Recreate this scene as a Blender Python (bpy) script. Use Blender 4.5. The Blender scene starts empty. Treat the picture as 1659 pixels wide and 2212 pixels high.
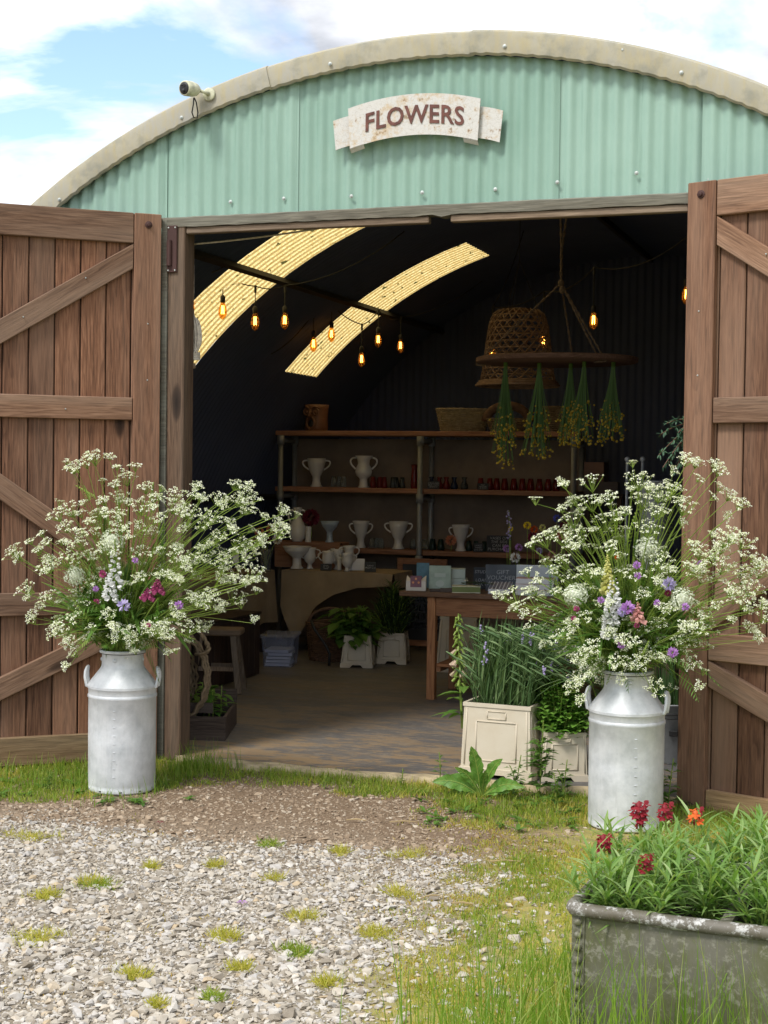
import bpy, math, random
import numpy as np
from mathutils import Vector, Matrix

# ------------------------------------------------------------------ scene, camera, sky, sun, exposure
S = bpy.context.scene
col = S.collection
rnd = random.Random(7)
rng = np.random.default_rng(7)
PI = math.pi

F, CX, CY = 3200.0, 829.5, 1106.0            # photo measured on a 1659 x 2212 grid
CAM = np.array([2.3153, -7.1944, 1.59])
YAW, PIT, ROL = math.radians(19.272), math.radians(1.647), math.radians(0.755)
_w = np.array([-math.sin(YAW) * math.cos(PIT), math.cos(YAW) * math.cos(PIT), -math.sin(PIT)])
_r = np.array([math.cos(YAW), math.sin(YAW), 0.0])
_u = np.cross(_r, _w)
RT = math.cos(ROL) * _r + math.sin(ROL) * _u
UP = -math.sin(ROL) * _r + math.cos(ROL) * _u
FW = _w
cam_d = bpy.data.cameras.new('camera')
cam_o = bpy.data.objects.new('camera', cam_d)
col.objects.link(cam_o)
cam_d.sensor_fit = 'VERTICAL'
cam_d.sensor_height = 36.0
cam_d.lens = 36.0 * F / 2212.0
cam_d.clip_start = 0.05
cam_d.clip_end = 2000.0
m = Matrix.Identity(4)
for i in range(3):
    m[i][0], m[i][1], m[i][2], m[i][3] = RT[i], UP[i], -FW[i], CAM[i]
cam_o.matrix_world = m
S.camera = cam_o
S.render.resolution_x, S.render.resolution_y = 768, 1024

SUN_EL, SUN_AZ = math.radians(52), math.radians(205)      # azimuth measured clockwise from +Y
W = bpy.data.worlds.new('World')
S.world = W
W.use_nodes = True
wt = W.node_tree
wt.nodes.clear()
def wn(t, **kw):
    n = wt.nodes.new(t)
    for k, v in kw.items():
        setattr(n, k, v)
    return n
out = wn('ShaderNodeOutputWorld')
bg = wn('ShaderNodeBackground')
bg.inputs['Strength'].default_value = 0.115
sky = wn('ShaderNodeTexSky', sky_type='NISHITA', sun_disc=False)
sky.sun_elevation, sky.sun_rotation = SUN_EL, SUN_AZ
sky.air_density, sky.dust_density, sky.ozone_density = 1.0, 0.6, 1.2
tc = wn('ShaderNodeTexCoord')
sep = wn('ShaderNodeSeparateXYZ')
wt.links.new(tc.outputs['Generated'], sep.inputs[0])
addz = wn('ShaderNodeMath', operation='ADD'); addz.inputs[1].default_value = 0.22
mx = wn('ShaderNodeMath', operation='MAXIMUM'); mx.inputs[1].default_value = 0.05
wt.links.new(sep.outputs['Z'], addz.inputs[0]); wt.links.new(addz.outputs[0], mx.inputs[0])
dx = wn('ShaderNodeMath', operation='DIVIDE'); dy = wn('ShaderNodeMath', operation='DIVIDE')
wt.links.new(sep.outputs['X'], dx.inputs[0]); wt.links.new(mx.outputs[0], dx.inputs[1])
wt.links.new(sep.outputs['Y'], dy.inputs[0]); wt.links.new(mx.outputs[0], dy.inputs[1])
cmb = wn('ShaderNodeCombineXYZ')
wt.links.new(dx.outputs[0], cmb.inputs[0]); wt.links.new(dy.outputs[0], cmb.inputs[1])
cmap = wn('ShaderNodeMapping')
cmap.inputs['Location'].default_value = (4.33, 5.60, 0.0)
wt.links.new(cmb.outputs[0], cmap.inputs[0])
no = wn('ShaderNodeTexNoise')
no.inputs['Scale'].default_value = 1.55
no.inputs['Detail'].default_value = 9.0
no.inputs['Roughness'].default_value = 0.55
no.inputs['Distortion'].default_value = 0.35
wt.links.new(cmap.outputs[0], no.inputs['Vector'])
cr = wn('ShaderNodeValToRGB')
cr.color_ramp.elements[0].position, cr.color_ramp.elements[1].position = 0.385, 0.475
wt.links.new(no.outputs['Fac'], cr.inputs[0])
no2 = wn('ShaderNodeTexNoise')
no2.inputs['Scale'].default_value = 2.6; no2.inputs['Detail'].default_value = 6.0
wt.links.new(cmap.outputs[0], no2.inputs['Vector'])
cc = wn('ShaderNodeValToRGB')
cc.color_ramp.elements[0].position, cc.color_ramp.elements[1].position = 0.37, 0.64
cc.color_ramp.elements[0].color = (2.3, 2.42, 2.7, 1)
cc.color_ramp.elements[1].color = (7.6, 7.6, 7.7, 1)
wt.links.new(no2.outputs['Fac'], cc.inputs[0])
mixc = wn('ShaderNodeMixRGB')
wt.links.new(cr.outputs['Color'], mixc.inputs['Fac'])
wt.links.new(sky.outputs['Color'], mixc.inputs['Color1'])
wt.links.new(cc.outputs['Color'], mixc.inputs['Color2'])
wt.links.new(mixc.outputs['Color'], bg.inputs['Color'])
wt.links.new(bg.outputs[0], out.inputs['Surface'])

sl = bpy.data.lights.new('sun', 'SUN')
sl.energy, sl.angle, sl.color = 1.5, math.radians(14), (1.0, 0.96, 0.9)
so = bpy.data.objects.new('sun', sl)
col.objects.link(so)
sd = Vector((math.sin(SUN_AZ) * math.cos(SUN_EL), math.cos(SUN_AZ) * math.cos(SUN_EL), math.sin(SUN_EL)))
so.rotation_euler = sd.to_track_quat('Z', 'Y').to_euler()
so.location = (0, -6, 12)
S.render.engine = 'CYCLES'
S.view_settings.view_transform = 'Standard'
S.view_settings.look = 'None'
S.view_settings.gamma = 1.0
S.view_settings.use_curve_mapping = False
S.view_settings.exposure = 1.24
S.cycles.max_bounces = 8
S.cycles.transparent_max_bounces = 12

# ------------------------------------------------------------------ photo grid -> place
def ray(u, v):
    return RT * (u - CX) / F + UP * (CY - v) / F + FW
def atz(u, v, z=0.0):
    d = ray(u, v); return CAM + d * (z - CAM[2]) / d[2]
def at(u, v, Y):
    d = ray(u, v); return CAM + d * (Y - CAM[1]) / d[1]
def mpp(p):
    return float((np.asarray(p) - CAM) @ FW) / F          # metres per grid unit at p

# ------------------------------------------------------------------ mesh helpers
def nrm(v):
    v = np.asarray(v, float); return v / (np.linalg.norm(v) + 1e-12)
class MB:
    """collects shapes; build() links them as ONE mesh object"""
    def __init__(s):
        s.v, s.f, s.m = [], [], []
    def add(s, vs, fs, mi=0):
        b = len(s.v)
        s.v.extend([tuple(map(float, p)) for p in vs])
        s.f.extend([tuple(b + i for i in f) for f in fs])
        s.m.extend([mi] * len(fs))
        return s
    def box(s, c, d, rot=None, ch=0.0, mi=0):
        """chamfered box; c centre, d full sizes, rot 3x3"""
        h = np.array(d, float) / 2
        if ch <= 0:
            vs = [(x, y, z) for x in (-1, 1) for y in (-1, 1) for z in (-1, 1)]
            vs = np.array(vs, float) * h
            fs = [(0, 1, 3, 2), (4, 6, 7, 5), (0, 4, 5, 1), (2, 3, 7, 6), (0, 2, 6, 4), (1, 5, 7, 3)]
        else:
            vs, idx = [], {}
            for x in (-1, 1):
                for y in (-1, 1):
                    for z in (-1, 1):
                        for a in range(3):
                            p = np.array([x, y, z], float) * (h - ch)
                            p[a] += ch * (x, y, z)[a]
                            idx[(x, y, z, a)] = len(vs); vs.append(p)
            fs = []
            for a in range(3):
                b_, c_ = (a + 1) % 3, (a + 2) % 3
                for sg in (-1, 1):
                    q = []
                    for (p1, p2) in ((-1, -1), (1, -1), (1, 1), (-1, 1)):
                        k = [0, 0, 0]; k[a] = sg; k[b_] = p1; k[c_] = p2
                        q.append(idx[(k[0], k[1], k[2], a)])
                    fs.append(q if sg > 0 else q[::-1])
            for a in range(3):
                b_, c_ = (a + 1) % 3, (a + 2) % 3
                for p1 in (-1, 1):
                    for p2 in (-1, 1):
                        q = []
                        for (t, w_) in ((-1, b_), (1, b_), (1, c_), (-1, c_)):
                            k = [0, 0, 0]; k[a] = t; k[b_] = p1; k[c_] = p2
                            q.append(idx[(k[0], k[1], k[2], w_)])
                        fs.append(q if p1 * p2 > 0 else q[::-1])
            for x in (-1, 1):
                for y in (-1, 1):
                    for z in (-1, 1):
                        q = [idx[(x, y, z, a)] for a in range(3)]
                        fs.append(q if x * y * z > 0 else q[::-1])
            vs = np.array(vs)
        if rot is not None:
            vs = vs @ np.asarray(rot).T
        return s.add(vs + np.array(c, float), fs, mi)
    def bar(s, a, b, w, t, n=(0, 1, 0), ch=0.0, mi=0):
        """box from a to b, width w, thickness t along n"""
        a, b = np.array(a, float), np.array(b, float)
        z = nrm(b - a); y = nrm(np.array(n, float) - z * np.dot(n, z)); x = np.cross(y, z)
        return s.box((a + b) / 2, (w, t, np.linalg.norm(b - a)), np.stack([x, y, z], 1), ch, mi)
    def tube(s, path, r, n=8, cap=True, closed=False, mi=0):
        P = np.array(path, float); k = len(P)
        R = np.full(k, r) if np.isscalar(r) else np.array(r, float)
        vs, fs = [], []
        up = None
        for i in range(k):
            if closed:
                t = nrm(P[(i + 1) % k] - P[i - 1])
            else:
                t = nrm(P[min(i + 1, k - 1)] - P[max(i - 1, 0)])
            if up is None:
                up = np.array([0, 0, 1.0]) if abs(t[2]) < 0.9 else np.array([1.0, 0, 0])
            x = nrm(np.cross(up, t)); y = np.cross(t, x); up = y
            for j in range(n):
                a = 2 * PI * j / n
                vs.append(P[i] + R[i] * (math.cos(a) * x + math.sin(a) * y))
        for i in range(k if closed else k - 1):
            i2 = (i + 1) % k
            for j in range(n):
                j2 = (j + 1) % n
                fs.append((i * n + j, i * n + j2, i2 * n + j2, i2 * n + j))
        if cap and not closed:
            fs.append(tuple(range(n))[::-1]); fs.append(tuple((k - 1) * n + j for j in range(n)))
        return s.add(vs, fs, mi)
    def lathe(s, prof, n=24, c=(0, 0, 0), mi=0, sx=1.0, sy=1.0, a0=0.0, wob=None):
        c = np.array(c, float); vs, fs = [], []
        for (r, z) in prof:
            for j in range(n):
                a = a0 + 2 * PI * j / n
                k = 1.0 if wob is None else wob(a, z)
                vs.append(c + (r * k * math.cos(a) * sx, r * k * math.sin(a) * sy, z))
        k = len(prof)
        for i in range(k - 1):
            for j in range(n):
                j2 = (j + 1) % n
                fs.append((i * n + j, i * n + j2, (i + 1) * n + j2, (i + 1) * n + j))
        if prof[0][0] > 1e-6: fs.append(tuple(range(n))[::-1])
        if prof[-1][0] > 1e-6: fs.append(tuple((k - 1) * n + j for j in range(n)))
        return s.add(vs, fs, mi)
    def ball(s, c, r, n=8, k=5, mi=0, sc=(1, 1, 1)):
        pr = [(max(1e-7, math.sin(PI * i / k)) * r, -math.cos(PI * i / k) * r) for i in range(k + 1)]
        vs, fs = [], []
        for (rr, z) in pr:
            for j in range(n):
                a = 2 * PI * j / n
                vs.append((c[0] + rr * math.cos(a) * sc[0], c[1] + rr * math.sin(a) * sc[1], c[2] + z * sc[2]))
        for i in range(k):
            for j in range(n):
                j2 = (j + 1) % n
                fs.append((i * n + j, i * n + j2, (i + 1) * n + j2, (i + 1) * n + j))
        return s.add(vs, fs, mi)
    def leaf(s, base, d, nrml, L, w, curl=0.3, fold=0.25, mi=0, rows=4):
        """pointed leaf with a folded midrib that curls away from its normal"""
        d = nrm(d); nn = nrm(np.array(nrml, float) - d * np.dot(nrml, d)); x = np.cross(d, nn)
        prof = {3: (0.25, 1.0, 0.0), 4: (0.18, 0.85, 0.8, 0.0), 5: (0.12, 0.75, 1.0, 0.65, 0.0)}[rows]
        vs, fs = [], []
        for i in range(rows):
            t = i / (rows - 1)
            p = np.array(base, float) + d * L * t - nn * curl * L * t * t
            hw = w / 2 * prof[i]
            vs += [p - x * hw + nn * hw * fold, p, p + x * hw + nn * hw * fold]
        for i in range(rows - 1):
            a = i * 3
            if i == rows - 2:
                fs += [(a, a + 1, a + 4), (a + 1, a + 2, a + 4)]
            else:
                fs += [(a, a + 1, a + 4, a + 3), (a + 1, a + 2, a + 5, a + 4)]
        return s.add(vs, fs, mi)
    def build(s, name, mats, parent=None, smooth=False, loc=None, rotz=None):
        me = bpy.data.meshes.new(name)
        me.from_pydata(s.v, [], s.f)
        if not isinstance(mats, (list, tuple)): mats = [mats]
        for mm in mats: me.materials.append(mm)
        if len(mats) > 1: me.polygons.foreach_set('material_index', s.m)
        if smooth is True:
            me.polygons.foreach_set('use_smooth', [True] * len(s.f))
        elif smooth:
            me.polygons.foreach_set('use_smooth', [True] * len(s.f))
            try: me.set_sharp_from_angle(angle=math.radians(smooth))
            except Exception: pass
        me.update()
        o = bpy.data.objects.new(name, me)
        col.objects.link(o)
        if parent is not None: o.parent = parent
        if loc is not None: o.location = loc
        if rotz is not None: o.rotation_euler = (0, 0, rotz)
        return o
def inst(src, name=None, parent=None, loc=None, rot=None, scale=None):
    o = src.copy(); col.objects.link(o)
    if name: o.name = name
    if parent is not None: o.parent = parent
    if loc is not None: o.location = loc
    if rot is not None: o.rotation_euler = rot
    if scale is not None: o.scale = scale
    return o
def tag(o, label, cat, group=None, kind=None):
    if label: o['label'] = label
    if cat: o['category'] = cat
    if group: o['group'] = group
    if kind: o['kind'] = kind
    return o
def thing(name, label, cat, loc=(0, 0, 0), rotz=0.0, group=None):
    o = bpy.data.objects.new(name, None)
    col.objects.link(o)
    o.empty_display_size = 0.1
    o.location = tuple(map(float, loc)); o.rotation_euler = (0, 0, rotz)
    return tag(o, label, cat, group)
def copy_tree(o, parent=None, loc=None, rotz=None, label=None):
    c = o.copy(); col.objects.link(c)
    c.parent = parent
    if loc is not None: c.location = tuple(map(float, loc))
    if rotz is not None: c.rotation_euler = (0, 0, rotz)
    if label: c['label'] = label
    for ch in list(o.children): copy_tree(ch, c)
    return c
def tri_mesh(name, V, T, mats, mi=None, smooth=False):
    me = bpy.data.meshes.new(name)
    V = np.ascontiguousarray(V, np.float32); T = np.ascontiguousarray(T, np.int32)
    me.vertices.add(len(V)); me.vertices.foreach_set('co', V.ravel())
    me.loops.add(T.size); me.loops.foreach_set('vertex_index', T.ravel())
    me.polygons.add(len(T)); me.polygons.foreach_set('loop_start', np.arange(0, T.size, 3, dtype=np.int32))
    for mm in (mats if isinstance(mats, (list, tuple)) else [mats]): me.materials.append(mm)
    if mi is not None: me.polygons.foreach_set('material_index', np.ascontiguousarray(mi, np.int32))
    me.polygons.foreach_set('use_smooth', np.full(len(T), smooth))
    me.update(calc_edges=True); me.validate()
    o = bpy.data.objects.new(name, me); col.objects.link(o)
    return o
def text_geo(body, size=0.1, extrude=0.002, shear=0.0, bold=0.0, spacing=1.0, line=1.0):
    """letters as verts/faces: x right, y up, centred"""
    c = bpy.data.curves.new('text', 'FONT')
    c.body = body; c.size = size; c.extrude = extrude; c.shear = shear; c.offset = bold
    c.align_x, c.align_y = 'CENTER', 'CENTER'; c.space_character = spacing; c.space_line = line
    c.resolution_u = 3
    o = bpy.data.objects.new('text', c); col.objects.link(o)
    me = bpy.data.meshes.new_from_object(o.evaluated_get(bpy.context.evaluated_depsgraph_get()))
    vs = np.array([v.co[:] for v in me.vertices]); fs = [tuple(p.vertices) for p in me.polygons]
    bpy.data.objects.remove(o); bpy.data.meshes.remove(me); bpy.data.curves.remove(c)
    return vs, fs
def frame3(x, y, z):
    return np.stack([np.array(x, float), np.array(y, float), np.array(z, float)], 1)
def rz(a):
    c, s_ = math.cos(a), math.sin(a); return np.array([[c, -s_, 0], [s_, c, 0], [0, 0, 1.0]])
def bez(a, b, c, n=8):
    a, b, c = np.array(a, float), np.array(b, float), np.array(c, float)
    return [a * (1 - t) ** 2 + 2 * b * t * (1 - t) + c * t * t for t in np.linspace(0, 1, n)]
# ------------------------------------------------------------------ materials (procedural)
class NT:
    def __init__(s, name):
        s.mat = bpy.data.materials.new(name); s.mat.use_nodes = True
        s.t = s.mat.node_tree; s.t.nodes.clear()
        s.o = s.t.nodes.new('ShaderNodeOutputMaterial')
    def n(s, t, ins=None, **kw):
        nd = s.t.nodes.new('ShaderNode' + t)
        for k, v in kw.items(): setattr(nd, k, v)
        for k, v in (ins or {}).items():
            if isinstance(v, tuple) and len(v) == 2 and hasattr(v[0], 'outputs'):
                s.t.links.new(v[0].outputs[v[1]], nd.inputs[k])
            elif hasattr(v, 'outputs'):
                s.t.links.new(v.outputs[0], nd.inputs[k])
            else:
                nd.inputs[k].default_value = v
        return nd
    def coord(s, scale=(1, 1, 1), which='Object', rand=0.0):
        c = s.n('TexCoord')
        src = (c, which)
        if rand:
            oi = s.n('ObjectInfo')
            mu = s.n('Math', {0: (oi, 'Random'), 1: rand}, operation='MULTIPLY')
            cb = s.n('CombineXYZ', {0: mu, 1: mu, 2: mu})
            src = s.n('VectorMath', {0: (c, which), 1: cb}, operation='ADD')
        return s.n('Mapping', {'Vector': src, 'Scale': scale})
    def noise(s, vec, scale, detail=4, rough=0.55, dist=0.0):
        return s.n('TexNoise', {'Vector': vec, 'Scale': scale, 'Detail': detail, 'Roughness': rough, 'Distortion': dist})
    def ramp(s, fac, stops, interp='LINEAR'):
        nd = s.n('ValToRGB', {'Fac': fac}); r = nd.color_ramp; r.interpolation = interp
        while len(r.elements) < len(stops): r.elements.new(0.5)
        for e, (p, c) in zip(r.elements, stops):
            e.position = p
            e.color = (c, c, c, 1) if isinstance(c, (int, float)) else (*c, 1)
        return nd
    def mix(s, fac, a, b, blend='MIX'):
        def cv(x): return (*x, 1) if isinstance(x, tuple) and len(x) == 3 and isinstance(x[0], (int, float)) else x
        return s.n('MixRGB', {'Fac': fac, 'Color1': cv(a), 'Color2': cv(b)}, blend_type=blend)
    def math(s, op, a, b=0.0): return s.n('Math', {0: a, 1: b}, operation=op)
    def bump(s, h, strength=0.3, dist=0.01):
        return s.n('Bump', {'Height': h, 'Strength': strength, 'Distance': dist})
    def pbsdf(s, **ins):
        return s.n('BsdfPrincipled', {k.replace('_', ' '): v for k, v in ins.items()})
    def done(s, sh):
        s.t.links.new(sh.outputs[0], s.o.inputs['Surface']); return s.mat
def c4(c): return (*c, 1)

def plain(name, c, rough=0.6, metal=0.0, var=0.12, scale=6.0, bump=0.0, rand=9.0, spec=0.5):
    t = NT(name); v = t.coord(rand=rand)
    n1 = t.noise(v, scale, 5)
    cl = t.mix(t.ramp(n1, [(0.3, 0.0), (0.7, 1.0)]), tuple(x * (1 - var) for x in c), tuple(min(1, x * (1 + var)) for x in c))
    kw = dict(Base_Color=cl, Roughness=rough, Metallic=metal)
    if bump:
        kw['Normal'] = t.bump(t.noise(v, scale * 8, 4), bump, 0.004)
    p = t.pbsdf(**kw); p.inputs['Specular IOR Level'].default_value = spec
    return t.done(p)
def wood(name, dark, mid, light, axis='Z', grey=(0.3, 0.26, 0.22), greyamt=0.4, scale=1.0, rough=0.75, knots=True, rings=1.0):
    t = NT(name)
    k = {'X': (0.06, 1, 1), 'Y': (1, 0.06, 1), 'Z': (1, 1, 0.06)}[axis]
    v = t.coord(tuple(x * scale for x in k), rand=31.0)
    v2 = t.coord(tuple((0.28 if x < 1 else 1) * scale for x in k), rand=31.0)
    n0 = t.noise(v, 9, 3, 0.5, 0.6)
    ring = t.n('Math', {0: t.math('MULTIPLY', (n0, 'Fac'), 14.0)}, operation='FRACT')
    ringc = t.ramp(ring, [(0.0, 0.15), (0.55, 0.75), (0.9, 0.9), (1.0, 0.1)])
    fine = t.noise(v, 110, 4, 0.6)
    broad = t.noise(v, 3.5, 4, 0.6)
    f1 = t.mix(0.45, ringc, t.ramp(fine, [(0.3, 0), (0.7, 1)]))
    f1 = t.mix(1.0 - rings * 0.6, f1, t.ramp(fine, [(0.3, 0), (0.7, 1)]))
    base = t.ramp(f1, [(0.05, dark), (0.5, mid), (1.0, light)])
    oi = t.n('ObjectInfo')
    tone = t.ramp((oi, 'Random'), [(0, (0.66, 0.64, 0.62)), (0.5, (0.95, 0.93, 0.9)), (1, (1.28, 1.22, 1.15))])
    base = t.mix(1.0, base, tone, 'MULTIPLY')
    gm = t.ramp(broad, [(0.42, 0.0), (0.7, greyamt)])
    base = t.mix(gm, base, grey)
    hgt = f1
    if knots:
        vo = t.n('TexVoronoi', {'Vector': v2, 'Scale': 4.2})
        kn = t.ramp((vo, 'Distance'), [(0.04, 1.0), (0.10, 0.75), (0.14, 0.0)])
        base = t.mix(kn, base, tuple(x * 0.45 for x in dark))
    p = t.pbsdf(Base_Color=base, Roughness=rough, Normal=t.bump(hgt, 0.35, 0.003))
    p.inputs['Specular IOR Level'].default_value = 0.3
    return t.done(p)
def leafm(name, c1, c2, c3=None, trans=0.35, rough=0.5, tc=None):
    t = NT(name)
    g = t.n('NewGeometry')
    st = [(0.0, c1), (0.7, c2)] + ([(1.0, c3)] if c3 else [])
    cl = t.ramp((g, 'Random Per Island'), st)
    p = t.pbsdf(Base_Color=cl, Roughness=rough); p.inputs['Specular IOR Level'].default_value = 0.35
    tl = t.mix(1.0, cl, tc or (1.25, 1.35, 0.55), 'MULTIPLY')
    tr = t.n('BsdfTranslucent', {'Color': tl})
    return t.done(t.n('MixShader', {0: trans, 1: p, 2: tr}))

M = {}
M['door'] = wood('door_wood', (0.052, 0.024, 0.013), (0.156, 0.075, 0.042), (0.265, 0.140, 0.083), 'Z', (0.295, 0.190, 0.130), 0.65)
M['door_x'] = wood('door_rail_wood', (0.066, 0.034, 0.020), (0.160, 0.090, 0.055), (0.262, 0.162, 0.106), 'X', (0.30, 0.215, 0.155), 0.75)
M['post'] = wood('post_wood', (0.036, 0.020, 0.012), (0.098, 0.058, 0.036), (0.165, 0.105, 0.068), 'Z', (0.185, 0.150, 0.112), 0.6)
M['lintel'] = wood('lintel_wood', (0.07, 0.065, 0.05), (0.155, 0.145, 0.115), (0.27, 0.255, 0.205), 'X', (0.235, 0.24, 0.20), 0.7, knots=False)
M['strip'] = wood('strip_wood', (0.10, 0.07, 0.05), (0.22, 0.16, 0.11), (0.33, 0.25, 0.18), 'X', (0.3, 0.25, 0.2), 0.5, knots=False)
M['bottom_rail'] = wood('bottom_rail_wood', (0.13, 0.08, 0.04), (0.26, 0.17, 0.09), (0.36, 0.25, 0.14), 'X', (0.3, 0.26, 0.17), 0.5)
M['table'] = wood('table_wood', (0.13, 0.052, 0.021), (0.28, 0.122, 0.052), (0.40, 0.20, 0.092), 'X', (0.25, 0.14, 0.08), 0.3, rough=0.5)
M['table_z'] = wood('table_leg_wood', (0.15, 0.063, 0.026), (0.30, 0.135, 0.058), (0.42, 0.215, 0.10), 'Z', (0.25, 0.14, 0.08), 0.3, rough=0.5)
M['tabletop'] = wood('table_top_wood', (0.05, 0.025, 0.013), (0.12, 0.062, 0.034), (0.22, 0.12, 0.066), 'X', (0.2, 0.13, 0.085), 0.35, rough=0.42)
M['shelf'] = wood('shelf_wood', (0.16, 0.075, 0.045), (0.29, 0.145, 0.088), (0.38, 0.21, 0.13), 'X', (0.32, 0.19, 0.13), 0.3)
M['stool'] = wood('stool_wood', (0.08, 0.055, 0.035), (0.19, 0.135, 0.09), (0.30, 0.23, 0.16), 'Z', (0.28, 0.24, 0.19), 0.5)
M['stool_x'] = wood('stool_seat_wood', (0.07, 0.045, 0.028), (0.18, 0.12, 0.075), (0.28, 0.20, 0.13), 'X', (0.25, 0.2, 0.15), 0.4)
M['dark_wood'] = wood('dark_wood', (0.018, 0.010, 0.007), (0.045, 0.026, 0.018), (0.085, 0.052, 0.038), 'Z', (0.08, 0.06, 0.05), 0.3)
M['crate'] = wood('crate_wood', (0.022, 0.015, 0.012), (0.06, 0.043, 0.034), (0.11, 0.082, 0.066), 'X', (0.12, 0.1, 0.085), 0.5)
M['ringwood'] = wood('ring_wood', (0.07, 0.035, 0.022), (0.14, 0.075, 0.05), (0.22, 0.13, 0.09), 'X', (0.2, 0.13, 0.1), 0.3, knots=False)
M['beam'] = plain('dark_beam', (0.022, 0.020, 0.019), 0.8)

def painted_green():
    t = NT('green_corrugated_paint'); v = t.coord(which='Object', rand=3.0)
    vs = t.coord((1, 1, 0.05), rand=3.0)
    streak = t.noise(vs, 26, 4, 0.6)
    blot = t.noise(v, 1.3, 6, 0.65)
    speck = t.noise(v, 45, 3, 0.7)
    cl = t.mix(t.ramp(blot, [(0.3, 0), (0.7, 1)]), (0.205, 0.335, 0.262), (0.262, 0.400, 0.320))
    cl = t.mix(t.ramp(streak, [(0.52, 0.0), (0.8, 0.35)]), cl, (0.29, 0.42, 0.345))
    cl = t.mix(t.ramp(streak, [(0.24, 0.6), (0.42, 0.0)]), cl, (0.125, 0.225, 0.165))
    cl = t.mix(t.ramp(speck, [(0.70, 0.0), (0.80, 0.45)]), cl, (0.10, 0.15, 0.11))
    oi = t.n('ObjectInfo')
    cl = t.mix(1.0, cl, t.ramp((oi, 'Random'), [(0, (0.93, 0.95, 0.97)), (1, (1.1, 1.07, 1.12))]), 'MULTIPLY')
    p = t.pbsdf(Base_Color=cl, Roughness=0.48)
    return t.done(p)
M['green'] = painted_green()
def verge():
    t = NT('lichened_verge_fibre'); v = t.coord()
    n1, n2, n3 = t.noise(v, 3.0, 5, 0.6), t.noise(t.coord((1, 1, 0.25)), 30, 4, 0.6), t.noise(v, 9, 4, 0.6)
    cl = t.ramp(n1, [(0.3, (0.27, 0.255, 0.20)), (0.5, (0.36, 0.335, 0.255)), (0.7, (0.33, 0.325, 0.295))])
    cl = t.mix(t.ramp(n2, [(0.45, 0), (0.72, 0.55)]), cl, (0.40, 0.33, 0.16))
    cl = t.mix(t.ramp(n3, [(0.5, 0), (0.68, 0.7)]), cl, (0.22, 0.22, 0.18))
    return t.done(t.pbsdf(Base_Color=cl, Roughness=0.85, Normal=t.bump(n2, 0.4, 0.006)))
M['verge'] = verge()
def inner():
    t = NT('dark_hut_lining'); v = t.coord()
    cl = t.mix(t.ramp(t.noise(v, 1.5, 4), [(0.3, 0), (0.7, 1)]), (0.078, 0.095, 0.165), (0.092, 0.112, 0.190))  # veiling glare put into the lining colour as a navy lift
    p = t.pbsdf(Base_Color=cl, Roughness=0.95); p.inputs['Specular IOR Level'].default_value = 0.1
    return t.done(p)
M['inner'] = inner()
def skylight():
    t = NT('yellowed_translucent_sheet'); v = t.coord()
    n1, n2, n3 = t.noise(v, 70, 4, 0.65), t.noise(v, 5, 6, 0.65), t.noise(v, 16, 3, 0.5)
    cl = t.mix(t.ramp(n1, [(0.35, 0), (0.62, 1)]), (0.66, 0.44, 0.13), (1.0, 0.82, 0.40))
    cl = t.mix(t.ramp(n2, [(0.62, 0.0), (0.80, 0.65)]), cl, (0.34, 0.24, 0.09))
    sp = t.n('SeparateXYZ', {0: v})
    grv = t.n('Math', {0: t.math('MULTIPLY', (sp, 'Y'), 2 * PI / 0.0762)}, operation='COSINE')
    cl = t.mix(t.ramp(t.math('ADD', grv, t.math('MULTIPLY', (n1, 'Fac'), 0.5)), [(0.0, 0.72), (0.35, 0.0)]), cl, (0.24, 0.15, 0.035))  # corrugation shading painted into the colour as dark groove lines
    cl = t.mix(t.ramp(n3, [(0.645, 0.0), (0.675, 0.95)]), cl, (0.06, 0.06, 0.015))
    tr = t.n('BsdfTranslucent', {'Color': cl})
    df = t.pbsdf(Base_Color=cl, Roughness=0.5)
    return t.done(t.n('MixShader', {0: 0.94, 1: df, 2: tr}))
M['skylight'] = skylight()
def churn():
    t = NT('weathered_aluminium'); v = t.coord(rand=5.0); vz = t.coord((1, 1, 0.12), rand=5.0)
    a, b, c = t.noise(v, 9, 7, 0.72), t.noise(vz, 22, 5, 0.6), t.noise(v, 60, 3, 0.6)
    cl = t.mix(t.ramp(a, [(0.32, 0), (0.68, 1)]), (0.46, 0.49, 0.51), (0.68, 0.70, 0.72))
    cl = t.mix(t.ramp(b, [(0.5, 0), (0.8, 0.55)]), cl, (0.74, 0.75, 0.765))
    cl = t.mix(t.ramp(b, [(0.2, 0.5), (0.36, 0)]), cl, (0.33, 0.34, 0.35))
    cl = t.mix(t.ramp(c, [(0.66, 0), (0.78, 0.5)]), cl, (0.35, 0.35, 0.34))
    ro = t.ramp(a, [(0.3, 0.42), (0.7, 0.62)])
    h = t.noise(v, 11, 2, 0.4)
    return t.done(t.pbsdf(Base_Color=cl, Roughness=ro, Metallic=0.22, Normal=t.bump(h, 0.22, 0.02)))
M['churn'] = churn()
def galv(name, c1, c2, lich=None, metal=0.4):
    t = NT(name); v = t.coord(rand=4.0)
    a, b, c = t.noise(v, 5, 6, 0.65), t.noise(t.coord((1, 1, 0.45)), 7, 7, 0.72), t.noise(v, 26, 6, 0.75)
    cl = t.mix(t.ramp(a, [(0.3, 0), (0.7, 1)]), c1, c2)
    if lich:
        cl = t.mix(t.ramp(b, [(0.44, 0), (0.58, 0.8)]), cl, lich[0])
        cl = t.mix(t.ramp(t.mix(0.4, c, t.noise(v, 70, 5, .75)), [(0.51, 0), (0.58, 0.75)]), cl, lich[1])
    return t.done(t.pbsdf(Base_Color=cl, Roughness=0.62, Metallic=metal, Normal=t.bump(c, 0.25, 0.004)))
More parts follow.
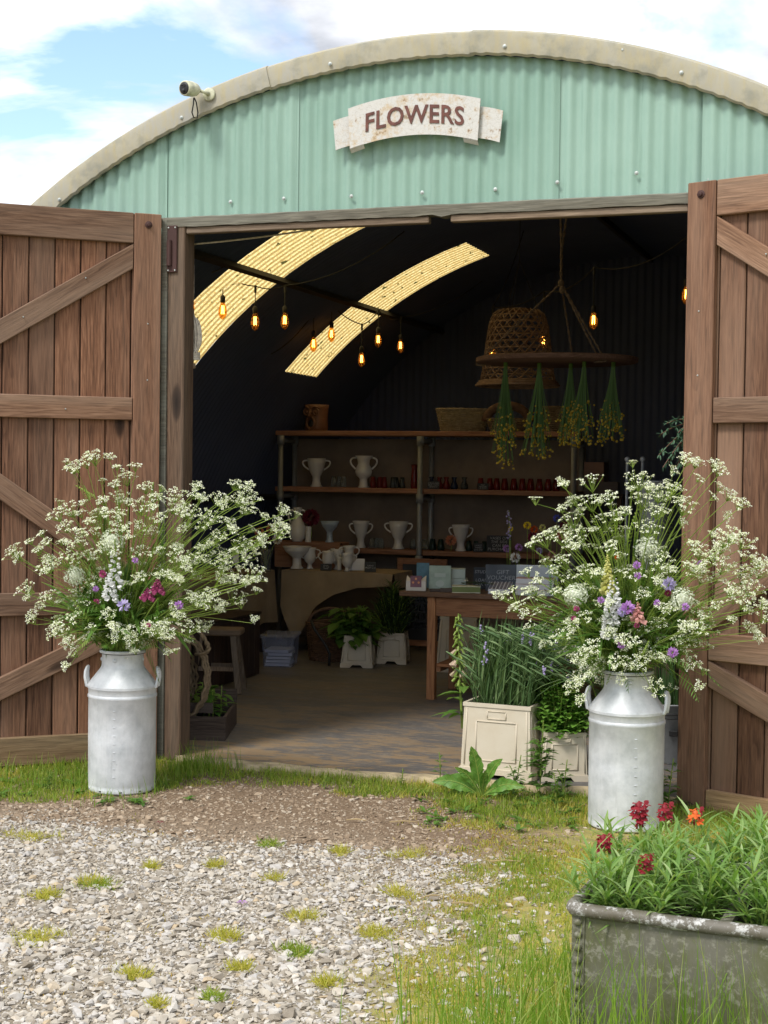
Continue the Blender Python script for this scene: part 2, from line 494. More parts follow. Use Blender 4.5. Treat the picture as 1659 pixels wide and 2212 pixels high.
M['galv'] = galv('galvanised_steel', (0.20, 0.21, 0.22), (0.34, 0.35, 0.36))
M['trough'] = galv('lichened_galvanised_tank', (0.085, 0.080, 0.057), (0.155, 0.147, 0.118), ((0.095, 0.10, 0.038), (0.24, 0.23, 0.185)), 0.08)
M['trough_rim'] = galv('lichened_tank_rim', (0.095, 0.085, 0.066), (0.17, 0.155, 0.13), ((0.085, 0.072, 0.045), (0.56, 0.56, 0.55)), 0.05)
M['pipe'] = galv('scaffold_pipe', (0.22, 0.23, 0.23), (0.34, 0.35, 0.35), None, 0.5)
M['rusty'] = plain('rusty_brown_iron', (0.055, 0.022, 0.018), 0.7, 0.2)
M['bolt'] = plain('zinc_bolt', (0.40, 0.43, 0.41), 0.5, 0.5)
M['black'] = plain('black_rubber', (0.012, 0.012, 0.013), 0.55)
M['cable'] = plain('black_cable', (0.010, 0.010, 0.010), 0.6)
M['slate'] = plain('chalkboard_slate', (0.030, 0.034, 0.042), 0.75, var=0.3, scale=9)
M['slate_grey'] = plain('grey_chalkboard', (0.105, 0.12, 0.14), 0.8, var=0.25, scale=7)
M['chalk'] = plain('chalk', (0.62, 0.63, 0.64), 0.95)
M['white_glaze'] = plain('white_glaze', (0.62, 0.61, 0.59), 0.16, var=0.06)
M['blue_glaze'] = plain('blue_grey_glaze', (0.30, 0.37, 0.45), 0.2, var=0.25, scale=12)
M['terracotta'] = plain('brown_stoneware', (0.16, 0.075, 0.04), 0.55, var=0.3)
M['paper'] = plain('white_paper', (0.74, 0.74, 0.76), 0.8, var=0.04)
M['cream_card'] = plain('cream_card', (0.70, 0.64, 0.55), 0.75, var=0.05)
M['mauve_card'] = plain('mauve_card', (0.22, 0.10, 0.13), 0.7)
M['orange_ink'] = plain('orange_ink', (0.75, 0.33, 0.14), 0.7)
M['teal_book'] = plain('teal_book', (0.09, 0.20, 0.25), 0.6, var=0.2, scale=20)
M['sage_book'] = plain('sage_green_card', (0.34, 0.42, 0.34), 0.65, var=0.15, scale=22)
M['mint_card'] = plain('pale_sage_card', (0.44, 0.50, 0.44), 0.65)
M['olive'] = plain('olive_card', (0.16, 0.20, 0.055), 0.6)
M['cream_rim'] = plain('cream_edge', (0.66, 0.64, 0.48), 0.7)
M['pink_card'] = plain('pale_pink_card', (0.62, 0.42, 0.40), 0.7)
M['bluewhite'] = plain('bluish_white_card', (0.60, 0.66, 0.70), 0.7)
M['brown_card'] = plain('dark_brown_board', (0.06, 0.038, 0.028), 0.6)
M['ink'] = plain('dark_ink', (0.10, 0.08, 0.10), 0.8)
M['tub'] = None
def glassm(name, c, rough=0.05, alpha=0.35):
    t = NT(name)
    tr = t.n('BsdfTransparent', {'Color': c4(c)})
    p = t.pbsdf(Base_Color=c4(tuple(x * 0.6 for x in c)), Roughness=rough)
    return t.done(t.n('MixShader', {0: alpha, 1: tr, 2: p}))
M['glass'] = glassm('clear_glass', (0.82, 0.85, 0.84), alpha=0.16)
M['red_glass'] = glassm('ruby_glass', (0.42, 0.05, 0.05), alpha=0.45)
M['navy_glass'] = glassm('navy_glass', (0.05, 0.07, 0.16), alpha=0.5)
M['green_glass'] = glassm('dark_green_glass', (0.06, 0.11, 0.09), alpha=0.5)
M['grey_glass'] = glassm('smoke_glass', (0.2, 0.22, 0.22), alpha=0.4)
M['amber_glass'] = glassm('amber_bulb_glass', (0.95, 0.62, 0.25), alpha=0.14)
M['tub'] = glassm('blue_tinted_plastic', (0.74, 0.78, 0.92), 0.3, 0.28)
def emis(name, c, s):
    t = NT(name); return t.done(t.n('Emission', {'Color': c4(c), 'Strength': s}))
M['filament'] = emis('lit_filament', (1.0, 0.55, 0.16), 14.0)
def bucket():
    t = NT('cream_plastic'); v = t.coord(rand=6.0)
    a, b = t.noise(v, 9, 5, 0.65), t.noise(v, 90, 3, 0.6)
    cl = t.mix(t.ramp(a, [(0.4, 0), (0.75, 0.6)]), (0.56, 0.50, 0.395), (0.48, 0.40, 0.285))
    cl = t.mix(t.ramp(b, [(0.66, 0), (0.74, 0.5)]), cl, (0.36, 0.28, 0.2))
    return t.done(t.pbsdf(Base_Color=cl, Roughness=0.5))
M['bucket'] = bucket()
def hessian(name, c):
    t = NT(name); v = t.coord()
    w1 = t.n('TexWave', {'Vector': v, 'Scale': 90.0, 'Distortion': 1.5}, bands_direction='X')
    w2 = t.n('TexWave', {'Vector': v, 'Scale': 90.0, 'Distortion': 1.5}, bands_direction='Z')
    h = t.mix(0.5, (w1, 'Color'), (w2, 'Color'))
    a = t.noise(v, 3.5, 5, 0.6)
    cl = t.mix(t.ramp(a, [(0.3, 0), (0.7, 1)]), tuple(x * 0.8 for x in c), tuple(x * 1.2 for x in c))
    cl = t.mix(t.ramp(h, [(0.0, 0.35), (0.6, 0.0)]), cl, tuple(x * 0.5 for x in c))
    return t.done(t.pbsdf(Base_Color=cl, Roughness=0.95, Normal=t.bump(h, 0.3, 0.003)))
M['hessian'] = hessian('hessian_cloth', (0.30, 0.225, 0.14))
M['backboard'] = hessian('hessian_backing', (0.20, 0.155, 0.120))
M['wicker'] = plain('wicker', (0.20, 0.145, 0.085), 0.8, var=0.4, scale=30)
M['wicker_pale'] = plain('pale_wicker', (0.30, 0.245, 0.16), 0.8, var=0.35, scale=30)
M['wicker_brown'] = plain('brown_wicker', (0.12, 0.065, 0.038), 0.75, var=0.4, scale=30)
M['bamboo'] = plain('woven_bamboo', (0.21, 0.13, 0.08), 0.7, var=0.3, scale=20)
M['rope'] = plain('pale_rope', (0.50, 0.45, 0.38), 0.95, var=0.3, scale=60)
M['jute'] = plain('brown_jute_rope', (0.17, 0.12, 0.08), 0.95, var=0.3, scale=60)
def floor():
    t = NT('worn_painted_concrete'); v = t.coord(); vx = t.coord((0.35, 1.0, 1.0))
    a, b, c = t.noise(vx, 2.2, 7, 0.68, 0.4), t.noise(vx, 16, 6, 0.75, 0.3), t.noise(v, 1.2, 4, 0.6)
    cl = t.mix(t.ramp(c, [(0.3, 0), (0.7, 1)]), (0.095, 0.096, 0.102), (0.140, 0.125, 0.110))
    m1 = t.ramp(t.mix(0.5, (a, 'Fac'), (b, 'Fac')), [(0.485, 0.0), (0.53, 0.9)])
    sp = t.n('SeparateXYZ', {0: t.coord()})
    near = t.ramp(t.math('MULTIPLY', (sp, 'Y'), 0.3), [(0.0, 1.0), (0.35, 0.55), (1.0, 0.25)])
    cl = t.mix(t.mix(1.0, m1, near, 'MULTIPLY'), cl, (0.28, 0.19, 0.10))
    cl = t.mix(t.ramp(t.noise(vx, 40, 4, 0.7), [(0.54, 0), (0.64, 0.6)]), cl, (0.24, 0.21, 0.17))
    return t.done(t.pbsdf(Base_Color=cl, Roughness=t.ramp(a, [(0.3, 0.42), (0.7, 0.7)]), Normal=t.bump(b, 0.25, 0.006)))
M['floor'] = floor()
M['slab_edge'] = plain('bare_concrete_lip', (0.42, 0.34, 0.21), 0.9, var=0.3, scale=14, bump=0.5)
def groundm():
    t = NT('earth_and_fine_grit'); v = t.coord()
    a, b, c = t.noise(v, 1.1, 5, 0.6), t.noise(v, 60, 5, 0.7), t.noise(v, 14, 5, 0.6)
    sp = t.n('SeparateXYZ', {0: t.coord()})
    yy = t.math('ADD', (sp, 'Y'), t.math('MULTIPLY', (a, 'Fac'), 1.0))
    wet = t.ramp(t.math('MULTIPLY', t.math('ADD', yy, 2.2), 0.5), [(0.30, 0.0), (0.80, 0.85)])
    dry = t.ramp(b, [(0.3, (0.14, 0.115, 0.075)), (0.55, (0.26, 0.22, 0.165)), (0.75, (0.42, 0.38, 0.32))])
    dirt = t.ramp(b, [(0.3, (0.10, 0.060, 0.030)), (0.55, (0.17, 0.108, 0.060)), (0.78, (0.30, 0.225, 0.145))])
    cl = t.mix(wet, dry, dirt)
    sx = t.math('SUBTRACT', (sp, 'X'), t.math('MULTIPLY', (a, 'Fac'), 0.9))
    gr = t.ramp(t.math('ADD', t.math('MULTIPLY', sx, 0.8), t.math('MULTIPLY', (c, 'Fac'), 0.5)), [(0.42, 0.0), (0.72, 1.0)])
    moss = t.ramp(c, [(0.3, (0.19, 0.19, 0.045)), (0.55, (0.29, 0.25, 0.07)), (0.75, (0.38, 0.26, 0.09))])
    cl = t.mix(gr, cl, moss)
    return t.done(t.pbsdf(Base_Color=cl, Roughness=0.95, Normal=t.bump(t.mix(0.5, b, c), 0.7, 0.012)))
M['ground'] = groundm()
def stonem():
    t = NT('limestone_chips'); g = t.n('NewGeometry'); v = t.coord()
    cl = t.ramp((g, 'Random Per Island'), [(0.0, (0.20, 0.17, 0.13)), (0.2, (0.36, 0.325, 0.27)), (0.45, (0.46, 0.42, 0.35)),
                                          (0.62, (0.42, 0.405, 0.385)), (0.85, (0.55, 0.52, 0.465)), (1.0, (0.43, 0.335, 0.21))])
    cl = t.mix(t.ramp(t.noise(v, 55, 4, 0.6), [(0.35, 0.35), (0.65, 0.0)]), cl, (0.30, 0.25, 0.19))
    return t.done(t.pbsdf(Base_Color=cl, Roughness=0.9))
M['stone'] = stonem()
M['stone_earth'] = leafm('earth_stained_stones', (0.19, 0.135, 0.088), (0.32, 0.245, 0.17), (0.45, 0.385, 0.30), 0.0, 0.95)
M['grass'] = leafm('grass_blades', (0.155, 0.25, 0.026), (0.28, 0.37, 0.05), (0.44, 0.43, 0.10), 0.42)
M['grass_dry'] = leafm('yellowing_grass', (0.36, 0.37, 0.045), (0.50, 0.47, 0.09), (0.58, 0.45, 0.15), 0.38)
M['grass_tall'] = leafm('tall_grass', (0.12, 0.23, 0.02), (0.22, 0.34, 0.045), (0.36, 0.40, 0.12), 0.45)
M['moss'] = leafm('orange_moss', (0.32, 0.20, 0.04), (0.42, 0.34, 0.07), (0.30, 0.32, 0.05), 0.25, 0.9)
M['stem'] = leafm('green_stem', (0.19, 0.29, 0.045), (0.32, 0.42, 0.10), None, 0.35)
M['leaf'] = leafm('mid_green_leaf', (0.065, 0.15, 0.024), (0.13, 0.245, 0.046), None, 0.38)
M['leaf_bright'] = leafm('bright_green_leaf', (0.08, 0.19, 0.025), (0.14, 0.28, 0.045), None, 0.4)
M['mint'] = leafm('mint_leaf', (0.11, 0.26, 0.035), (0.19, 0.36, 0.06), None, 0.35)
def dockm():
    t = NT('dock_leaf'); v = t.coord(); a, b = t.noise(v, 24, 5, .65), t.noise(v, 110, 3, .6)
    cl = t.mix(t.ramp(a, [(.35, 0), (.65, 1)]), (0.075, 0.20, 0.02), (0.17, 0.33, 0.05))
    cl = t.mix(t.ramp(b, [(.62, 0), (.72, .6)]), cl, (0.22, 0.22, 0.06))
    p = t.pbsdf(Base_Color=cl, Roughness=.5, Normal=t.bump(a, .5, .006))
    return t.done(t.n('MixShader', {0: .3, 1: p, 2: t.n('BsdfTranslucent', {'Color': cl})}))
M['dock'] = dockm()
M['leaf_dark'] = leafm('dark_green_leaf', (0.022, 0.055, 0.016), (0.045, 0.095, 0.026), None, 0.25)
M['leaf_wall'] = leafm('wallflower_leaf', (0.13, 0.25, 0.05), (0.24, 0.37, 0.11), (0.38, 0.48, 0.22), 0.4)
M['leaf_grey'] = leafm('grey_green_blade', (0.075, 0.15, 0.05), (0.14, 0.23, 0.085), (0.23, 0.32, 0.14), 0.35)
M['leaf_fir'] = leafm('blue_green_needles', (0.05, 0.12, 0.07), (0.09, 0.18, 0.105), None, 0.2)
M['white_fl'] = leafm('white_florets', (0.56, 0.62, 0.32), (0.76, 0.79, 0.60), (0.84, 0.85, 0.77), 0.3, 0.7, (1.0, 1.0, 0.9))
M['white_petal'] = leafm('white_petals', (0.74, 0.76, 0.74), (0.84, 0.84, 0.83), None, 0.3, 0.6, (1, 1, 1))
M['allium'] = leafm('allium_florets', (0.66, 0.72, 0.54), (0.82, 0.85, 0.74), None, 0.3, 0.7, (1, 1, 0.9))
M['yellow_fl'] = leafm('pale_yellow_petals', (0.55, 0.55, 0.13), (0.72, 0.70, 0.28), None, 0.3, 0.6, (1, 1, .7))
M['butter'] = leafm('buttercup_petals', (0.78, 0.55, 0.02), (0.85, 0.66, 0.03), None, 0.3, 0.4, (1, 1, .5))
M['mustard_fl'] = leafm('mustard_buds', (0.42, 0.27, 0.02), (0.60, 0.42, 0.05), None, 0.15, 0.7, (1, 1, .5))
M['purple_fl'] = leafm('purple_petals', (0.36, 0.15, 0.45), (0.50, 0.28, 0.62), None, 0.3, 0.6, (1.1, 1, 1.1))
M['lilac_fl'] = leafm('lilac_petals', (0.38, 0.33, 0.58), (0.55, 0.48, 0.72), None, 0.3, 0.6, (1, 1, 1.1))
M['magenta_fl'] = leafm('magenta_petals', (0.30, 0.035, 0.12), (0.48, 0.10, 0.24), None, 0.3, 0.6, (1.1, .8, .9))
M['pink_fl'] = leafm('pink_petals', (0.55, 0.22, 0.22), (0.68, 0.38, 0.34), None, 0.3, 0.6, (1.1, 1, .9))
M['faded_pink'] = leafm('faded_pink_bells', (0.42, 0.36, 0.22), (0.62, 0.44, 0.36), None, 0.3, 0.6, (1.1, 1, .9))
M['crimson_fl'] = leafm('crimson_petals', (0.10, 0.003, 0.008), (0.25, 0.008, 0.018), None, 0.25, 0.55, (1.2, .5, .5))
M['orange_fl'] = leafm('orange_petals', (0.45, 0.03, 0.015), (0.70, 0.15, 0.02), None, 0.3, 0.55, (1.1, .8, .5))
M['peach_fl'] = leafm('peach_petals', (0.60, 0.22, 0.14), (0.72, 0.36, 0.22), None, 0.3, 0.6, (1.1, .9, .7))
M['burgundy_fl'] = leafm('burgundy_petals', (0.08, 0.008, 0.022), (0.16, 0.012, 0.035), None, 0.2, 0.6, (1.1, .7, .7))
M['blue_fl'] = leafm('blue_petals', (0.06, 0.07, 0.40), (0.12, 0.14, 0.55), None, 0.3, 0.6, (1, 1, 1.1))
M['soil'] = plain('dark_compost', (0.022, 0.016, 0.011), 0.95, var=0.4, scale=25, bump=0.8)
M['straw'] = plain('dry_straw', (0.34, 0.25, 0.13), 0.9)
def signm():
    t = NT('flaking_white_sign_paint'); v = t.coord()
    vo = t.n('TexVoronoi', {'Vector': t.n('MixRGB', {'Fac': 0.06, 'Color1': v, 'Color2': (t.noise(v, 30, 3), 'Color')}), 'Scale': 42.0}, feature='DISTANCE_TO_EDGE')
    ck = t.ramp((vo, 'Distance'), [(0.0, 0.55), (0.05, 0.0)])
    a, b = t.noise(v, 5, 6, 0.7), t.noise(v, 26, 5, 0.7)
    cl = t.mix(ck, (0.53, 0.52, 0.49), (0.34, 0.32, 0.27))
    cl = t.mix(t.ramp(t.mix(0.5, a, b), [(0.50, 0), (0.60, 0.7)]), cl, (0.44, 0.30, 0.13))
    cl = t.mix(t.ramp(b, [(0.60, 0), (0.67, 0.8)]), cl, (0.20, 0.13, 0.08))
    return t.done(t.pbsdf(Base_Color=cl, Roughness=0.7, Normal=t.bump((vo, 'Distance'), 0.3, 0.003)))
M['sign'] = signm()
M['sign_ink'] = plain('rust_brown_lettering', (0.115, 0.042, 0.030), 0.75, var=0.35, scale=30)
M['cam_white'] = plain('grubby_white_plastic', (0.50, 0.50, 0.36), 0.5, var=0.35, scale=30)
M['roof_out'] = plain('grey_roof_sheet', (0.30, 0.30, 0.26), 0.8, var=0.3)
# ------------------------------------------------------------------ ground and floor (setting)
me = MB()
G = [-400, -60, -14, -6, -4, -3, -2, -1, 0, 1, 2, 3, 4, 6, 14, 60, 400]
n = len(G)
me.add([(x, y, 0) for y in G for x in G],
       [(j * n + i, j * n + i + 1, (j + 1) * n + i + 1, (j + 1) * n + i) for j in range(n - 1) for i in range(n - 1)])
tag(me.build('ground', M['ground']), None, None, kind='structure')
me = MB()                                     # slab with a ragged front lip
xs = np.linspace(-3.7, 3.7, 120)
lip = -0.075 + 0.03 * np.sin(xs * 2.1) + 0.012 * np.sin(xs * 23) + rng.normal(0, 0.006, 120)
lip[(xs < -1.36) | (xs > 1.36)] = -0.0
vs = [(x, y, 0.030) for x, y in zip(xs, lip)] + [(x, 7.4, 0.030) for x in xs] + [(x, y - 0.02, -0.05) for x, y in zip(xs, lip)]
fs = [(i, i + 1, 120 + i + 1, 120 + i) for i in range(119)]
me.add(vs, fs)
fl = tag(me.build('concrete_floor', M['floor']), None, None, kind='structure')
me = MB()
vs = []
for x, y in zip(xs, lip):
    w = 0.03 + 0.03 * (0.5 + 0.5 * math.sin(x * 7.0 + 1)) + rnd.uniform(0, 0.018)
    vs += [(x, y + w, 0.0335), (x, y - 0.004, 0.032), (x, y - 0.03, -0.03)]
fs = []
for i in range(119):
    if -1.36 < xs[i] < 1.34:
        a = i * 3
        fs += [(a, a + 1, a + 4, a + 3), (a + 1, a + 2, a + 5, a + 4)]
me.add(vs, fs)
me.build('floor_lip', M['slab_edge'], fl)

# ------------------------------------------------------------------ barn: a half-round corrugated hut
RI, ZC = 3.745, -0.075                        # inner roof radius, height of the roof's axis
barn = thing('barn', 'green corrugated half-round barn with wide open doorway', 'barn', (0, 0, 0))
PITCH, AMP = 0.0762, 0.0085
Y_END = 7.2
def roof_sheet(name, y0, y1, a0, a1, dr, material, skip=(), thick=True, ppw=6):
    ny = max(2, int((y1 - y0) / PITCH * ppw))
    ys = np.linspace(y0, y1, ny + 1)
    na = max(4, int((a1 - a0) / 3.0)); an = np.linspace(a0, a1, na + 1)
    mb = MB(); vs = []
    for a in an:
        ca, sa = math.cos(math.radians(a)), math.sin(math.radians(a))
        for y in ys:
            r = RI + dr + AMP * math.cos(2 * PI * y / PITCH)
            vs.append((r * ca, y, ZC + r * sa))
    fs = []
    for i in range(na):
        am = (an[i] + an[i + 1]) / 2
        for j in range(ny):
            ym = (ys[j] + ys[j + 1]) / 2
            if any(p[0] < ym < p[1] and p[2] < am < p[3] for p in skip): continue
            fs.append((i * (ny + 1) + j, (i + 1) * (ny + 1) + j, (i + 1) * (ny + 1) + j + 1, i * (ny + 1) + j + 1))
    mb.add(vs, fs)
    return mb.build(name, material, barn, smooth=True)
SKY1, SKY2 = (2.28, 3.08, 93.0, 153.0), (4.74, 5.45, 107.0, 139.0)
h1 = (SKY1[0] + .02, SKY1[1] - .02, 94.5, 151.5); h2 = (SKY2[0] + .02, SKY2[1] - .02, 108, 138)
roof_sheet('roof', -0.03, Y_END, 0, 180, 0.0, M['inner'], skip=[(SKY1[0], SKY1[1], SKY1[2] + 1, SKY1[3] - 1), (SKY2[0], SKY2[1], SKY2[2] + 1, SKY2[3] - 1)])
roof_sheet('translucent_panel', SKY1[0] - .03, SKY1[1] + .03, SKY1[2] - 1, SKY1[3] + 1, 0.004, M['skylight'], ppw=8)
roof_sheet('translucent_panel', SKY2[0] - .03, SKY2[1] + .03, SKY2[2] - 1, SKY2[3] + 1, 0.004, M['skylight'], ppw=8)
# purlins under the roof, one bar per angle
for a in (90, 124.3, 158, 55.7, 22):
    ca, sa = math.cos(math.radians(a)), math.sin(math.radians(a))
    r = RI - 0.045
    mb = MB(); mb.bar((r * ca, 0.08, ZC + r * sa), (r * ca, Y_END - 0.05, ZC + r * sa), 0.035, 0.05, (ca, 0, sa))
    mb.build('purlin', M['beam'], barn)
# gable sheets: each a corrugated sheet trimmed by the arch
def gable(name, x0, x1, zb, off, y=0.0, material=None):
    material = material or M['green']
    nx = max(2, int((x1 - x0) / PITCH * 8)); X = np.linspace(x0, x1, nx + 1)
    mb = MB(); vs = []
    for x in X:
        yy = y - AMP * 0.9 * math.cos(2 * PI * (x + off) / PITCH)
        top = ZC + math.sqrt(max(0.01, (RI + 0.005) ** 2 - x * x))
        b = max(zb, -0.02) + rnd.uniform(-1, 1) * 0.0015 + 0.003 * math.cos(2 * PI * (x + off) / PITCH)
        vs += [(x, yy, b), (x, yy, max(top, b + 0.01))]
    mb.add(vs, [(2 * i, 2 * i + 2, 2 * i + 3, 2 * i + 1) for i in range(nx)])
    return mb.build(name, material, barn, smooth=True)
SEAM = [-3.70, -3.0, -2.25, -1.478, -0.718, 0.06, 0.668, 1.401, 2.15, 2.95, 3.70]
for i in range(len(SEAM) - 1):
    mid = SEAM[i + 1] > -1.4 and SEAM[i] < 1.39
    gable('gable_sheet', SEAM[i] - 0.02, SEAM[i + 1] + 0.02, 2.925 if mid else -0.02, rnd.uniform(0, .07), -0.009 * (i % 2) + (0.0 if mid else -0.010))
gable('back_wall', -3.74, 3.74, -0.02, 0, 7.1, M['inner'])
# verge: four curved fibre pieces lapped over the roof's front edge
def verge_piece(a0, a1, dy, dr, name='verge_trim'):
    na = int((a1 - a0) * 2.2) + 2
    mb = MB(); an = np.linspace(a0, a1, na); vs = []
    prof = [(3.705, -0.030), (3.702, -0.046), (3.712, -0.058), (3.79, -0.064), (3.815, -0.058), (3.83, -0.035), (3.835, 0.16), (3.82, 0.16), (3.815, -0.03)]
    for a in an:
        ca, sa = math.cos(math.radians(a)), math.sin(math.radians(a))
        wv = 0.003 * math.sin(a * 1.9 * 6.2832 / 2.2)
        for k, (r, y) in enumerate(prof):
            rr = r + dr + (wv if k < 3 else 0.0)
            vs.append((rr * ca, y - dy + (0.0015 * math.sin(a * 17) if k < 5 else 0), ZC + 0.03 + rr * sa))
    k = len(prof)
    fs = [(i * k + j, (i + 1) * k + j, (i + 1) * k + (j + 1) % k, i * k + (j + 1) % k) for i in range(na - 1) for j in range(k)]
    fs += [tuple(range(k)), tuple((na - 1) * k + j for j in range(k))[::-1]]
    mb.add(vs, fs)
    return mb.build(name, M['verge'], barn, smooth=35)
verge_piece(1, 52, 0.003, 0.0); verge_piece(51.5, 86.3, 0.008, 0.004); verge_piece(86, 103.2, 0.003, 0.0)
verge_piece(103, 125.6, 0.008, 0.003); verge_piece(125.4, 127.6, 0.009, 0.003); verge_piece(127.3, 179, 0.003, 0.0)
# zinc bolts and washers
mb = MB(); mb.lathe([(0.010, 0.0), (0.010, 0.002), (0.0055, 0.003), (0.0055, 0.007), (0.0, 0.008)], 10)
bolt0 = mb.build('bolt', M['bolt'], barn)
def bolt_at(u, v, y):
    p = at(u, v, y); o = inst(bolt0, 'bolt', barn, tuple(p), (PI / 2, 0, 0)); return o
for (u, v) in ((128, 431), (392, 254), (713, 138), (1090, 100), (1472, 157)): bolt_at(u, v, -0.07)
for (u, v) in ((498, 436), (613, 429), (759, 424), (912, 416), (1070, 409), (1204, 394), (1375, 374), (1531, 388), (1606, 369), (917, 121)): bolt_at(u, v, -0.014)
bolt0.location = tuple(at(1345, 108, -0.068)); bolt0.rotation_euler = (PI / 2, 0, 0)
# lintel: a weathered beam with a broken strip below it
me = MB()
vs, fs = [], []
X = np.linspace(-1.475, 1.43, 60)
for x in X:
    j = rnd.uniform(-1, 1)
    bump_ = 0.012 * math.exp(-((x - 0.05) / 0.10) ** 2) * rnd.uniform(-1, 1)
    zt, zb = 2.925 - 0.003 * j * 0.4, 2.872 + bump_ + 0.002 * j
    vs += [(x, -0.045, zb), (x, -0.048, zt - 0.006), (x, -0.040, zt), (x, 0.03, zt), (x, 0.03, zb)]
for i in range(59):
    for j in range(5):
        fs.append((i * 5 + j, (i + 1) * 5 + j, (i + 1) * 5 + (j + 1) % 5, i * 5 + (j + 1) % 5))
fs += [tuple(range(5))[::-1], tuple(59 * 5 + j for j in range(5))]
me.add(vs, fs).build('lintel', M['lintel'], barn)
mb = MB(); mb.box((-0.65, -0.012, 2.853), (1.36, 0.045, 0.034), None, 0.004); mb.build('lintel_strip', M['strip'], barn)
mb = MB(); mb.box((0.735, -0.012, 2.853), (1.18, 0.045, 0.034), None, 0.004); mb.build('lintel_strip', M['strip'], barn)
# door posts
mb = MB(); mb.box((-1.385, 0.02, 1.44), (0.10, 0.12, 2.88), None, 0.006); mb.build('door_post', M['post'], barn)
mb = MB(); mb.box((-1.452, -0.005, 1.44), (0.032, 0.09, 2.95), None, 0.004); mb.build('post_strip', M['lintel'], barn).rotation_euler = (0, 0, 0)
mb = MB(); mb.box((1.385, 0.02, 1.44), (0.10, 0.12, 2.88), None, 0.006); mb.build('door_post', M['post'], barn)
mb = MB(); mb.box((1.452, -0.005, 1.44), (0.032, 0.09, 2.95), None, 0.004); mb.build('post_strip', M['lintel'], barn)
# rusty hinge plate on the left post
mb = MB(); mb.box((-1.405, -0.047, 2.755), (0.058, 0.012, 0.25), None, 0.003)
mb.tube([(-1.418, -0.058, 2.665), (-1.418, -0.058, 2.80)], 0.014, 10)
hg = mb.build('hinge', M['rusty'], barn)
mb = MB(); mb.ball((0, 0, 0), 0.005, 6, 4); s0 = mb.build('screw', M['bolt'], hg, loc=(-1.425, -0.054, 2.868))
for (x, z) in ((-1.385, 2.868), (-1.425, 2.64), (-1.385, 2.64)): inst(s0, 'screw', hg, (x, -0.054, z))
# small ridge vent standing behind the crown
p = at(821, 70, 0.9)
mb = MB(); mb.box((p[0], 0.9, 3.80), (0.10, 0.09, 0.10), None, 0.006); mb.box((p[0], 0.9, 3.862), (0.13, 0.12, 0.022), None, 0.005)
mb.build('ridge_vent', M['beam'], barn)

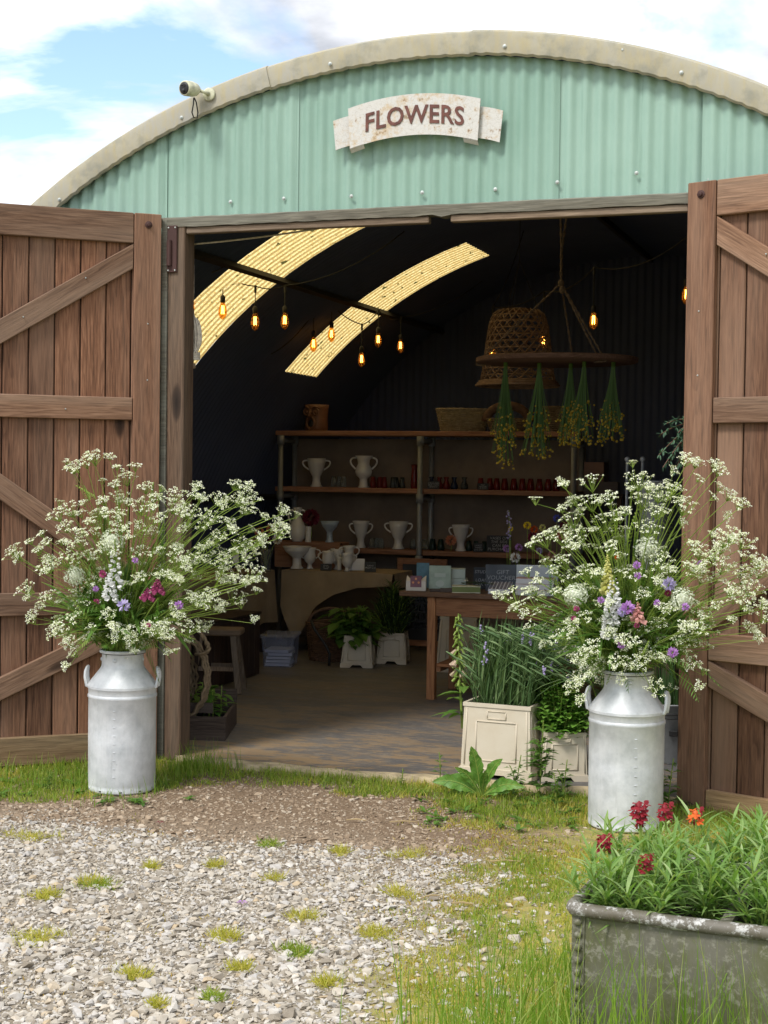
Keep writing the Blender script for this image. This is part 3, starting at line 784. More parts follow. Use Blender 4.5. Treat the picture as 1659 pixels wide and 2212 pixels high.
# ------------------------------------------------------------------ door leaves: planks, rails and braces
def door_leaf(hinge, ang, s, W_, z0, z1, rails, label):
    d = MB(); T = 0.034
    yf = lambda a, b: (min(s * a, s * b) + max(s * a, s * b)) / 2
    d.box((0.072, s * 0.019, (z0 + z1) / 2), (0.144, 0.040, z1 - z0), None, 0.004)
    root = d.build('barn_door', M['door'], barn, loc=hinge, rotz=ang)
    root['label'] = label
    pw = 0.134; npl = int((W_ - 0.02) / pw)
    pm = MB(); pm.box((0, 0, 0), (pw - 0.006, 0.022, z1 - z0 - 0.03), None, 0.005)
    p0 = None
    for i in range(npl):
        lo = (0.018 + pw * (i + 0.5) + rnd.uniform(-1, 1) * 0.001, -s * 0.0135 + rnd.uniform(-1, 1) * 0.0015, (z0 + z1) / 2)
        if p0 is None: p0 = pm.build('plank', M['door'], root, loc=lo)
        else: inst(p0, 'plank', root, lo)
    xe = W_
    mb = MB(); mb.box((W_ / 2 + .005, -s * 0.0275, (z0 + z1) / 2), (W_ - .03, 0.004, z1 - z0 - .04)); mb.build('board_tongues', M['dark_wood'], root)
    mb = MB(); mb.box((xe - 0.06, s * 0.019, (z0 + z1) / 2), (0.12, 0.040, z1 - z0), None, 0.004); mb.build('stile', M['door'], root)
    for k, (a, b) in enumerate(rails):
        L = xe - 0.12 - 0.147
        mb = MB(); mb.box((0, 0, 0), (L, T, b - a), None, 0.004)
        mb.build('rail', M['bottom_rail'] if k == 3 else M['door_x'], root, loc=(0.147 + L / 2, s * (T / 2 - 0.002), (a + b) / 2))
    def brace(x0, z0_, x1, z1_, w=0.112):
        """x0/x1: stile edges it is cut to; z0_/z1_: rail edges its corners touch"""
        sg = 1 if z1_ > z0_ else -1
        th = math.atan2(z1_ - z0_ - sg * 0.12, x1 - x0); hv = w / math.cos(th) / 2
        za, zb_ = z0_ + sg * hv, z1_ - sg * hv
        th = math.atan2(zb_ - za, x1 - x0); hv = w / math.cos(th) / 2
        c = np.array([(x0 + x1) / 2, (za + zb_) / 2]); R_ = np.array([[math.cos(th), math.sin(th)], [-math.sin(th), math.cos(th)]])
        q = [R_ @ (np.array(p_) - c) for p_ in ((x0, za - hv), (x1, zb_ - hv), (x1, zb_ + hv), (x0, za + hv))]
        e = T * 0.9; ch = 0.004; mb = MB(); k = 1 - ch / w * 2
        vs = [(p_[0], -s * e / 2, p_[1]) for p_ in q] + [(p_[0], s * (e / 2 - ch), p_[1]) for p_ in q] + [(p_[0] * (1 - ch / 1.2), s * e / 2, p_[1] * k) for p_ in q]
        fs = [(i, (i + 1) % 4, 4 + (i + 1) % 4, 4 + i) for i in range(4)] + [(4 + i, 4 + (i + 1) % 4, 8 + (i + 1) % 4, 8 + i) for i in range(4)] + [(8, 9, 10, 11), (3, 2, 1, 0)]
        o = mb.add(vs, fs).build('brace', M['door_x'], root, loc=(c[0], s * (T * 0.45 - 0.002), c[1]))
        o.rotation_euler = (0, -th, 0)
        return o
    r = rails
    brace(0.148, r[0][0] - 0.002, xe - 0.122, r[1][1] + 0.002)
    brace(0.148, r[2][1] + 0.002, xe - 0.122, r[1][0] - 0.002)
    brace(0.148, r[2][0] - 0.002, xe - 0.122, r[3][1] + 0.002)
    mb = MB(); mb.lathe([(0.020, 0), (0.020, 0.003), (0.012, 0.006), (0.010, 0.014), (0, 0.016)], 10)
    for z in (r[0][1] - 0.06, r[3][0] + 0.06):
        o = mb.build('coach_bolt', M['rusty'], root, loc=(0.07, s * 0.039, z)); o.rotation_euler = (-s * PI / 2, 0, 0)
    mb = MB(); mb.ball((0, 0, 0), 0.0045, 6, 4); n0 = None
    for (x, z) in ((0.5, r[1][0] + 0.05), (0.07, 2.35), (0.07, 2.05), (0.40, r[0][0] - 0.20), (0.72, r[0][0] - 0.42)):
        lo = (x, s * 0.034 if x > 0.1 else s * 0.0395, z)
        if n0 is None: n0 = mb.build('nail', M['bolt'], root, loc=lo)
        else: inst(n0, 'nail', root, lo)
    return root
RL = [(2.775, 2.935), (1.835, 1.955), (0.80, 0.92), (0.015, 0.165)]
RR = [(2.790, 2.955), (1.825, 1.945), (0.715, 0.845), (-0.04, 0.105)]
dl = door_leaf((-1.475, -0.055, 0), math.radians(220), 1, 1.36, 0.015, 2.935, RL, 'brown boarded door leaf behind the churn at the left of the doorway')
dr_ = door_leaf((1.345, -0.075, 0), math.radians(-20.5), -1, 1.36, -0.04, 2.955, RR, 'brown boarded door leaf folded back at the right of the doorway')

# ------------------------------------------------------------------ sign, camera, rope on the front
sg = thing('shop_sign', 'flaking white ribbon-shaped metal sign reading FLOWERS on green gable', 'sign', (-0.042, -0.03, 3.0))
XC, ZT, KK = 0.0, 0.478, 0.40
def strip(x0, x1, ztop, h, y, k=KK, xm=0.0, n=20, th=0.006, sl=0.0):
    mb = MB(); vs = []
    for x in np.linspace(x0, x1, n):
        t = ztop - k * (x - xm) ** 2 + sl * (x - xm)
        wid = 1.0 
        tx = x - 0.10 * (x - xm) * 0.0
        xb = x * 0.965
        for (yy) in (y, y + th):
            vs += [(x, yy, t), (xb, yy, t - h)]
    fs = []
    for i in range(n - 1):
        a, b = 4 * i, 4 * i + 4
        fs += [(a, a + 1, b + 1, b), (a + 2, b + 2, b + 3, a + 3), (a, b, b + 2, a + 2), (a + 1, a + 3, b + 3, b + 1)]
    fs += [(0, 2, 3, 1), (4 * n - 4, 4 * n - 3, 4 * n - 1, 4 * n - 2)]
    return mb.add(vs, fs)
strip(-0.355, 0.345, ZT, 0.205, -0.045).build('banner', M['sign'], sg)
strip(-0.445, -0.29, 0.402, 0.150, -0.022, 0.9, -0.30, 8, sl=0.05).build('ribbon_tail', M['sign'], sg)
strip(0.275, 0.455, 0.402, 0.155, -0.022, 0.9, 0.29, 8, sl=-0.05).build('ribbon_tail', M['sign'], sg)
for sx, x0 in ((-1, -0.343), (1, 0.333)):
    mb = MB(); x1 = x0 - sx * 0.075
    mb.add([(x0, -0.046, 0.225), (x1, -0.046, 0.243), (x1, -0.026, 0.225), (x0, -0.022, 0.205)], [(0, 1, 2, 3)]).add([(x0, -0.044, 0.225), (x1, -0.044, 0.243), (x1, -0.024, 0.225), (x0, -0.020, 0.205)], [(3, 2, 1, 0)])
    mb.build('ribbon_fold', M['sign'], sg)
vs, fs = text_geo('FLOWERS', 0.128, 0.002, bold=0.0022, spacing=1.06)
vs[:, 0] *= 0.52 / (vs[:, 0].max() - vs[:, 0].min())
k2 = []
for x, y, z in vs:
    base = ZT - 0.108 - KK * x * x
    a = -2 * KK * x * 0.8
    k2.append((x - y * math.sin(a) * -0.0 + 0.0, -0.0475 - z, base + y * 1.0 + (y * 0)))
MB().add(k2, fs).build('lettering', M['sign_ink'], sg)
for x in (-0.33, 0.32):
    MB().tube([(x, 0.026, 0.30), (x, -0.02, 0.30)], 0.006, 8).build('bracket', M['rusty'], sg)

p = at(452, 204, -0.075)
sc = thing('security_camera', 'small grubby white bullet camera bracketed on the verge', 'camera', p)
mb = MB(); mb.lathe([(0.035, 0.0), (0.035, 0.006), (0.030, 0.009), (0.0, 0.010)], 20)
o = mb.build('wall_plate', M['cam_white'], sc, True); o.rotation_euler = (PI / 2, 0, 0)
mb = MB(); mb.tube([(0, -0.008, 0), (-0.012, -0.035, 0.004), (-0.03, -0.055, 0.010)], [0.012, 0.008, 0.010], 10); mb.build('bracket_arm', M['cam_white'], sc, True)
dirv = nrm((-0.25, -0.92, -0.12)); xx = nrm(np.cross(dirv, (0, 0, 1))); yy = np.cross(dirv, xx)
Rm = Matrix(((xx[0], yy[0], dirv[0]), (xx[1], yy[1], dirv[1]), (xx[2], yy[2], dirv[2])))
mb = MB(); mb.lathe([(0.0, -0.055), (0.022, -0.05), (0.034, -0.03), (0.040, 0.0), (0.040, 0.045), (0.038, 0.055), (0.033, 0.056), (0.0, 0.05)], 20)
o = mb.build('body', M['cam_white'], sc, True, loc=(-0.062, -0.085, 0.012)); o.rotation_euler = Rm.to_euler()
mb = MB(); mb.lathe([(0.033, 0.0), (0.031, 0.006), (0.02, 0.008), (0.0, 0.0085)], 20); mb.ball((0, 0.012, 0.007), 0.011, 10, 6); mb.box((0, -0.012, 0.008), (0.028, 0.012, 0.006), None, 0.002)
o2 = mb.build('lens_face', M['black'], o, True, loc=(0, 0, 0.052))
mb = MB(); mb.tube([(-0.055, -0.07, -0.03), (-0.062, -0.06, -0.06), (-0.075, -0.05, -0.10), (-0.07, -0.04, -0.125), (-0.055, -0.03, -0.128), (-0.048, -0.035, -0.10), (-0.05, -0.05, -0.05), (-0.053, -0.07, -0.03)], 0.0035, 6)
mb.build('cable', M['cable'], sc, True)

# rope line and coil on a timber cleat inside the left post
cl = thing('rope_coil', 'pale braided rope wound on a timber cleat inside the doorway', 'rope', tuple(at(415, 725, 0.12)))
base = np.array(cl.location)
mb = MB(); mb.box((-0.012, 0.0, 0.0), (0.030, 0.045, 0.30), None, 0.004); mb.box((-0.005, 0, -0.165), (0.045, 0.03, 0.03), None, 0.004); mb.build('cleat', M['strip'], cl)
mb = MB()
for k in range(9):
    w_ = 0.016 + 0.0045 * k; hgt = 0.125 - 0.004 * k; pts = []
    for t in np.linspace(0, 2 * PI, 22, endpoint=False):
        pts.append((0.006 + w_ * 0.8 * math.cos(t) + 0.002 * k, -0.03 + 0.006 * (k % 3) - 0.004 * math.sin(3 * t), hgt * math.sin(t) - 0.012 * (k % 2)))
    mb.tube(pts, 0.0052, 6, closed=True)
for k in range(4):
    pts = [(0.002 + 0.042 * math.cos(t), 0.032 * math.sin(t) - 0.004, -0.128 + 0.010 * k + 0.003 * math.sin(t * 2)) for t in np.linspace(0, 2 * PI, 18, endpoint=False)]
    mb.tube(pts, 0.0065, 6, closed=True)
mb.build('coil', M['rope'], cl, True)
e = at(409, 528, 0.12) - base
mb = MB(); mb.tube([(0.012, -0.02, 0.12), (0.010, -0.01, 0.25), (0.004, 0, 0.38), tuple(e)], 0.005, 6); mb.build('hanging_line', M['rope'], cl, True)
q = at(822, 468, 0.55) - base
mb = MB(); mb.tube(bez(e, (e + q) / 2 + np.array([0, 0, -0.035]), q, 14), 0.0055, 6)
mb.tube([e + np.array([0.01 * math.cos(t) + 0.008, 0, 0.014 * math.sin(t) - 0.006]) for t in np.linspace(0, 2 * PI, 10, endpoint=False)], 0.003, 5, closed=True)
mb.build('stretched_line', M['rope'], cl, True)
# ------------------------------------------------------------------ shelving at the back
FZ = 0.03                                     # floor level
SY = 5.2                                      # front of the shelving
def X_at(u, v, Y): return float(at(u, v, Y)[0])
ZS = [float(at(900, 931.5, SY)[2]), float(at(900, 1056, SY)[2]), float(at(900, 1189, SY)[2])]    # tops of the boards
sx0, sx1 = X_at(597, 935, SY), X_at(1248, 935, SY)
sh = thing('shelf_unit', 'brown timber shelves on scaffold pipes along the back', 'shelves', ((sx0 + sx1) / 2, SY, FZ))
ox, oy, oz = (sx0 + sx1) / 2, SY, FZ
xm = X_at(908, 1060, SY)
mb = MB(); mb.box(((sx0 + sx1) / 2 - ox, 0.16, ZS[0] - 0.021 - oz), (sx1 - sx0, 0.36, 0.042), None, 0.004); mb.build('shelf_board', M['shelf'], sh)
for z in ZS[1:]:
    for a, b in ((sx0, xm + 0.03), (xm + 0.034, sx1)):
        mb = MB(); mb.box(((a + b) / 2 - ox, 0.16, z - 0.021 - oz), (b - a, 0.36, 0.042), None, 0.004); mb.build('shelf_board', M['shelf'], sh)
for u in (608, 909, 1240):
    px = X_at(u, 1060, SY)
    for dy in (-0.028, 0.30):
        mb = MB(); mb.tube([(px - ox, dy, 0), (px - ox, dy, ZS[0] - 0.045 - oz)], 0.024, 12); mb.build('pipe', M['pipe'], sh, True)
    for z in (ZS[0] - 0.085, ZS[1] - 0.085, ZS[2] - 0.085):
        mb = MB(); mb.tube([(px - ox, -0.06, z - oz), (px - ox, 0.33, z - oz)], 0.021, 10)
        for dy in (-0.028, 0.30):
            mb.tube([(px - ox, dy, z - oz - 0.04), (px - ox, dy, z - oz + 0.04)], 0.033, 12)
        mb.build('clamp', M['galv'], sh, True)
bx0, bx1 = X_at(640, 1060, SY + .35), sx1
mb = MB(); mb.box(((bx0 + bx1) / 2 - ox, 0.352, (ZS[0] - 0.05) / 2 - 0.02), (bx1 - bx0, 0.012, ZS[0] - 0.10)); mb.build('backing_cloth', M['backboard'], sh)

ORD = ['first', 'second', 'third', 'fourth', 'fifth', 'sixth', 'seventh', 'eighth', 'ninth', 'last']
# ------------------------------------------------------------------ vessels
def handle_pts(x0, z0, x1, z1, bulge, lift, n=12):
    pts = []
    for t in np.linspace(0, 1, n):
        x = x0 * (1 - t) + x1 * t; z = z0 * (1 - t) + z1 * t
        pts.append((x + bulge * math.sin(PI * t ** 0.75), 0, z + lift * math.sin(PI * min(1, t * 1.5)) * (1 - t)))
    return pts
PROF = {
 'flare': ([(0.20, 0), (0.215, .02), (0.15, .10), (0.13, .22), (0.135, .34), (0.155, .38), (0.20, .50), (0.25, .70), (0.29, .88), (0.325, 1.0), (0.305, 1.0), (0.26, .86), (0.19, .52), (0.0, .42)], (.29, .90, .20, .52, .17, .06)),
 'wide': ([(0.22, 0), (0.235, .02), (0.18, .08), (0.145, .22), (0.15, .36), (0.19, .42), (0.27, .58), (0.32, .78), (0.35, 1.0), (0.33, 1.0), (0.29, .75), (0.20, .48), (0, .44)], (.33, .93, .27, .60, .19, .06)),
 'amphora': ([(0.17, 0), (0.18, .02), (0.135, .08), (0.12, .26), (0.14, .30), (0.24, .38), (0.27, .50), (0.24, .62), (0.185, .74), (0.20, .86), (0.28, 1.0), (0.262, 1.0), (0.18, .86), (0.16, .74), (0, .5)], (.24, .94, .25, .58, .17, .05)),
 'bowl': ([(0.24, 0), (0.25, .02), (0.17, .12), (0.155, .45), (0.19, .52), (0.40, .74), (0.52, 1.0), (0.50, 1.0), (0.37, .76), (0.15, .58), (0, .56)], None),
 'jug': ([(0.15, 0), (0.16, .02), (0.24, .12), (0.27, .28), (0.24, .45), (0.15, .62), (0.10, .75), (0.10, .88), (0.14, 1.0), (0.125, 1.0), (0.085, .86), (0.085, .75), (0, .6)], (.11, .93, .19, .55, .12, .06)),
 'cup': ([(0.17, 0), (0.18, .02), (0.12, .08), (0.11, .22), (0.25, .34), (0.32, .52), (0.29, .74), (0.28, .86), (0.33, 1.0), (0.31, 1.0), (0.26, .84), (0.28, .6), (0, .36)], (.31, .92, .31, .48, .20, .06)),
 'tall': ([(0.17, 0), (0.175, .02), (0.165, .4), (0.165, .9), (0.15, 1.0), (0.13, 1.0), (0.13, .9), (0, .1)], None),
}
def vessel(kind, u, v, Y, z, h, label, name='urn', mat_='white_glaze', cat='vase', group=None, ws=1.0, rotz=0.33, wavy=False):
    p = at(u, v, Y); t = thing(name, label, cat, (p[0], Y, z), rotz, group)
    prof, hd = PROF[kind]
    wob = (lambda a, zz: 1 + (0.05 * math.sin(3 * a) if zz > h * .85 else 0)) if wavy else None
    mb = MB(); mb.lathe([(r * h * ws, zz * h) for r, zz in prof], 28, wob=wob); mb.build('body', M[mat_], t, True)
    if hd:
        a = [x * h * (ws if i in (0, 2) else 1) for i, x in enumerate(hd)]
        for s in (1, -1):
            pts = [(s * q[0], q[1], q[2]) for q in handle_pts(*a)]
            mb = MB(); mb.tube(pts, 0.030 * h, 8); mb.build('handle', M[mat_], t, True)
    return t
Z0, Z1, Z2 = ZS
YS = SY + 0.13
pm = mpp(at(900, 1060, YS))
vessel('wide', 683, 1056, YS, Z1, 63 * pm, 'white two-handled urn nearest the pipe frame on middle shelf', group='white urns', ws=.95)
vessel('amphora', 785, 1056, YS, Z1, 70 * pm, 'white round-bellied two-handled urn on middle shelf', group='white urns')
vessel('flare', 779, 1188, YS, Z2, 59 * pm, 'slim flared white urn on lower shelf', group='white urns')
vessel('wide', 860, 1189, YS, Z2, 60 * pm, 'broad white two-handled urn beside the middle pipe on lower shelf', group='white urns')
vessel('flare', 995, 1190, YS, Z2, 56 * pm, 'white wavy-rimmed urn beside the coral flower on lower shelf', group='white urns', wavy=True, ws=1.1)

def tumbler(u, h, wd, Y, z, mt, label, name='glass_tumbler', group='small coloured glass vases', neck=False, v=1056):
    p = at(u, v, Y); r = wd / 2
    if neck: pr = [(r * .8, 0), (r, h * .15), (r * .95, h * .35), (r * .5, h * .62), (r * .45, h * .78), (r * .72, h), (r * .66, h), (r * .4, h * .78), (r * .85, h * .3), (0, h * .06)]
    else: pr = [(r * .85, 0), (r, h * .12), (r * .9, h * .45), (r * .62, h), (r * .56, h), (r * .84, h * .42), (r * .8, h * .1), (0, h * .06)]
    mb = MB(); mb.lathe(pr, 14)
    o = mb.build(name, M[mt], None, True, loc=(p[0], Y, z)); tag(o, label, 'vase', group); return o
lab_c = 'small clear glass tumbler between the white urns on middle shelf'
for i, u in enumerate((720, 732, 742)): tumbler(u, 24 * pm, 14 * pm, YS + rnd.uniform(-.03, .05), Z1, 'glass', ('leftmost', 'middle', 'rightmost')[i] + ' of three clear tumblers between the middle-shelf urns', group='clear tumblers on middle shelf')
for i, u in enumerate((806, 820, 830)): tumbler(u, 24 * pm, 14 * pm, YS + rnd.uniform(-.03, .05), Z1, 'red_glass', ORD[i] + ' dim maroon tumbler counting right from round-bellied urn', group='maroon tumblers on middle shelf')
for i, u in enumerate((849, 855, 869)): tumbler(u, 24 * pm, 14 * pm, YS + rnd.uniform(-.04, .06), Z1, 'grey_glass', ORD[2 - i] + ' smoky tumbler counting left from tall ruby vase', group='smoky tumblers on middle shelf')
p = at(896, 1056, YS); h = 52 * pm; r = 7 * pm
mb = MB(); mb.lathe([(r, 0), (r * 1.1, h * .1), (r * .9, h * .6), (r * .75, h * .82), (r * 1.05, h), (r * .95, h), (r * .6, h * .8), (r * .8, h * .5), (0, .01)], 16)
tag(mb.build('tall_vase', M['red_glass'], None, True, loc=(p[0], YS - .02, Z1)), 'tall ruby glass vase beside the middle pipe', 'vase')
for u, mt, lb in ((932, 'navy_glass', 'navy glass bud vase behind first price card'), (949, 'red_glass', 'dull red glass bud vase next to navy one'), (964, 'red_glass', 'bright red glass bud vase between two dark ones'), (981, 'navy_glass', 'wide-lipped navy bud vase right of the red one'), (1003, 'grey_glass', 'smoke-grey bud vase ending the dark row')):
    tumbler(u, 26 * pm, 17 * pm, YS + .02, Z1, mt, lb, 'bud_vase', 'bud vases on middle shelf', True)
for i, u in enumerate((1038, 1058, 1073, 1090, 1110, 1128, 1146, 1165, 1184, 1201)):
    tumbler(u, 25 * pm, 16 * pm, YS + rnd.uniform(-.02, .04), Z1, 'red_glass', ORD[i] + ' ruby bottle from its price card in the long red row', 'glass_bottle', 'ruby bottles on middle shelf', v=1062)
for i, u in enumerate((803, 814, 823)): tumbler(u, 22 * pm, 15 * pm, YS + rnd.uniform(-.02, .05), Z2, 'glass', ('leftmost', 'middle', 'rightmost')[i] + ' clear tumbler between slim and broad urns on lower shelf', group='clear tumblers on lower shelf', v=1188)
for i, u in enumerate((892, 914, 919)): tumbler(u, 22 * pm, 15 * pm, YS + rnd.uniform(.0, .06), Z2, 'glass', ('clear tumbler left of the middle pipe on lower shelf', 'clear tumbler close right of the middle pipe on lower shelf', 'clear tumbler next to the first dark green one')[i], group='clear tumblers by the pipe', v=1188)
for i, u in enumerate((934, 952)): tumbler(u, 24 * pm, 17 * pm, YS, Z2, 'green_glass', ('dark green tumbler farther left of coral flower', 'dark green tumbler touching coral flower on its left')[i], group='green tumblers left of the flower', v=1188)
for i, u in enumerate((1013, 1028, 1046)): tumbler(u, 22 * pm, 15 * pm, YS + .02, Z2, 'green_glass', ORD[i] + ' dark green tumbler right of wavy-rimmed white urn', group='green tumblers right of the urn', v=1188)

def card(u, v, Y, z, w, h, text, label, mt='slate', lean=0.25, rot=0.3, size=None, name='price_card', cat='card', th=0.006, base_v=None):
    p = at(u, v, Y)
    t = thing(name, label, cat, (p[0], Y, z), rot)
    Rm_ = np.array([[1, 0, 0], [0, math.cos(lean), math.sin(lean)], [0, -math.sin(lean), math.cos(lean)]])
    mb = MB(); mb.box(Rm_ @ np.array([0, 0, h / 2]), (w, th, h), Rm_, 0.001); mb.build('board', M[mt], t)
    if text:
        vs, fs = text_geo(text, size or h / 4, 0.0004, shear=0.12, spacing=1.05, line=.95)
        k = min(1.0, 0.92 * w / (vs[:, 0].max() - vs[:, 0].min()), 0.9 * h / (vs[:, 1].max() - vs[:, 1].min())); vs = vs * k
        q = np.stack([vs[:, 0], -th / 2 - 0.0008 - vs[:, 2] * 0, vs[:, 1] + h / 2], 1)
        MB().add(q @ Rm_.T, fs).build('lettering', M['chalk'], t)
    return t
card(936, 1058, YS - .10, Z1 + .001, 25 * pm, 17 * pm, 'COLOURED\nBUD VASES\n£8 EACH', 'little black price card before the navy bud vase')
card(1043, 1062, YS - .10, Z1 + .001, 23 * pm, 14 * pm, 'POSY\nBOTTLES\n£6 EACH', 'little black price card before the ruby bottles')
card(1033, 1192, YS - .10, Z2 + .001, 20 * pm, 19 * pm, 'LARGE\nVASES\n£12 £15', 'little black price card before dark green tumblers')
card(1078, 1195, YS - .02, Z2 + .001, 52 * pm, 36 * pm, 'VASES ON\nTHE SIDE\nCAN BE\nPURCHASED', 'black chalkboard about vases standing on lower shelf', size=.04, name='chalkboard', cat='chalkboard')

# flowers that are one blossom in a vessel or on a stem
def pompom(mb, c, r, n=60, mi=0, w=0.45, L=0.5):
    for i in range(n):
        z = 1 - 2 * (i + .5) / n; a = i * 2.39996
        d = np.array([math.sqrt(1 - z * z) * math.cos(a), math.sqrt(1 - z * z) * math.sin(a), z])
        d = nrm(d + rng.normal(0, .12, 3))
        mb.leaf(np.array(c) + d * r * (1 - L), d, nrm(np.cross(d, (0.3, 0.2, 1)) + rng.normal(0, .3, 3)), r * L * 1.15, r * w, 0.15, 0.2, mi, 3)
def bloom(name, u, v, Y, r, mt, label, zbase, n=60, stem=True, group=None, cat='flower'):
    p = at(u, v, Y); t = thing(name, label, cat, (p[0], Y, zbase), 0, group)
    h = p[2] - zbase
    mb = MB(); pompom(mb, (0, 0, h), r, n); mb.build('petals', M[mt], t)
    mb = MB(); mb.tube(bez((0, 0, 0), (0.015, 0.0, h * .5), (0, 0, h - r * .5), 5), 0.003, 5); mb.build('stem', M['stem'], t, True)
    return t
bloom('coral_flower', 974, 1167, YS - .08, 12 * pm, 'peach_fl', 'coral pompom flower in front of lower shelf urn', Z2)

# top of the shelving: baskets and face pot
def basket(mb_, r0, r1, h, n=44, rings=14, rr=0.006, sx=1.0, sy=1.0):
    for k in range(rings):
        t = k / (rings - 1); R_ = r0 + (r1 - r0) * t; pts = []
        for j in range(n):
            a = 2 * PI * j / n; R2 = R_ + 0.005 * (1 if (j + k) % 2 else -1)
            pts.append((R2 * math.cos(a) * sx, R2 * math.sin(a) * sy, rr + h * t + 0.002 * math.sin(5 * a + k)))
        mb_.tube(pts, rr, 5, closed=True)
    for j in range(n // 2):
        a = 2 * PI * j / (n // 2)
        mb_.tube([(r0 * math.cos(a) * sx, r0 * math.sin(a) * sy, 0.002), (r1 * math.cos(a) * sx, r1 * math.sin(a) * sy, h)], 0.004, 4)
    mb_.lathe([(0.001, 0.004), (r0 * .98, 0.004)], 24, sx=sx, sy=sy)
def basket_thing(name, u, v, Y, z, r0, r1, h, mt, label, sx=1.0, sy=1.0, rotz=0.3, **k):
    p = at(u, v, Y); t = thing(name, label, 'basket', (p[0], Y, z), rotz)
    mb = MB(); basket(mb, r0, r1, h, sx=sx, sy=sy, **k); mb.build('weave', M[mt], t, True)
    mb = MB()
    for j in range(3):
        pts = [((r1 + .006 * math.cos(8 * a + j * 2.1)) * math.cos(a) * sx, (r1 + .006 * math.cos(8 * a + j * 2.1)) * math.sin(a) * sy, h + 0.006 + .006 * math.sin(8 * a + j * 2.1)) for a in np.linspace(0, 2 * PI, 64, endpoint=False)]
        mb.tube(pts, 0.006, 5, closed=True)
    mb.build('rim', M[mt], t, True)
    return t
YB = SY + .17
basket_thing('wicker_basket', 1000, 928, YB, Z0, 46 * pm, 57 * pm, 46 * pm, 'wicker_pale', 'pale oval wicker basket on top shelf left of arched trug', 1.0, 0.62)
basket_thing('wicker_basket', 1205, 928, YB, Z0, 36 * pm, 42 * pm, 50 * pm, 'wicker', 'darker wicker basket on top shelf behind dried bunches', 1.0, 0.8)
p = at(1096, 928, YB)
t = thing('willow_trug', 'willow trug with thick arched handle on top shelf', 'basket', (p[0], YB, Z0), 0.3)
mb = MB(); basket(mb, 34 * pm, 46 * pm, 26 * pm, rings=8, sy=.7); mb.build('weave', M['wicker'], t, True)
mb = MB(); mb.tube([(46 * pm * math.cos(a), 0, 22 * pm + 34 * pm * math.sin(a)) for a in np.linspace(0, PI, 18)], 0.040, 10); mb.build('handle', M['wicker_brown'], t, True)
# carved face pot
p = at(681, 926, SY + .1)
t = thing('face_pot', 'brown stoneware pot modelled as a shouting face on top shelf', 'pot', (p[0], SY + .13, Z0), -0.15)
Hh, Rr = 58 * pm, 27 * pm
mb = MB(); mb.lathe([(Rr * .86, 0), (Rr * .94, Hh * .1), (Rr * .9, Hh * .5), (Rr * .96, Hh * .85), (Rr * 1.02, Hh), (Rr * .92, Hh), (Rr * .85, Hh * .6), (0, Hh * .5)], 24); mb.build('body', M['terracotta'], t, True)
for sx_ in (-1, 1):
    a = -PI / 2 + sx_ * .48; c = np.array([math.cos(a) * Rr * .9, math.sin(a) * Rr * .9, Hh * .72])
    mb = MB(); mb.ball(c, Rr * .20, 12, 8); mb.tube([c + np.array([math.cos(q) * Rr * .27, -0.012, math.sin(q) * Rr * .27]) for q in np.linspace(0, 2 * PI, 14, endpoint=False)], Rr * .07, 6, closed=True); mb.build('eye', M['terracotta'], t, True)
    mb = MB(); mb.tube([(sx_ * Rr * .12, -Rr * 1.0, Hh * .86), (sx_ * Rr * .4, -Rr * .98, Hh * .92), (sx_ * Rr * .75, -Rr * .72, Hh * .84)], [Rr * .06, Rr * .1, Rr * .05], 7); mb.build('brow', M['terracotta'], t, True)
mb = MB(); mb.tube([(0, -Rr * .92, Hh * .80), (0, -Rr * 1.05, Hh * .68), (0, -Rr * 1.18, Hh * .56), (0, -Rr * .95, Hh * .52)], [Rr * .07, Rr * .11, Rr * .2, Rr * .1], 8); mb.build('nose', M['terracotta'], t, True)
mb = MB(); mb.ball((0, -Rr * .80, Hh * .28), Rr * .36, 14, 8, sc=(.8, .5, 1.15)); mb.build('mouth', M['black'], t, True)
mb = MB(); mb.tube([(math.cos(q) * Rr * .36, -Rr * .96, Hh * .28 + math.sin(q) * Rr * .5) for q in np.linspace(0, 2 * PI, 18, endpoint=False)], Rr * .11, 7, closed=True); mb.build('lips', M['terracotta'], t, True)

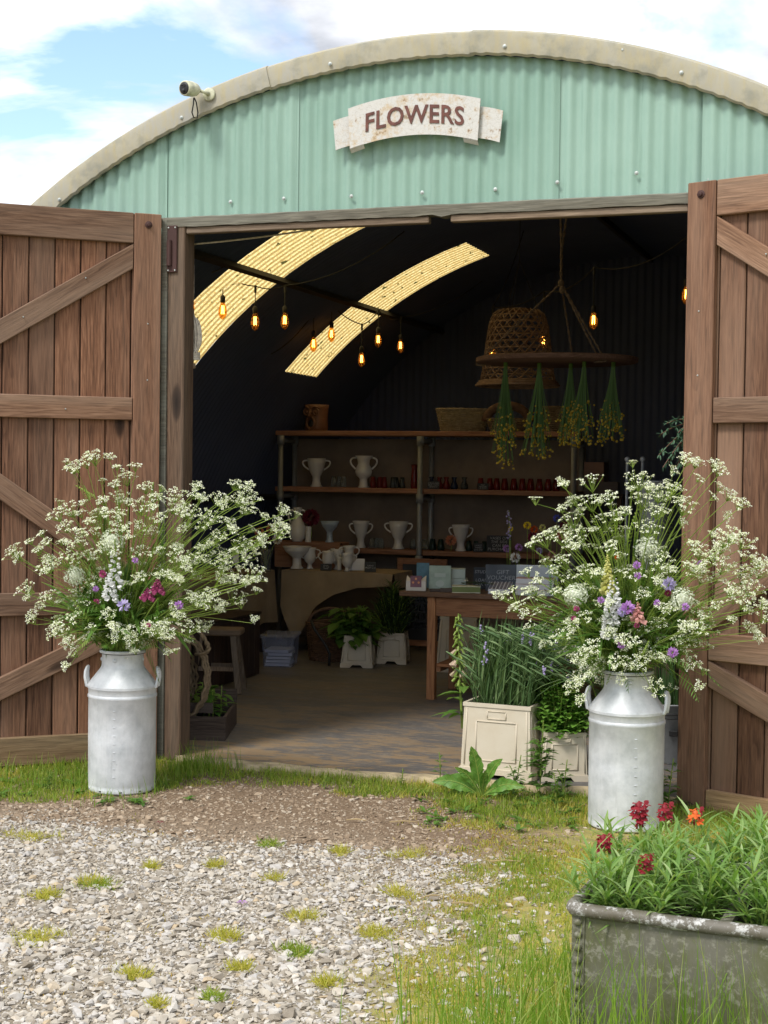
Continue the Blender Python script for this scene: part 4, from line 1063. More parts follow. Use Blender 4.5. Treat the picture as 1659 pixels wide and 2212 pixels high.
# ------------------------------------------------------------------ hessian covered tables along the left and the back
def cloth_drop(mb, a, b, z, low, n=40, wav=0.02, out=(0, -1, 0)):
    a, b = np.array(a, float), np.array(b, float); o = np.array(out, float); vs = []
    rows = 7
    for i, t in enumerate(np.linspace(0, 1, n)):
        q = a + (b - a) * t; zl = low(t)
        for k in range(rows):
            s = k / (rows - 1); zz = z + (zl - z) * s
            vs.append(tuple(q + o * (0.008 + (wav * math.sin(t * 19 + 1.3 * math.sin(t * 7)) + wav) * s) + np.array([0, 0, zz - q[2]])))
    mb.add(vs, [(i * rows + k, (i + 1) * rows + k, (i + 1) * rows + k + 1, i * rows + k + 1) for i in range(n - 1) for k in range(rows - 1)])
ZT_ = 0.725
def trestle(name, x0, x1, y0, y1, label, cloth_label, drops):
    t = thing(name, label, 'table', ((x0 + x1) / 2, (y0 + y1) / 2, FZ)); c = np.array([(x0 + x1) / 2, (y0 + y1) / 2])
    mb = MB(); mb.box((0, 0, ZT_ - 0.035 - FZ), (x1 - x0, y1 - y0, 0.03)); mb.build('table_top', M['dark_wood'], t)
    for sx_ in (-1, 1):
        for sy_ in (-1, 1):
            mb = MB(); mb.box((sx_ * ((x1 - x0) / 2 - .06), sy_ * ((y1 - y0) / 2 - .06), (ZT_ - .05 - FZ) / 2), (.05, .05, ZT_ - .05 - FZ)); mb.build('leg', M['dark_wood'], t)
    k = thing('tablecloth', cloth_label, 'tablecloth', ((x0 + x1) / 2, (y0 + y1) / 2, ZT_ - .018))
    mb = MB(); nx = 14; vs = []
    for yy in np.linspace(y0 - .008, y1, nx):
        for xx in np.linspace(x0, x1 + .008, nx):
            vs.append((xx, yy, ZT_ + rnd.uniform(0, .0035) - .003))
    mb.add(vs, [(j * nx + i, j * nx + i + 1, (j + 1) * nx + i + 1, (j + 1) * nx + i) for j in range(nx - 1) for i in range(nx - 1)])
    for a, b, low, o in drops: cloth_drop(mb, (*a, ZT_), (*b, ZT_), ZT_ - .001, low, out=o)
    mb.v = [(x - (x0 + x1) / 2, y - (y0 + y1) / 2, z - ZT_ + .018) for x, y, z in mb.v]
    mb.build('cloth', M['hessian'], k, True)
    return t
TB = (-2.66, -1.66, 4.42, 4.98)
def low_back(t):
    pts = [(0, .42), (.05, .30), (.13, .13), (.20, .22), (.32, .42), (.48, .53), (.7, .60), (1, .62)]
    return float(np.interp(t, *zip(*pts)))
trestle('trestle_table', *TB, 'low dark trestle under hessian before the shelves', 'brown hessian cloth with pointed corner hanging below back table',
        [((TB[0], TB[2]), (TB[1], TB[2]), low_back, (0, -1, 0)), ((TB[1], TB[2]), (TB[1], TB[3]), lambda t: .60, (1, 0, 0))])
TL = (-3.40, -2.72, 2.35, 4.38)
trestle('trestle_table', *TL, 'long dark trestle under hessian along the curved wall', 'brown hessian cloth hanging straight along side table',
        [((TL[1], TL[2]), (TL[1], TL[3]), lambda t: .27 + .02 * math.sin(t * 9), (1, 0, 0)), ((TL[0], TL[2]), (TL[1], TL[2]), lambda t: .30, (0, -1, 0))])
# riser and pots on the back table
rx0, rx1 = X_at(600, 1190, 4.80), X_at(742, 1190, 4.80)
ZR = float(at(650, 1171, 4.72)[2])
r_ = thing('display_riser', 'brown timber riser box on hessian back table', 'box', ((rx0 + rx1) / 2, 4.83, ZT_ + .001))
mb = MB(); mb.box((0, 0, (ZR - ZT_) - .009), (rx1 - rx0, .22, .018), None, .002); mb.build('top_board', M['shelf'], r_)
mb = MB(); mb.box((0, -.10, (ZR - ZT_ - .018) / 2), (rx1 - rx0 - .01, .016, ZR - ZT_ - .018)); mb.build('front_board', M['shelf'], r_)
for sx_ in (-1, 1):
    mb = MB(); mb.box((sx_ * ((rx1 - rx0) / 2 - .012), .01, (ZR - ZT_ - .018) / 2), (.016, .18, ZR - ZT_ - .018)); mb.build('side_board', M['shelf'], r_)
pt = mpp(at(680, 1200, 4.7)); ZTt = ZT_ + .002
vessel('jug', 642, 1170, 4.80, ZR, 74 * pt, 'tall white bottle jug with loop handles on riser', 'jug', cat='jug')
vessel('bowl', 712, 1170, 4.83, ZR, 46 * pt, 'blue-grey footed bowl on riser', 'footed_bowl', 'blue_glaze', 'bowl', ws=.86)
vessel('tall', 666, 1170, 4.76, ZR, 34 * pt, 'plain white cylinder vase holding burgundy flower', 'bud_vase', ws=1.1)
bloom('burgundy_flower', 672, 1118, 4.76, 19 * pt, 'burgundy_fl', 'big burgundy flower above the back table', ZR + .02, 90)
vessel('bowl', 641, 1222, 4.58, ZTt, 48 * pt, 'wide white footed bowl at front of hessian back table', 'footed_bowl', cat='bowl', ws=1.25)
vessel('cup', 669, 1220, 4.64, ZTt, 45 * pt, 'white goblet half hidden by wide footed bowl', 'goblet', cat='goblet', ws=.95)
vessel('cup', 708, 1219, 4.55, ZTt, 40 * pt, 'small white two-handled cup behind black card on back table', 'two_handled_cup', cat='cup')
vessel('cup', 729, 1205, 4.68, ZTt, 44 * pt, 'white two-handled cup standing behind its smaller twins', 'two_handled_cup', cat='cup', ws=1.1)
vessel('amphora', 754, 1215, 4.62, ZTt, 52 * pt, 'white amphora-shaped jar at right of the small cups', 'jar', cat='jar')
vessel('cup', 750, 1222, 4.50, ZTt, 38 * pt, 'smallest white two-handled cup at front right of back table', 'two_handled_cup', cat='cup')
vessel('tall', 733, 1219, 4.58, ZTt, 28 * pt, 'short white cylinder pot between the cups', 'pot', cat='pot')
card(704, 1226, 4.48, ZTt, 24 * pt, 15 * pt, 'BOWL\nOF THE\nWEEK', 'black leaning card before the small two-handled cup', lean=.45)
card(800, 1221, 4.50, ZTt, 24 * pt, 22 * pt, 'URNS\nFROM £40', 'black card at right end of hessian back table', lean=.4)
card(772, 1220, 4.62, ZTt, 30 * pt, 26 * pt, None, 'white printed sheet propped among the cups', 'paper', lean=.35, name='printed_sheet', cat='sheet', th=.003)
# tags and flower vase on the side table
for i, (u, v, Y) in enumerate(((489, 1195, 3.2), (510, 1190, 3.4), (528, 1185, 3.6))):
    p = at(u, v, Y); t = thing('tag_stand', ('nearest', 'middle', 'farthest')[i] + ' white tag on wire stand along side table', 'tag', (p[0], Y, ZT_ + .001), .3, 'tag stands on side table')
    mb = MB(); mb.tube([(0, 0, 0), (0, 0, .20)], .003, 5); mb.lathe([(.03, 0), (.03, .006), (0, .007)], 12); mb.build('wire_stand', M['black'], t)
    mb = MB(); mb.box((0, -.005, .15), (.045, .003, .07)); mb.build('card', M['paper'], t)
p = at(574, 1220, 4.1); t = thing('flower_vase', 'clear glass vase of peach flowers on side table corner', 'vase', (p[0], 4.1, ZT_ + .002))
mb = MB(); mb.lathe([(.04, 0), (.045, .01), (.045, .12), (.07, .19), (.065, .19), (.042, .12), (0, .01)], 18); mb.build('glass', M['glass'], t, True)
for i, (dx_, dz_, mt) in enumerate(((-.06, .33, 'peach_fl'), (.04, .36, 'peach_fl'), (0, .28, 'burgundy_fl'), (.10, .27, 'white_petal'), (-.1, .25, 'yellow_fl'))):
    mb = MB(); pompom(mb, (dx_, 0, dz_), .042, 40); mb.build('blossom', M[mt], t)
    mb = MB(); mb.tube(bez((0, 0, .02), (dx_ * .3, 0, dz_ * .6), (dx_, 0, dz_), 5), .003, 4); mb.build('stem', M['stem'], t, True)

# ------------------------------------------------------------------ low things along the left
XB_, YB0, YB1, HB = -2.24, 1.95, 3.03, float(at(568, 1326, 3.03)[2]) - FZ
t = thing('slatted_chest', 'dark stained chest with upright boards under side table', 'chest', (XB_ - .2, (YB0 + YB1) / 2, FZ))
L = YB1 - YB0
mb = MB(); mb.box((-.02, 0, HB / 2), (.36, L - .04, HB - .02)); mb.build('body', M['dark_wood'], t)
nb = 11; mb = MB(); mb.box((0, 0, 0), (.022, L / nb - .006, HB - .01), None, .003); b0 = None
for i in range(nb):
    lo = (.19, -L / 2 + L / nb * (i + .5), HB / 2)
    if b0 is None: b0 = mb.build('board', M['dark_wood'], t, loc=lo)
    else: inst(b0, 'board', t, lo)
mb = MB(); mb.box((0, 0, HB + .008), (.42, L + .02, .02), None, .003); mb.build('lid', M['dark_wood'], t)
# plastic tub of papers
p = atz(595, 1440, FZ); t = thing('storage_tub', 'bluish clear plastic tub of papers beside slatted chest', 'tub', (p[0], p[1] + .1, FZ), .25)
mb = MB(); a, b, h = .125, .16, .23
vs = [(sx_ * a * k, sy_ * b * k, z) for z, k in ((.004, .88), (h, 1.0)) for sx_, sy_ in ((-1, -1), (1, -1), (1, 1), (-1, 1))]
mb.add(vs, [(0, 3, 2, 1), (0, 1, 5, 4), (1, 2, 6, 5), (2, 3, 7, 6), (3, 0, 4, 7)]); mb.build('shell', M['tub'], t)
mb = MB(); mb.box((0, 0, h + .012), (2 * a + .03, 2 * b + .03, .026), None, .008); mb.build('lid', M['tub'], t)
for i in range(5):
    mb = MB(); mb.box((rnd.uniform(-.01, .01), rnd.uniform(-.01, .01), .02 + i * .026), (.19, .24, .02), rz(rnd.uniform(-.06, .06))); mb.build('paper_stack', M['paper'], t)
# wooden stool
p1 = atz(508, 1500, FZ)
HS = .42
t = thing('wooden_stool', 'worn rustic stool with plank seat beside slatted chest', 'stool', (p1[0] - .17, p1[1] + .08, FZ), .28)
mb = MB(); mb.box((0, 0, HS), (.34, .21, .045), None, .010); mb.build('seat', M['stool_x'], t)
for sx_ in (-1, 1):
    for sy_ in (-1, 1):
        mb = MB(); mb.bar((sx_ * .165, sy_ * .12, 0), (sx_ * .115, sy_ * .07, HS - .02), .042, .036, (0, 1, 0), .004); mb.build('leg', M['stool'], t)
for sx_ in (-1, 1):
    mb = MB(); mb.bar((sx_ * .14, -.095, .20), (sx_ * .14, .095, .20), .03, .02, (1, 0, 0), .003); mb.build('stretcher', M['stool'], t)
for sy_ in (-1, 1):
    mb = MB(); mb.bar((-.142, sy_ * .098, .17), (.142, sy_ * .098, .17), .03, .02, (0, 1, 0), .003); mb.build('stretcher', M['stool'], t)
# plant crate by the left post
cf, cb = atz(487, 1600, FZ), atz(513, 1561, FZ)
ang = math.atan2(cb[1] - cf[1], cb[0] - cf[0]) - PI / 2
t = thing('plant_crate', 'dark wooden crate of seedlings just inside left post', 'crate', cf, ang)
WC, DC, HC = .40, .56, .135
for nm, c, d in (('front_board', (-WC / 2, .009, HC / 2), (WC, .018, HC)), ('side_board', (-.009, DC / 2, HC / 2), (.018, DC - .04, HC)), ('side_board', (-WC + .009, DC / 2, HC / 2), (.018, DC - .04, HC)), ('rear_board', (-WC / 2, DC - .009, HC / 2 + .04), (WC, .018, HC + .08)), ('base_board', (-WC / 2, DC / 2, .008), (WC - .04, DC - .04, .014)), ('divider', (-WC / 2 - .03, .13, HC + .03), (WC - .12, .016, .06)), ('divider', (-WC / 2, .13, .05), (.03, .1, .10))):
    mb = MB(); mb.box(c, d, None, .002); mb.build(nm, M['crate'], t)
for i, (x, y) in enumerate(((-.10, .22), (-.20, .20), (-.30, .24), (-.14, .34), (-.25, .36), (-.08, .42), (-.2, .46))):
    pl = Matrix.Rotation(ang, 4, 'Z') @ Vector((x, y, 0)); q = Vector(cf) + pl
    s = thing('seedling_pot', ('front right', 'front middle', 'front left', 'centre right', 'centre left', 'rear right', 'rear middle')[i] + ' leafy seedling pot in the dark crate', 'plant', (q.x, q.y, FZ + .017), rnd.uniform(0, 6), 'seedlings in the crate')
    mb = MB(); mb.lathe([(.028, 0), (.038, .07), (.034, .07), (0, .06)], 12); mb.build('pot', M['black'], s)
    mb = MB()
    for k in range(16):
        a = rnd.uniform(0, 6.28); z = rnd.uniform(.10, .24); e = rnd.uniform(-.1, .7)
        mb.leaf((0.012 * math.cos(a), .012 * math.sin(a), z), (math.cos(a), math.sin(a), e), (0, 0, 1), rnd.uniform(.06, .09), rnd.uniform(.03, .045), .4, .2, 0, 5)
    mb.build('leaves', M['leaf_bright'], s)
    mb = MB(); mb.tube([(0, 0, .06), (.005, 0, .24)], .003, 5); mb.build('stem', M['stem'], s)
# round wicker tray standing on edge behind the left post
p = at(405, 1470, .42)
t = thing('wicker_tray', 'round twisted wicker basket with rope-like handle propped behind left post', 'basket', (X_at(424, 1480, .42) - .27, .42, FZ + .02), .12)
mb = MB(); Rb = .31
for k in range(16):
    rr = Rb * (1 - .055 * k) if k > 4 else Rb
    yo = .02 * min(k, 5) if k <= 4 else .10
    pts = [((rr + .006 * (1 if (j + k) % 2 else -1)) * math.cos(2 * PI * j / 48), yo, Rb + .012 + (rr + .006 * (1 if (j + k) % 2 else -1)) * math.sin(2 * PI * j / 48)) for j in range(48)]
    mb.tube(pts, .0095, 5, closed=True)
mb.build('weave', M['wicker'], t, True)
mb = MB()
for j in range(2):
    pts = [(Rb * .86 + .07 * math.sin(PI * s) + .008 * math.cos(20 * s + j * PI), -.03 + .008 * math.sin(20 * s + j * PI), Rb + .16 + .15 * s - .04 * math.sin(PI * s)) for s in np.linspace(0, 1, 30)]
    mb.tube(pts, .009, 6)
mb.build('handle', M['wicker'], t, True)
# wicker hamper under the back table
p = atz(695, 1432, FZ)
t = thing('log_basket', 'brown wicker log basket with hoop handle under the cloth corner', 'basket', (p[0], p[1] + .2, FZ), .2)
mb = MB(); basket(mb, .17, .2, .30, 44, 20, .008, 1.0, .8); mb.build('weave', M['wicker_brown'], t, True)
mb = MB(); mb.tube([(.19 * math.cos(a), 0, .29 + .13 * math.sin(a)) for a in np.linspace(0, PI, 16)], .014, 8); mb.build('handle', M['wicker_brown'], t, True)
p = atz(711, 1440, FZ); q = at(672, 1340, p[1])
t = thing('bent_pipe', 'black bent pipe leaning against brown log basket', 'pipe', p)
d = q - p; mb = MB(); mb.tube([(0, 0, .01), (0.004, 0, .10), (d[0] * .2, 0, .17), (d[0] * .8, .0, d[2] * .8), tuple(d)], .012, 8); mb.build('tube', M['black'], t, True)
# ------------------------------------------------------------------ flower buckets
def bucket_geo(wb, wt_, h, d=None):
    """tapered rectangular trade bucket: ribbed foot band with cut-outs, sunk panels, open top"""
    d = d or 1.0; mb = MB()
    def ring(w, z, t=1.0): return [(-w / 2, -w / 2 * d, z), (w / 2, -w / 2 * d, z), (w / 2, w / 2 * d, z), (-w / 2, w / 2 * d, z)]
    zs = [(wb * 1.03, .022), (wb * 1.03, h * .13), (wb * .985, h * .135), (wt_, h - .02), (wt_ * 1.03, h - .019), (wt_ * 1.03, h), (wt_ * .95, h), (wt_ * .93, h * .55)]
    vs = []
    for w, z in zs: vs += ring(w, z)
    fs = []
    for i in range(len(zs) - 1):
        for j in range(4):
            fs.append((i * 4 + j, i * 4 + (j + 1) % 4, (i + 1) * 4 + (j + 1) % 4, (i + 1) * 4 + j))
    fs.append(tuple((len(zs) - 1) * 4 + j for j in range(4)))
    mb.add(vs, fs)
    w = wb * 1.03                                    # four corner feet below the band
    for sx_ in (-1, 1):
        for sy_ in (-1, 1):
            a, b = sx_ * w / 2, sy_ * w / 2 * d; L = w * .30
            q = [(a, b), (a - sx_ * L, b), (a - sx_ * L, b - sy_ * .02), (a - sx_ * .02, b - sy_ * .02), (a - sx_ * .02, b - sy_ * L * d), (a, b - sy_ * L * d)]
            q2 = [(a, b), (a - sx_ * L * 1.25, b), (a - sx_ * L * 1.25, b - sy_ * .02), (a - sx_ * .02, b - sy_ * .02), (a - sx_ * .02, b - sy_ * L * d * 1.25), (a, b - sy_ * L * d * 1.25)]
            f = [(0, 1, 7, 6), (1, 2, 8, 7), (2, 3, 9, 8), (3, 4, 10, 9), (4, 5, 11, 10), (5, 0, 6, 11), (0, 5, 4, 3, 2, 1)]
            mb.add([(x, y, 0) for x, y in q] + [(x, y, .0222) for x, y in q2], f)
    return mb
def bucket_thing(loc, wb, wt_, h, rot, label, group='cream trade flower buckets'):
    t = thing('flower_bucket', label, 'bucket', loc, rot, group)
    bucket_geo(wb, wt_, h).build('shell', M['bucket'], t, 30)
    for k in range(4):                                # raised frame round each sunk panel, corner ribs
        zl, zh = h * .24, h * .76; mb = MB()
        def P_(x, z): 
            w = (wb * .985 + (wt_ - wb * .985) * (z - h * .165) / (h * .835 - .02)) / 2
            return np.array([x * w, -w - .0012, z])
        c = [P_(-.58, zl), P_(.58, zl), P_(.6, zh), P_(-.6, zh)]
        for a, b in zip(c, c[1:] + c[:1]): mb.tube([a, b], .0035, 6)
        c = [P_(-.28, h * .80), P_(.28, h * .80), P_(.28, h * .90), P_(-.28, h * .90)]
        for a, b in zip(c, c[1:] + c[:1]): mb.tube([a, b], .003, 5)
        for x in (-.9, .9): mb.tube([P_(x, h * .17), P_(x, h * .93)], .0035, 6)
        o = mb.build('raised_frame', M['bucket'], t, True); o.rotation_euler = (0, 0, k * PI / 2)
    return t
def foot(u0, v0, u1, v1):
    a, b = atz(u0, v0, FZ), atz(u1, v1, FZ); return a, b
# large front bucket, smaller front bucket, two at the back, two under the table
a, b = foot(990, 1676, 1148, 1692)
w = float(np.linalg.norm(b - a)); an = math.atan2(b[1] - a[1], b[0] - a[0])
def centre(a, b, d): 
    n_ = np.array([-(b - a)[1], (b - a)[0], 0]); n_ = n_ / np.linalg.norm(n_); return (a + b) / 2 + n_ * d / 2
BK1 = centre(a, b, w); H1 = 158 * mpp(BK1)
bucket_thing(BK1, w * .97, w * .90, H1, an, 'large cream bucket of grey-green barley at the doorway')
a2, b2 = foot(1158, 1690, 1262, 1690); w2 = float(np.linalg.norm(b2 - a2)); an2 = math.atan2(b2[1] - a2[1], b2[0] - a2[0])
BK2 = centre(a2, b2, w2) + np.array([0.02, 0.02, 0]); H2 = 104 * mpp(BK2)
bucket_thing(BK2, w2 * .95, w2 * .86, H2, an2, 'smaller cream bucket of mint beside the large one')
a3, b3 = foot(733, 1442, 806, 1444); w3 = float(np.linalg.norm(b3 - a3)); an3 = math.atan2(b3[1] - a3[1], b3[0] - a3[0])
BK3 = centre(a3, b3, w3); H3 = 68 * mpp(BK3)
bucket_thing(BK3, w3 * .94, w3 * .76, H3, an3, 'cream bucket with grey blot on its front at the back')
mb = MB(); mb.lathe([(0, .002), (.022, .0015), (.034, 0)], 14, wob=lambda a, z: 1 + .3 * math.sin(3 * a) + .2 * math.sin(7 * a))
a4, b4 = foot(811, 1434, 880, 1436); w4 = float(np.linalg.norm(b4 - a4))
BK4 = centre(a4, b4, w4); H4 = 66 * mpp(BK4)
bucket_thing(BK4, w4 * .94, w4 * .78, H4, an3 - .05, 'plain cream bucket next to the chalkboard at the back')
p5 = atz(985, 1452, FZ); BK5 = np.array([p5[0], p5[1] + .14, FZ]); s5 = mpp(BK5)
bucket_thing(BK5, 92 * s5, 78 * s5, 118 * s5, .1, 'tall cream bucket under the table seen past the front leg')
p6 = atz(1215, 1462, FZ); BK6 = np.array([p6[0], p6[1] + .12, FZ])
bucket_thing(BK6, 86 * s5, 72 * s5, 116 * s5, .12, 'cream bucket under the table behind the barley')
def spots(c, w, n, ang=0.0):
    for _ in range(n):
        q = rz(ang) @ np.array([rnd.uniform(-.5, .5) * w, rnd.uniform(-.5, .5) * w, 0]); yield np.array(c) + q
# barley: long nodding blades with bristly heads, a few lavender tips
t = thing('barley_bunch', 'grey-green barley stems leaning right in large cream bucket', 'plant', (BK1[0], BK1[1], FZ + H1 * .55))
o_ = np.array([BK1[0], BK1[1], FZ + H1 * .55])
mb = MB(); hb = MB(); fb = MB()
for q in spots((0, 0, 0), w * .68, 380, an):
    hgt = rnd.uniform(.30, .56); lean = np.array([rnd.uniform(-.10, .26), rnd.uniform(-.08, .08), 0])
    b_ = q + np.array([0, 0, 0.0]); top = b_ + lean * 1.2 + np.array([q[0] * .5, q[1] * .3, hgt])
    pts = bez(b_, b_ + np.array([q[0] * .1, q[1] * .1, hgt * .7]), top, 6)
    mb.tube(pts, [.0028, .0028, .0025, .0022, .002, .0015], 3, False)
    d = nrm(pts[-1] - pts[-2] + np.array([.25, 0, -.15]))
    if rnd.random() < .90:
        hb.tube([top, top + d * .035, top + d * .075 + np.array([.008, 0, -.012])], [.003, .0065, .001], 4, False)
        for k in range(3):
            dd = nrm(d + rng.normal(0, .18, 3)); hb.leaf(top + d * .02, dd, (0, 0, 1), .10, .0025, .25, 0, 0, 3)
    else:
        for k in range(9):
            fb.ball(top + np.array([0, 0, -.006 * k]) + rng.normal(0, .005, 3), .006, 5, 3)
    for k in range(2):
        s = rnd.uniform(.25, .8); i = int(s * 5); bb = pts[i]; a = rnd.uniform(0, 6.28)
        mb.leaf(bb, (math.cos(a) * .5 + .15, math.sin(a) * .5, 1), (math.cos(a), math.sin(a), -.3), rnd.uniform(.14, .26), rnd.uniform(.006, .011), .35, .2, 0, 5)
mb.build('stalks', M['leaf_grey'], t); hb.build('ears', M['leaf_grey'], t); fb.build('lavender_tips', M['lilac_fl'], t)['kind'] = 'stuff'
# foxglove spire at its left
p = at(1000, 1515, BK1[1] + .02); t = thing('foxglove', 'fading foxglove spire at the left of large cream bucket', 'plant', (p[0], p[1], FZ + H1 * .55))
tip = at(990, 1325, p[1]) - np.array(t.location); mb = MB(); pts = bez((0, 0, 0), (-.03, 0, tip[2] * .6), tip, 12)
mb.tube(pts, list(np.linspace(.007, .002, 12)), 6); mb.build('stem', M['stem'], t)
mb = MB()
for k in range(46):
    s = .35 + .65 * k / 46; i = min(10, int(s * 11)); q = pts[i] + (pts[i + 1] - pts[i]) * (s * 11 - i) ; a = k * 2.4
    L = .030 * (1.15 - s); mb.tube([q, q + np.array([math.cos(a) * .016, math.sin(a) * .016, -.004]), q + np.array([math.cos(a) * (.016 + L), math.sin(a) * (.016 + L), -.016 - L * .6])], [.003, .006, .009 * (1.3 - s)], 5)
mb.build('bells', [M['stem']], t)
mb = MB()
for k in range(9):
    s = .42 + .25 * rnd.random(); i = int(s * 11); a = rnd.uniform(0, 6.28); q = pts[i]
    mb.tube([q, q + np.array([math.cos(a) * .02, math.sin(a) * .02, -.004]), q + np.array([math.cos(a) * .045, math.sin(a) * .045, -.03])], [.003, .007, .012], 6)
mb.build('pink_bells', M['faded_pink'], t)
mb = MB()
for k in range(11):
    a = rnd.uniform(0, 6.28); mb.leaf((0, 0, rnd.uniform(.05, .24)), (math.cos(a), math.sin(a), .5), (0, 0, 1), rnd.uniform(.10, .17), rnd.uniform(.04, .06), .6, .2, 0, 5)
mb.build('leaves', M['leaf'], t)
# mint bush
def bush(name, label, loc, R3, n, L, wd, mt, h0, cat='plant', stems=26, up=.45, round_=True):
    t = thing(name, label, cat, loc); mb = MB(); sb = MB()
    for k in range(stems):
        a = rnd.uniform(0, 6.28); r = math.sqrt(rnd.random()) * .9; tp = np.array([math.cos(a) * r * R3[0], math.sin(a) * r * R3[1], h0 + R3[2] * (2 * math.sqrt(max(0.05, 1 - r * r)) - .35 + rnd.uniform(-.2, .15))])
        pts = bez((tp[0] * .25, tp[1] * .25, 0), (tp[0] * .5, tp[1] * .5, tp[2] * .6), tp, 6); sb.tube(pts, .003, 4, False)
        m_ = n // stems
        for j in range(m_):
            s = .22 + .78 * (j / m_); i = min(4, int(s * 5)); q = pts[i] + (pts[i + 1] - pts[i]) * (s * 5 - i); aa = j * 2.2 + k
            d = np.array([math.cos(aa), math.sin(aa), up + rnd.uniform(-.3, .3)]); LL = L * rnd.uniform(.7, 1.2)
            mb.leaf(q + nrm(d) * .008, d, (0, 0, 1), LL, LL * wd, .35, .25, 0, 5 if round_ else 4)
    sb.build('stems', M['stem'], t); mb.build('leaves', M[mt], t); return t
s2 = mpp(BK2)
bush('mint_bush', 'dense green mint bush in smaller cream bucket', (BK2[0] - .015, BK2[1], FZ + H2 * .6), (84 * s2, 74 * s2, 84 * s2), 3000, .042, .72, 'mint', .03, stems=120)
# broad-leaved hosta-like foliage and thin foliage at the back
bush('broad_foliage', 'broad dark green leaves in back bucket with grey blot', (BK3[0] - .05, BK3[1], FZ + H3 * .6), (.26, .2, .19), 230, .14, .62, 'leaf', .02, stems=24, up=.1)
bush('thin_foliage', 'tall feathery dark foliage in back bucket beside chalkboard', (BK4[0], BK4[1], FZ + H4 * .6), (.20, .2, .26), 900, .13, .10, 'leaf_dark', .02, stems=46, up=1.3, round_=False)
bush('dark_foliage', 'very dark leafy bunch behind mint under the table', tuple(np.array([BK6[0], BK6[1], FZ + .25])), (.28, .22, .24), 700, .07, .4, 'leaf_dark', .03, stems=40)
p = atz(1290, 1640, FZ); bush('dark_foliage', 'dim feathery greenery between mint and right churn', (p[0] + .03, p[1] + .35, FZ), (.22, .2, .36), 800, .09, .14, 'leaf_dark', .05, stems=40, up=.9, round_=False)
# A-board chalkboard on castors behind the back buckets
Yc = 4.92; xl, xr = X_at(858, 1300, Yc), X_at(965, 1300, Yc); zt = float(at(858, 1205, Yc)[2])
t = thing('standing_chalkboard', 'brown framed chalkboard with chalk writing standing behind the table', 'chalkboard', ((xl + xr) / 2, Yc, FZ))
wc = xr - xl; hc = zt - FZ
mb = MB(); mb.box((0, 0, hc / 2 + .03), (wc - .06, .012, hc - .10)); mb.build('slate', M['slate'], t)
for x in (-1, 1):
    mb = MB(); mb.box((x * (wc / 2 - .025), 0, hc / 2 + .02), (.05, .03, hc - .04), None, .003); mb.build('frame_side', M['shelf'], t)
    mb = MB(); mb.ball((x * (wc / 2 - .03), 0, .022), .022, 10, 6); mb.build('castor', M['galv'], t, True)
for z in (.07, hc - .025):
    mb = MB(); mb.box((0, -.002, z), (wc - .1, .03, .05), None, .003); mb.build('frame_rail', M['shelf'], t)
vs, fs = text_geo('OUR\nCULTURE\n24 7 US\nCUMMING', .085, .0005, shear=.1, line=1.0)
vs = vs * min(1, .8 * wc / (vs[:, 0].max() - vs[:, 0].min()))
MB().add(np.stack([vs[:, 0] + .03, -.0075 + vs[:, 2] * 0, vs[:, 1] + hc * .42], 1), fs).build('lettering', M['chalk'], t)

# ------------------------------------------------------------------ brown table and what stands on it
ZQ = float(at(925, 1282, 2.36)[2]) + .012
tx0, tx1, ty0, ty1 = X_at(862, 1285, 2.34), 1.05, 2.34, 2.98
t = thing('wooden_table', 'brown varnished table with square legs and slatted undershelf', 'table', (0, ty0, FZ))
mb = MB(); nb = 4
for i in range(nb):
    mb = MB(); d = (ty1 - ty0) / nb; mb.box(((tx0 + tx1) / 2, d * (i + .5), ZQ - .0175 - FZ), (tx1 - tx0, d - .0015, .035), None, .004); mb.build('top_board', M['tabletop'], t)
lx0, lx1 = X_at(933, 1400, ty0 + .06), tx1 - .2
for x in (lx0, lx1):
    for y in (.06, ty1 - ty0 - .06):
        mb = MB(); mb.box((x, y, (ZQ - .036 - FZ) / 2), (.058, .058, ZQ - .036 - FZ), None, .004); mb.build('leg', M['table_z'], t)
for y in (.055, ty1 - ty0 - .055):
    mb = MB(); mb.box(((lx0 + lx1) / 2, y, ZQ - .036 - .065 - FZ), (lx1 - lx0 - .06, .024, .125), None, .003); mb.build('apron', M['table'], t)
for x in (lx0, lx1):
    mb = MB(); mb.box((x, (ty1 - ty0) / 2, ZQ - .036 - .065 - FZ), (.024, ty1 - ty0 - .18, .125), None, .003); mb.build('apron', M['table'], t)
for i in range(5):
    d = (ty1 - ty0 - .12) / 5; mb = MB(); mb.box(((lx0 + lx1) / 2, .06 + d * (i + .5), .235), (lx1 - lx0 - .062, d - .012, .022), None, .002); mb.build('undershelf_slat', M['table'], t)
for x in (lx0 + .05, lx1 - .05):
    mb = MB(); mb.box((x, (ty1 - ty0) / 2, .208), (.03, ty1 - ty0 - .1, .03)); mb.build('undershelf_bearer', M['table'], t)
pq = mpp(at(1000, 1280, 2.5)); ZQ += .001
def boxthing(name, u, v, Y, dims, rot, mt, label, cat, z=None, ch=.002):
    p = at(u, v, Y); t = thing(name, label, cat, (p[0], Y, ZQ if z is None else z), rot)
    mb = MB(); mb.box((0, 0, dims[2] / 2), dims, None, ch); mb.build('body', M[mt], t); return t
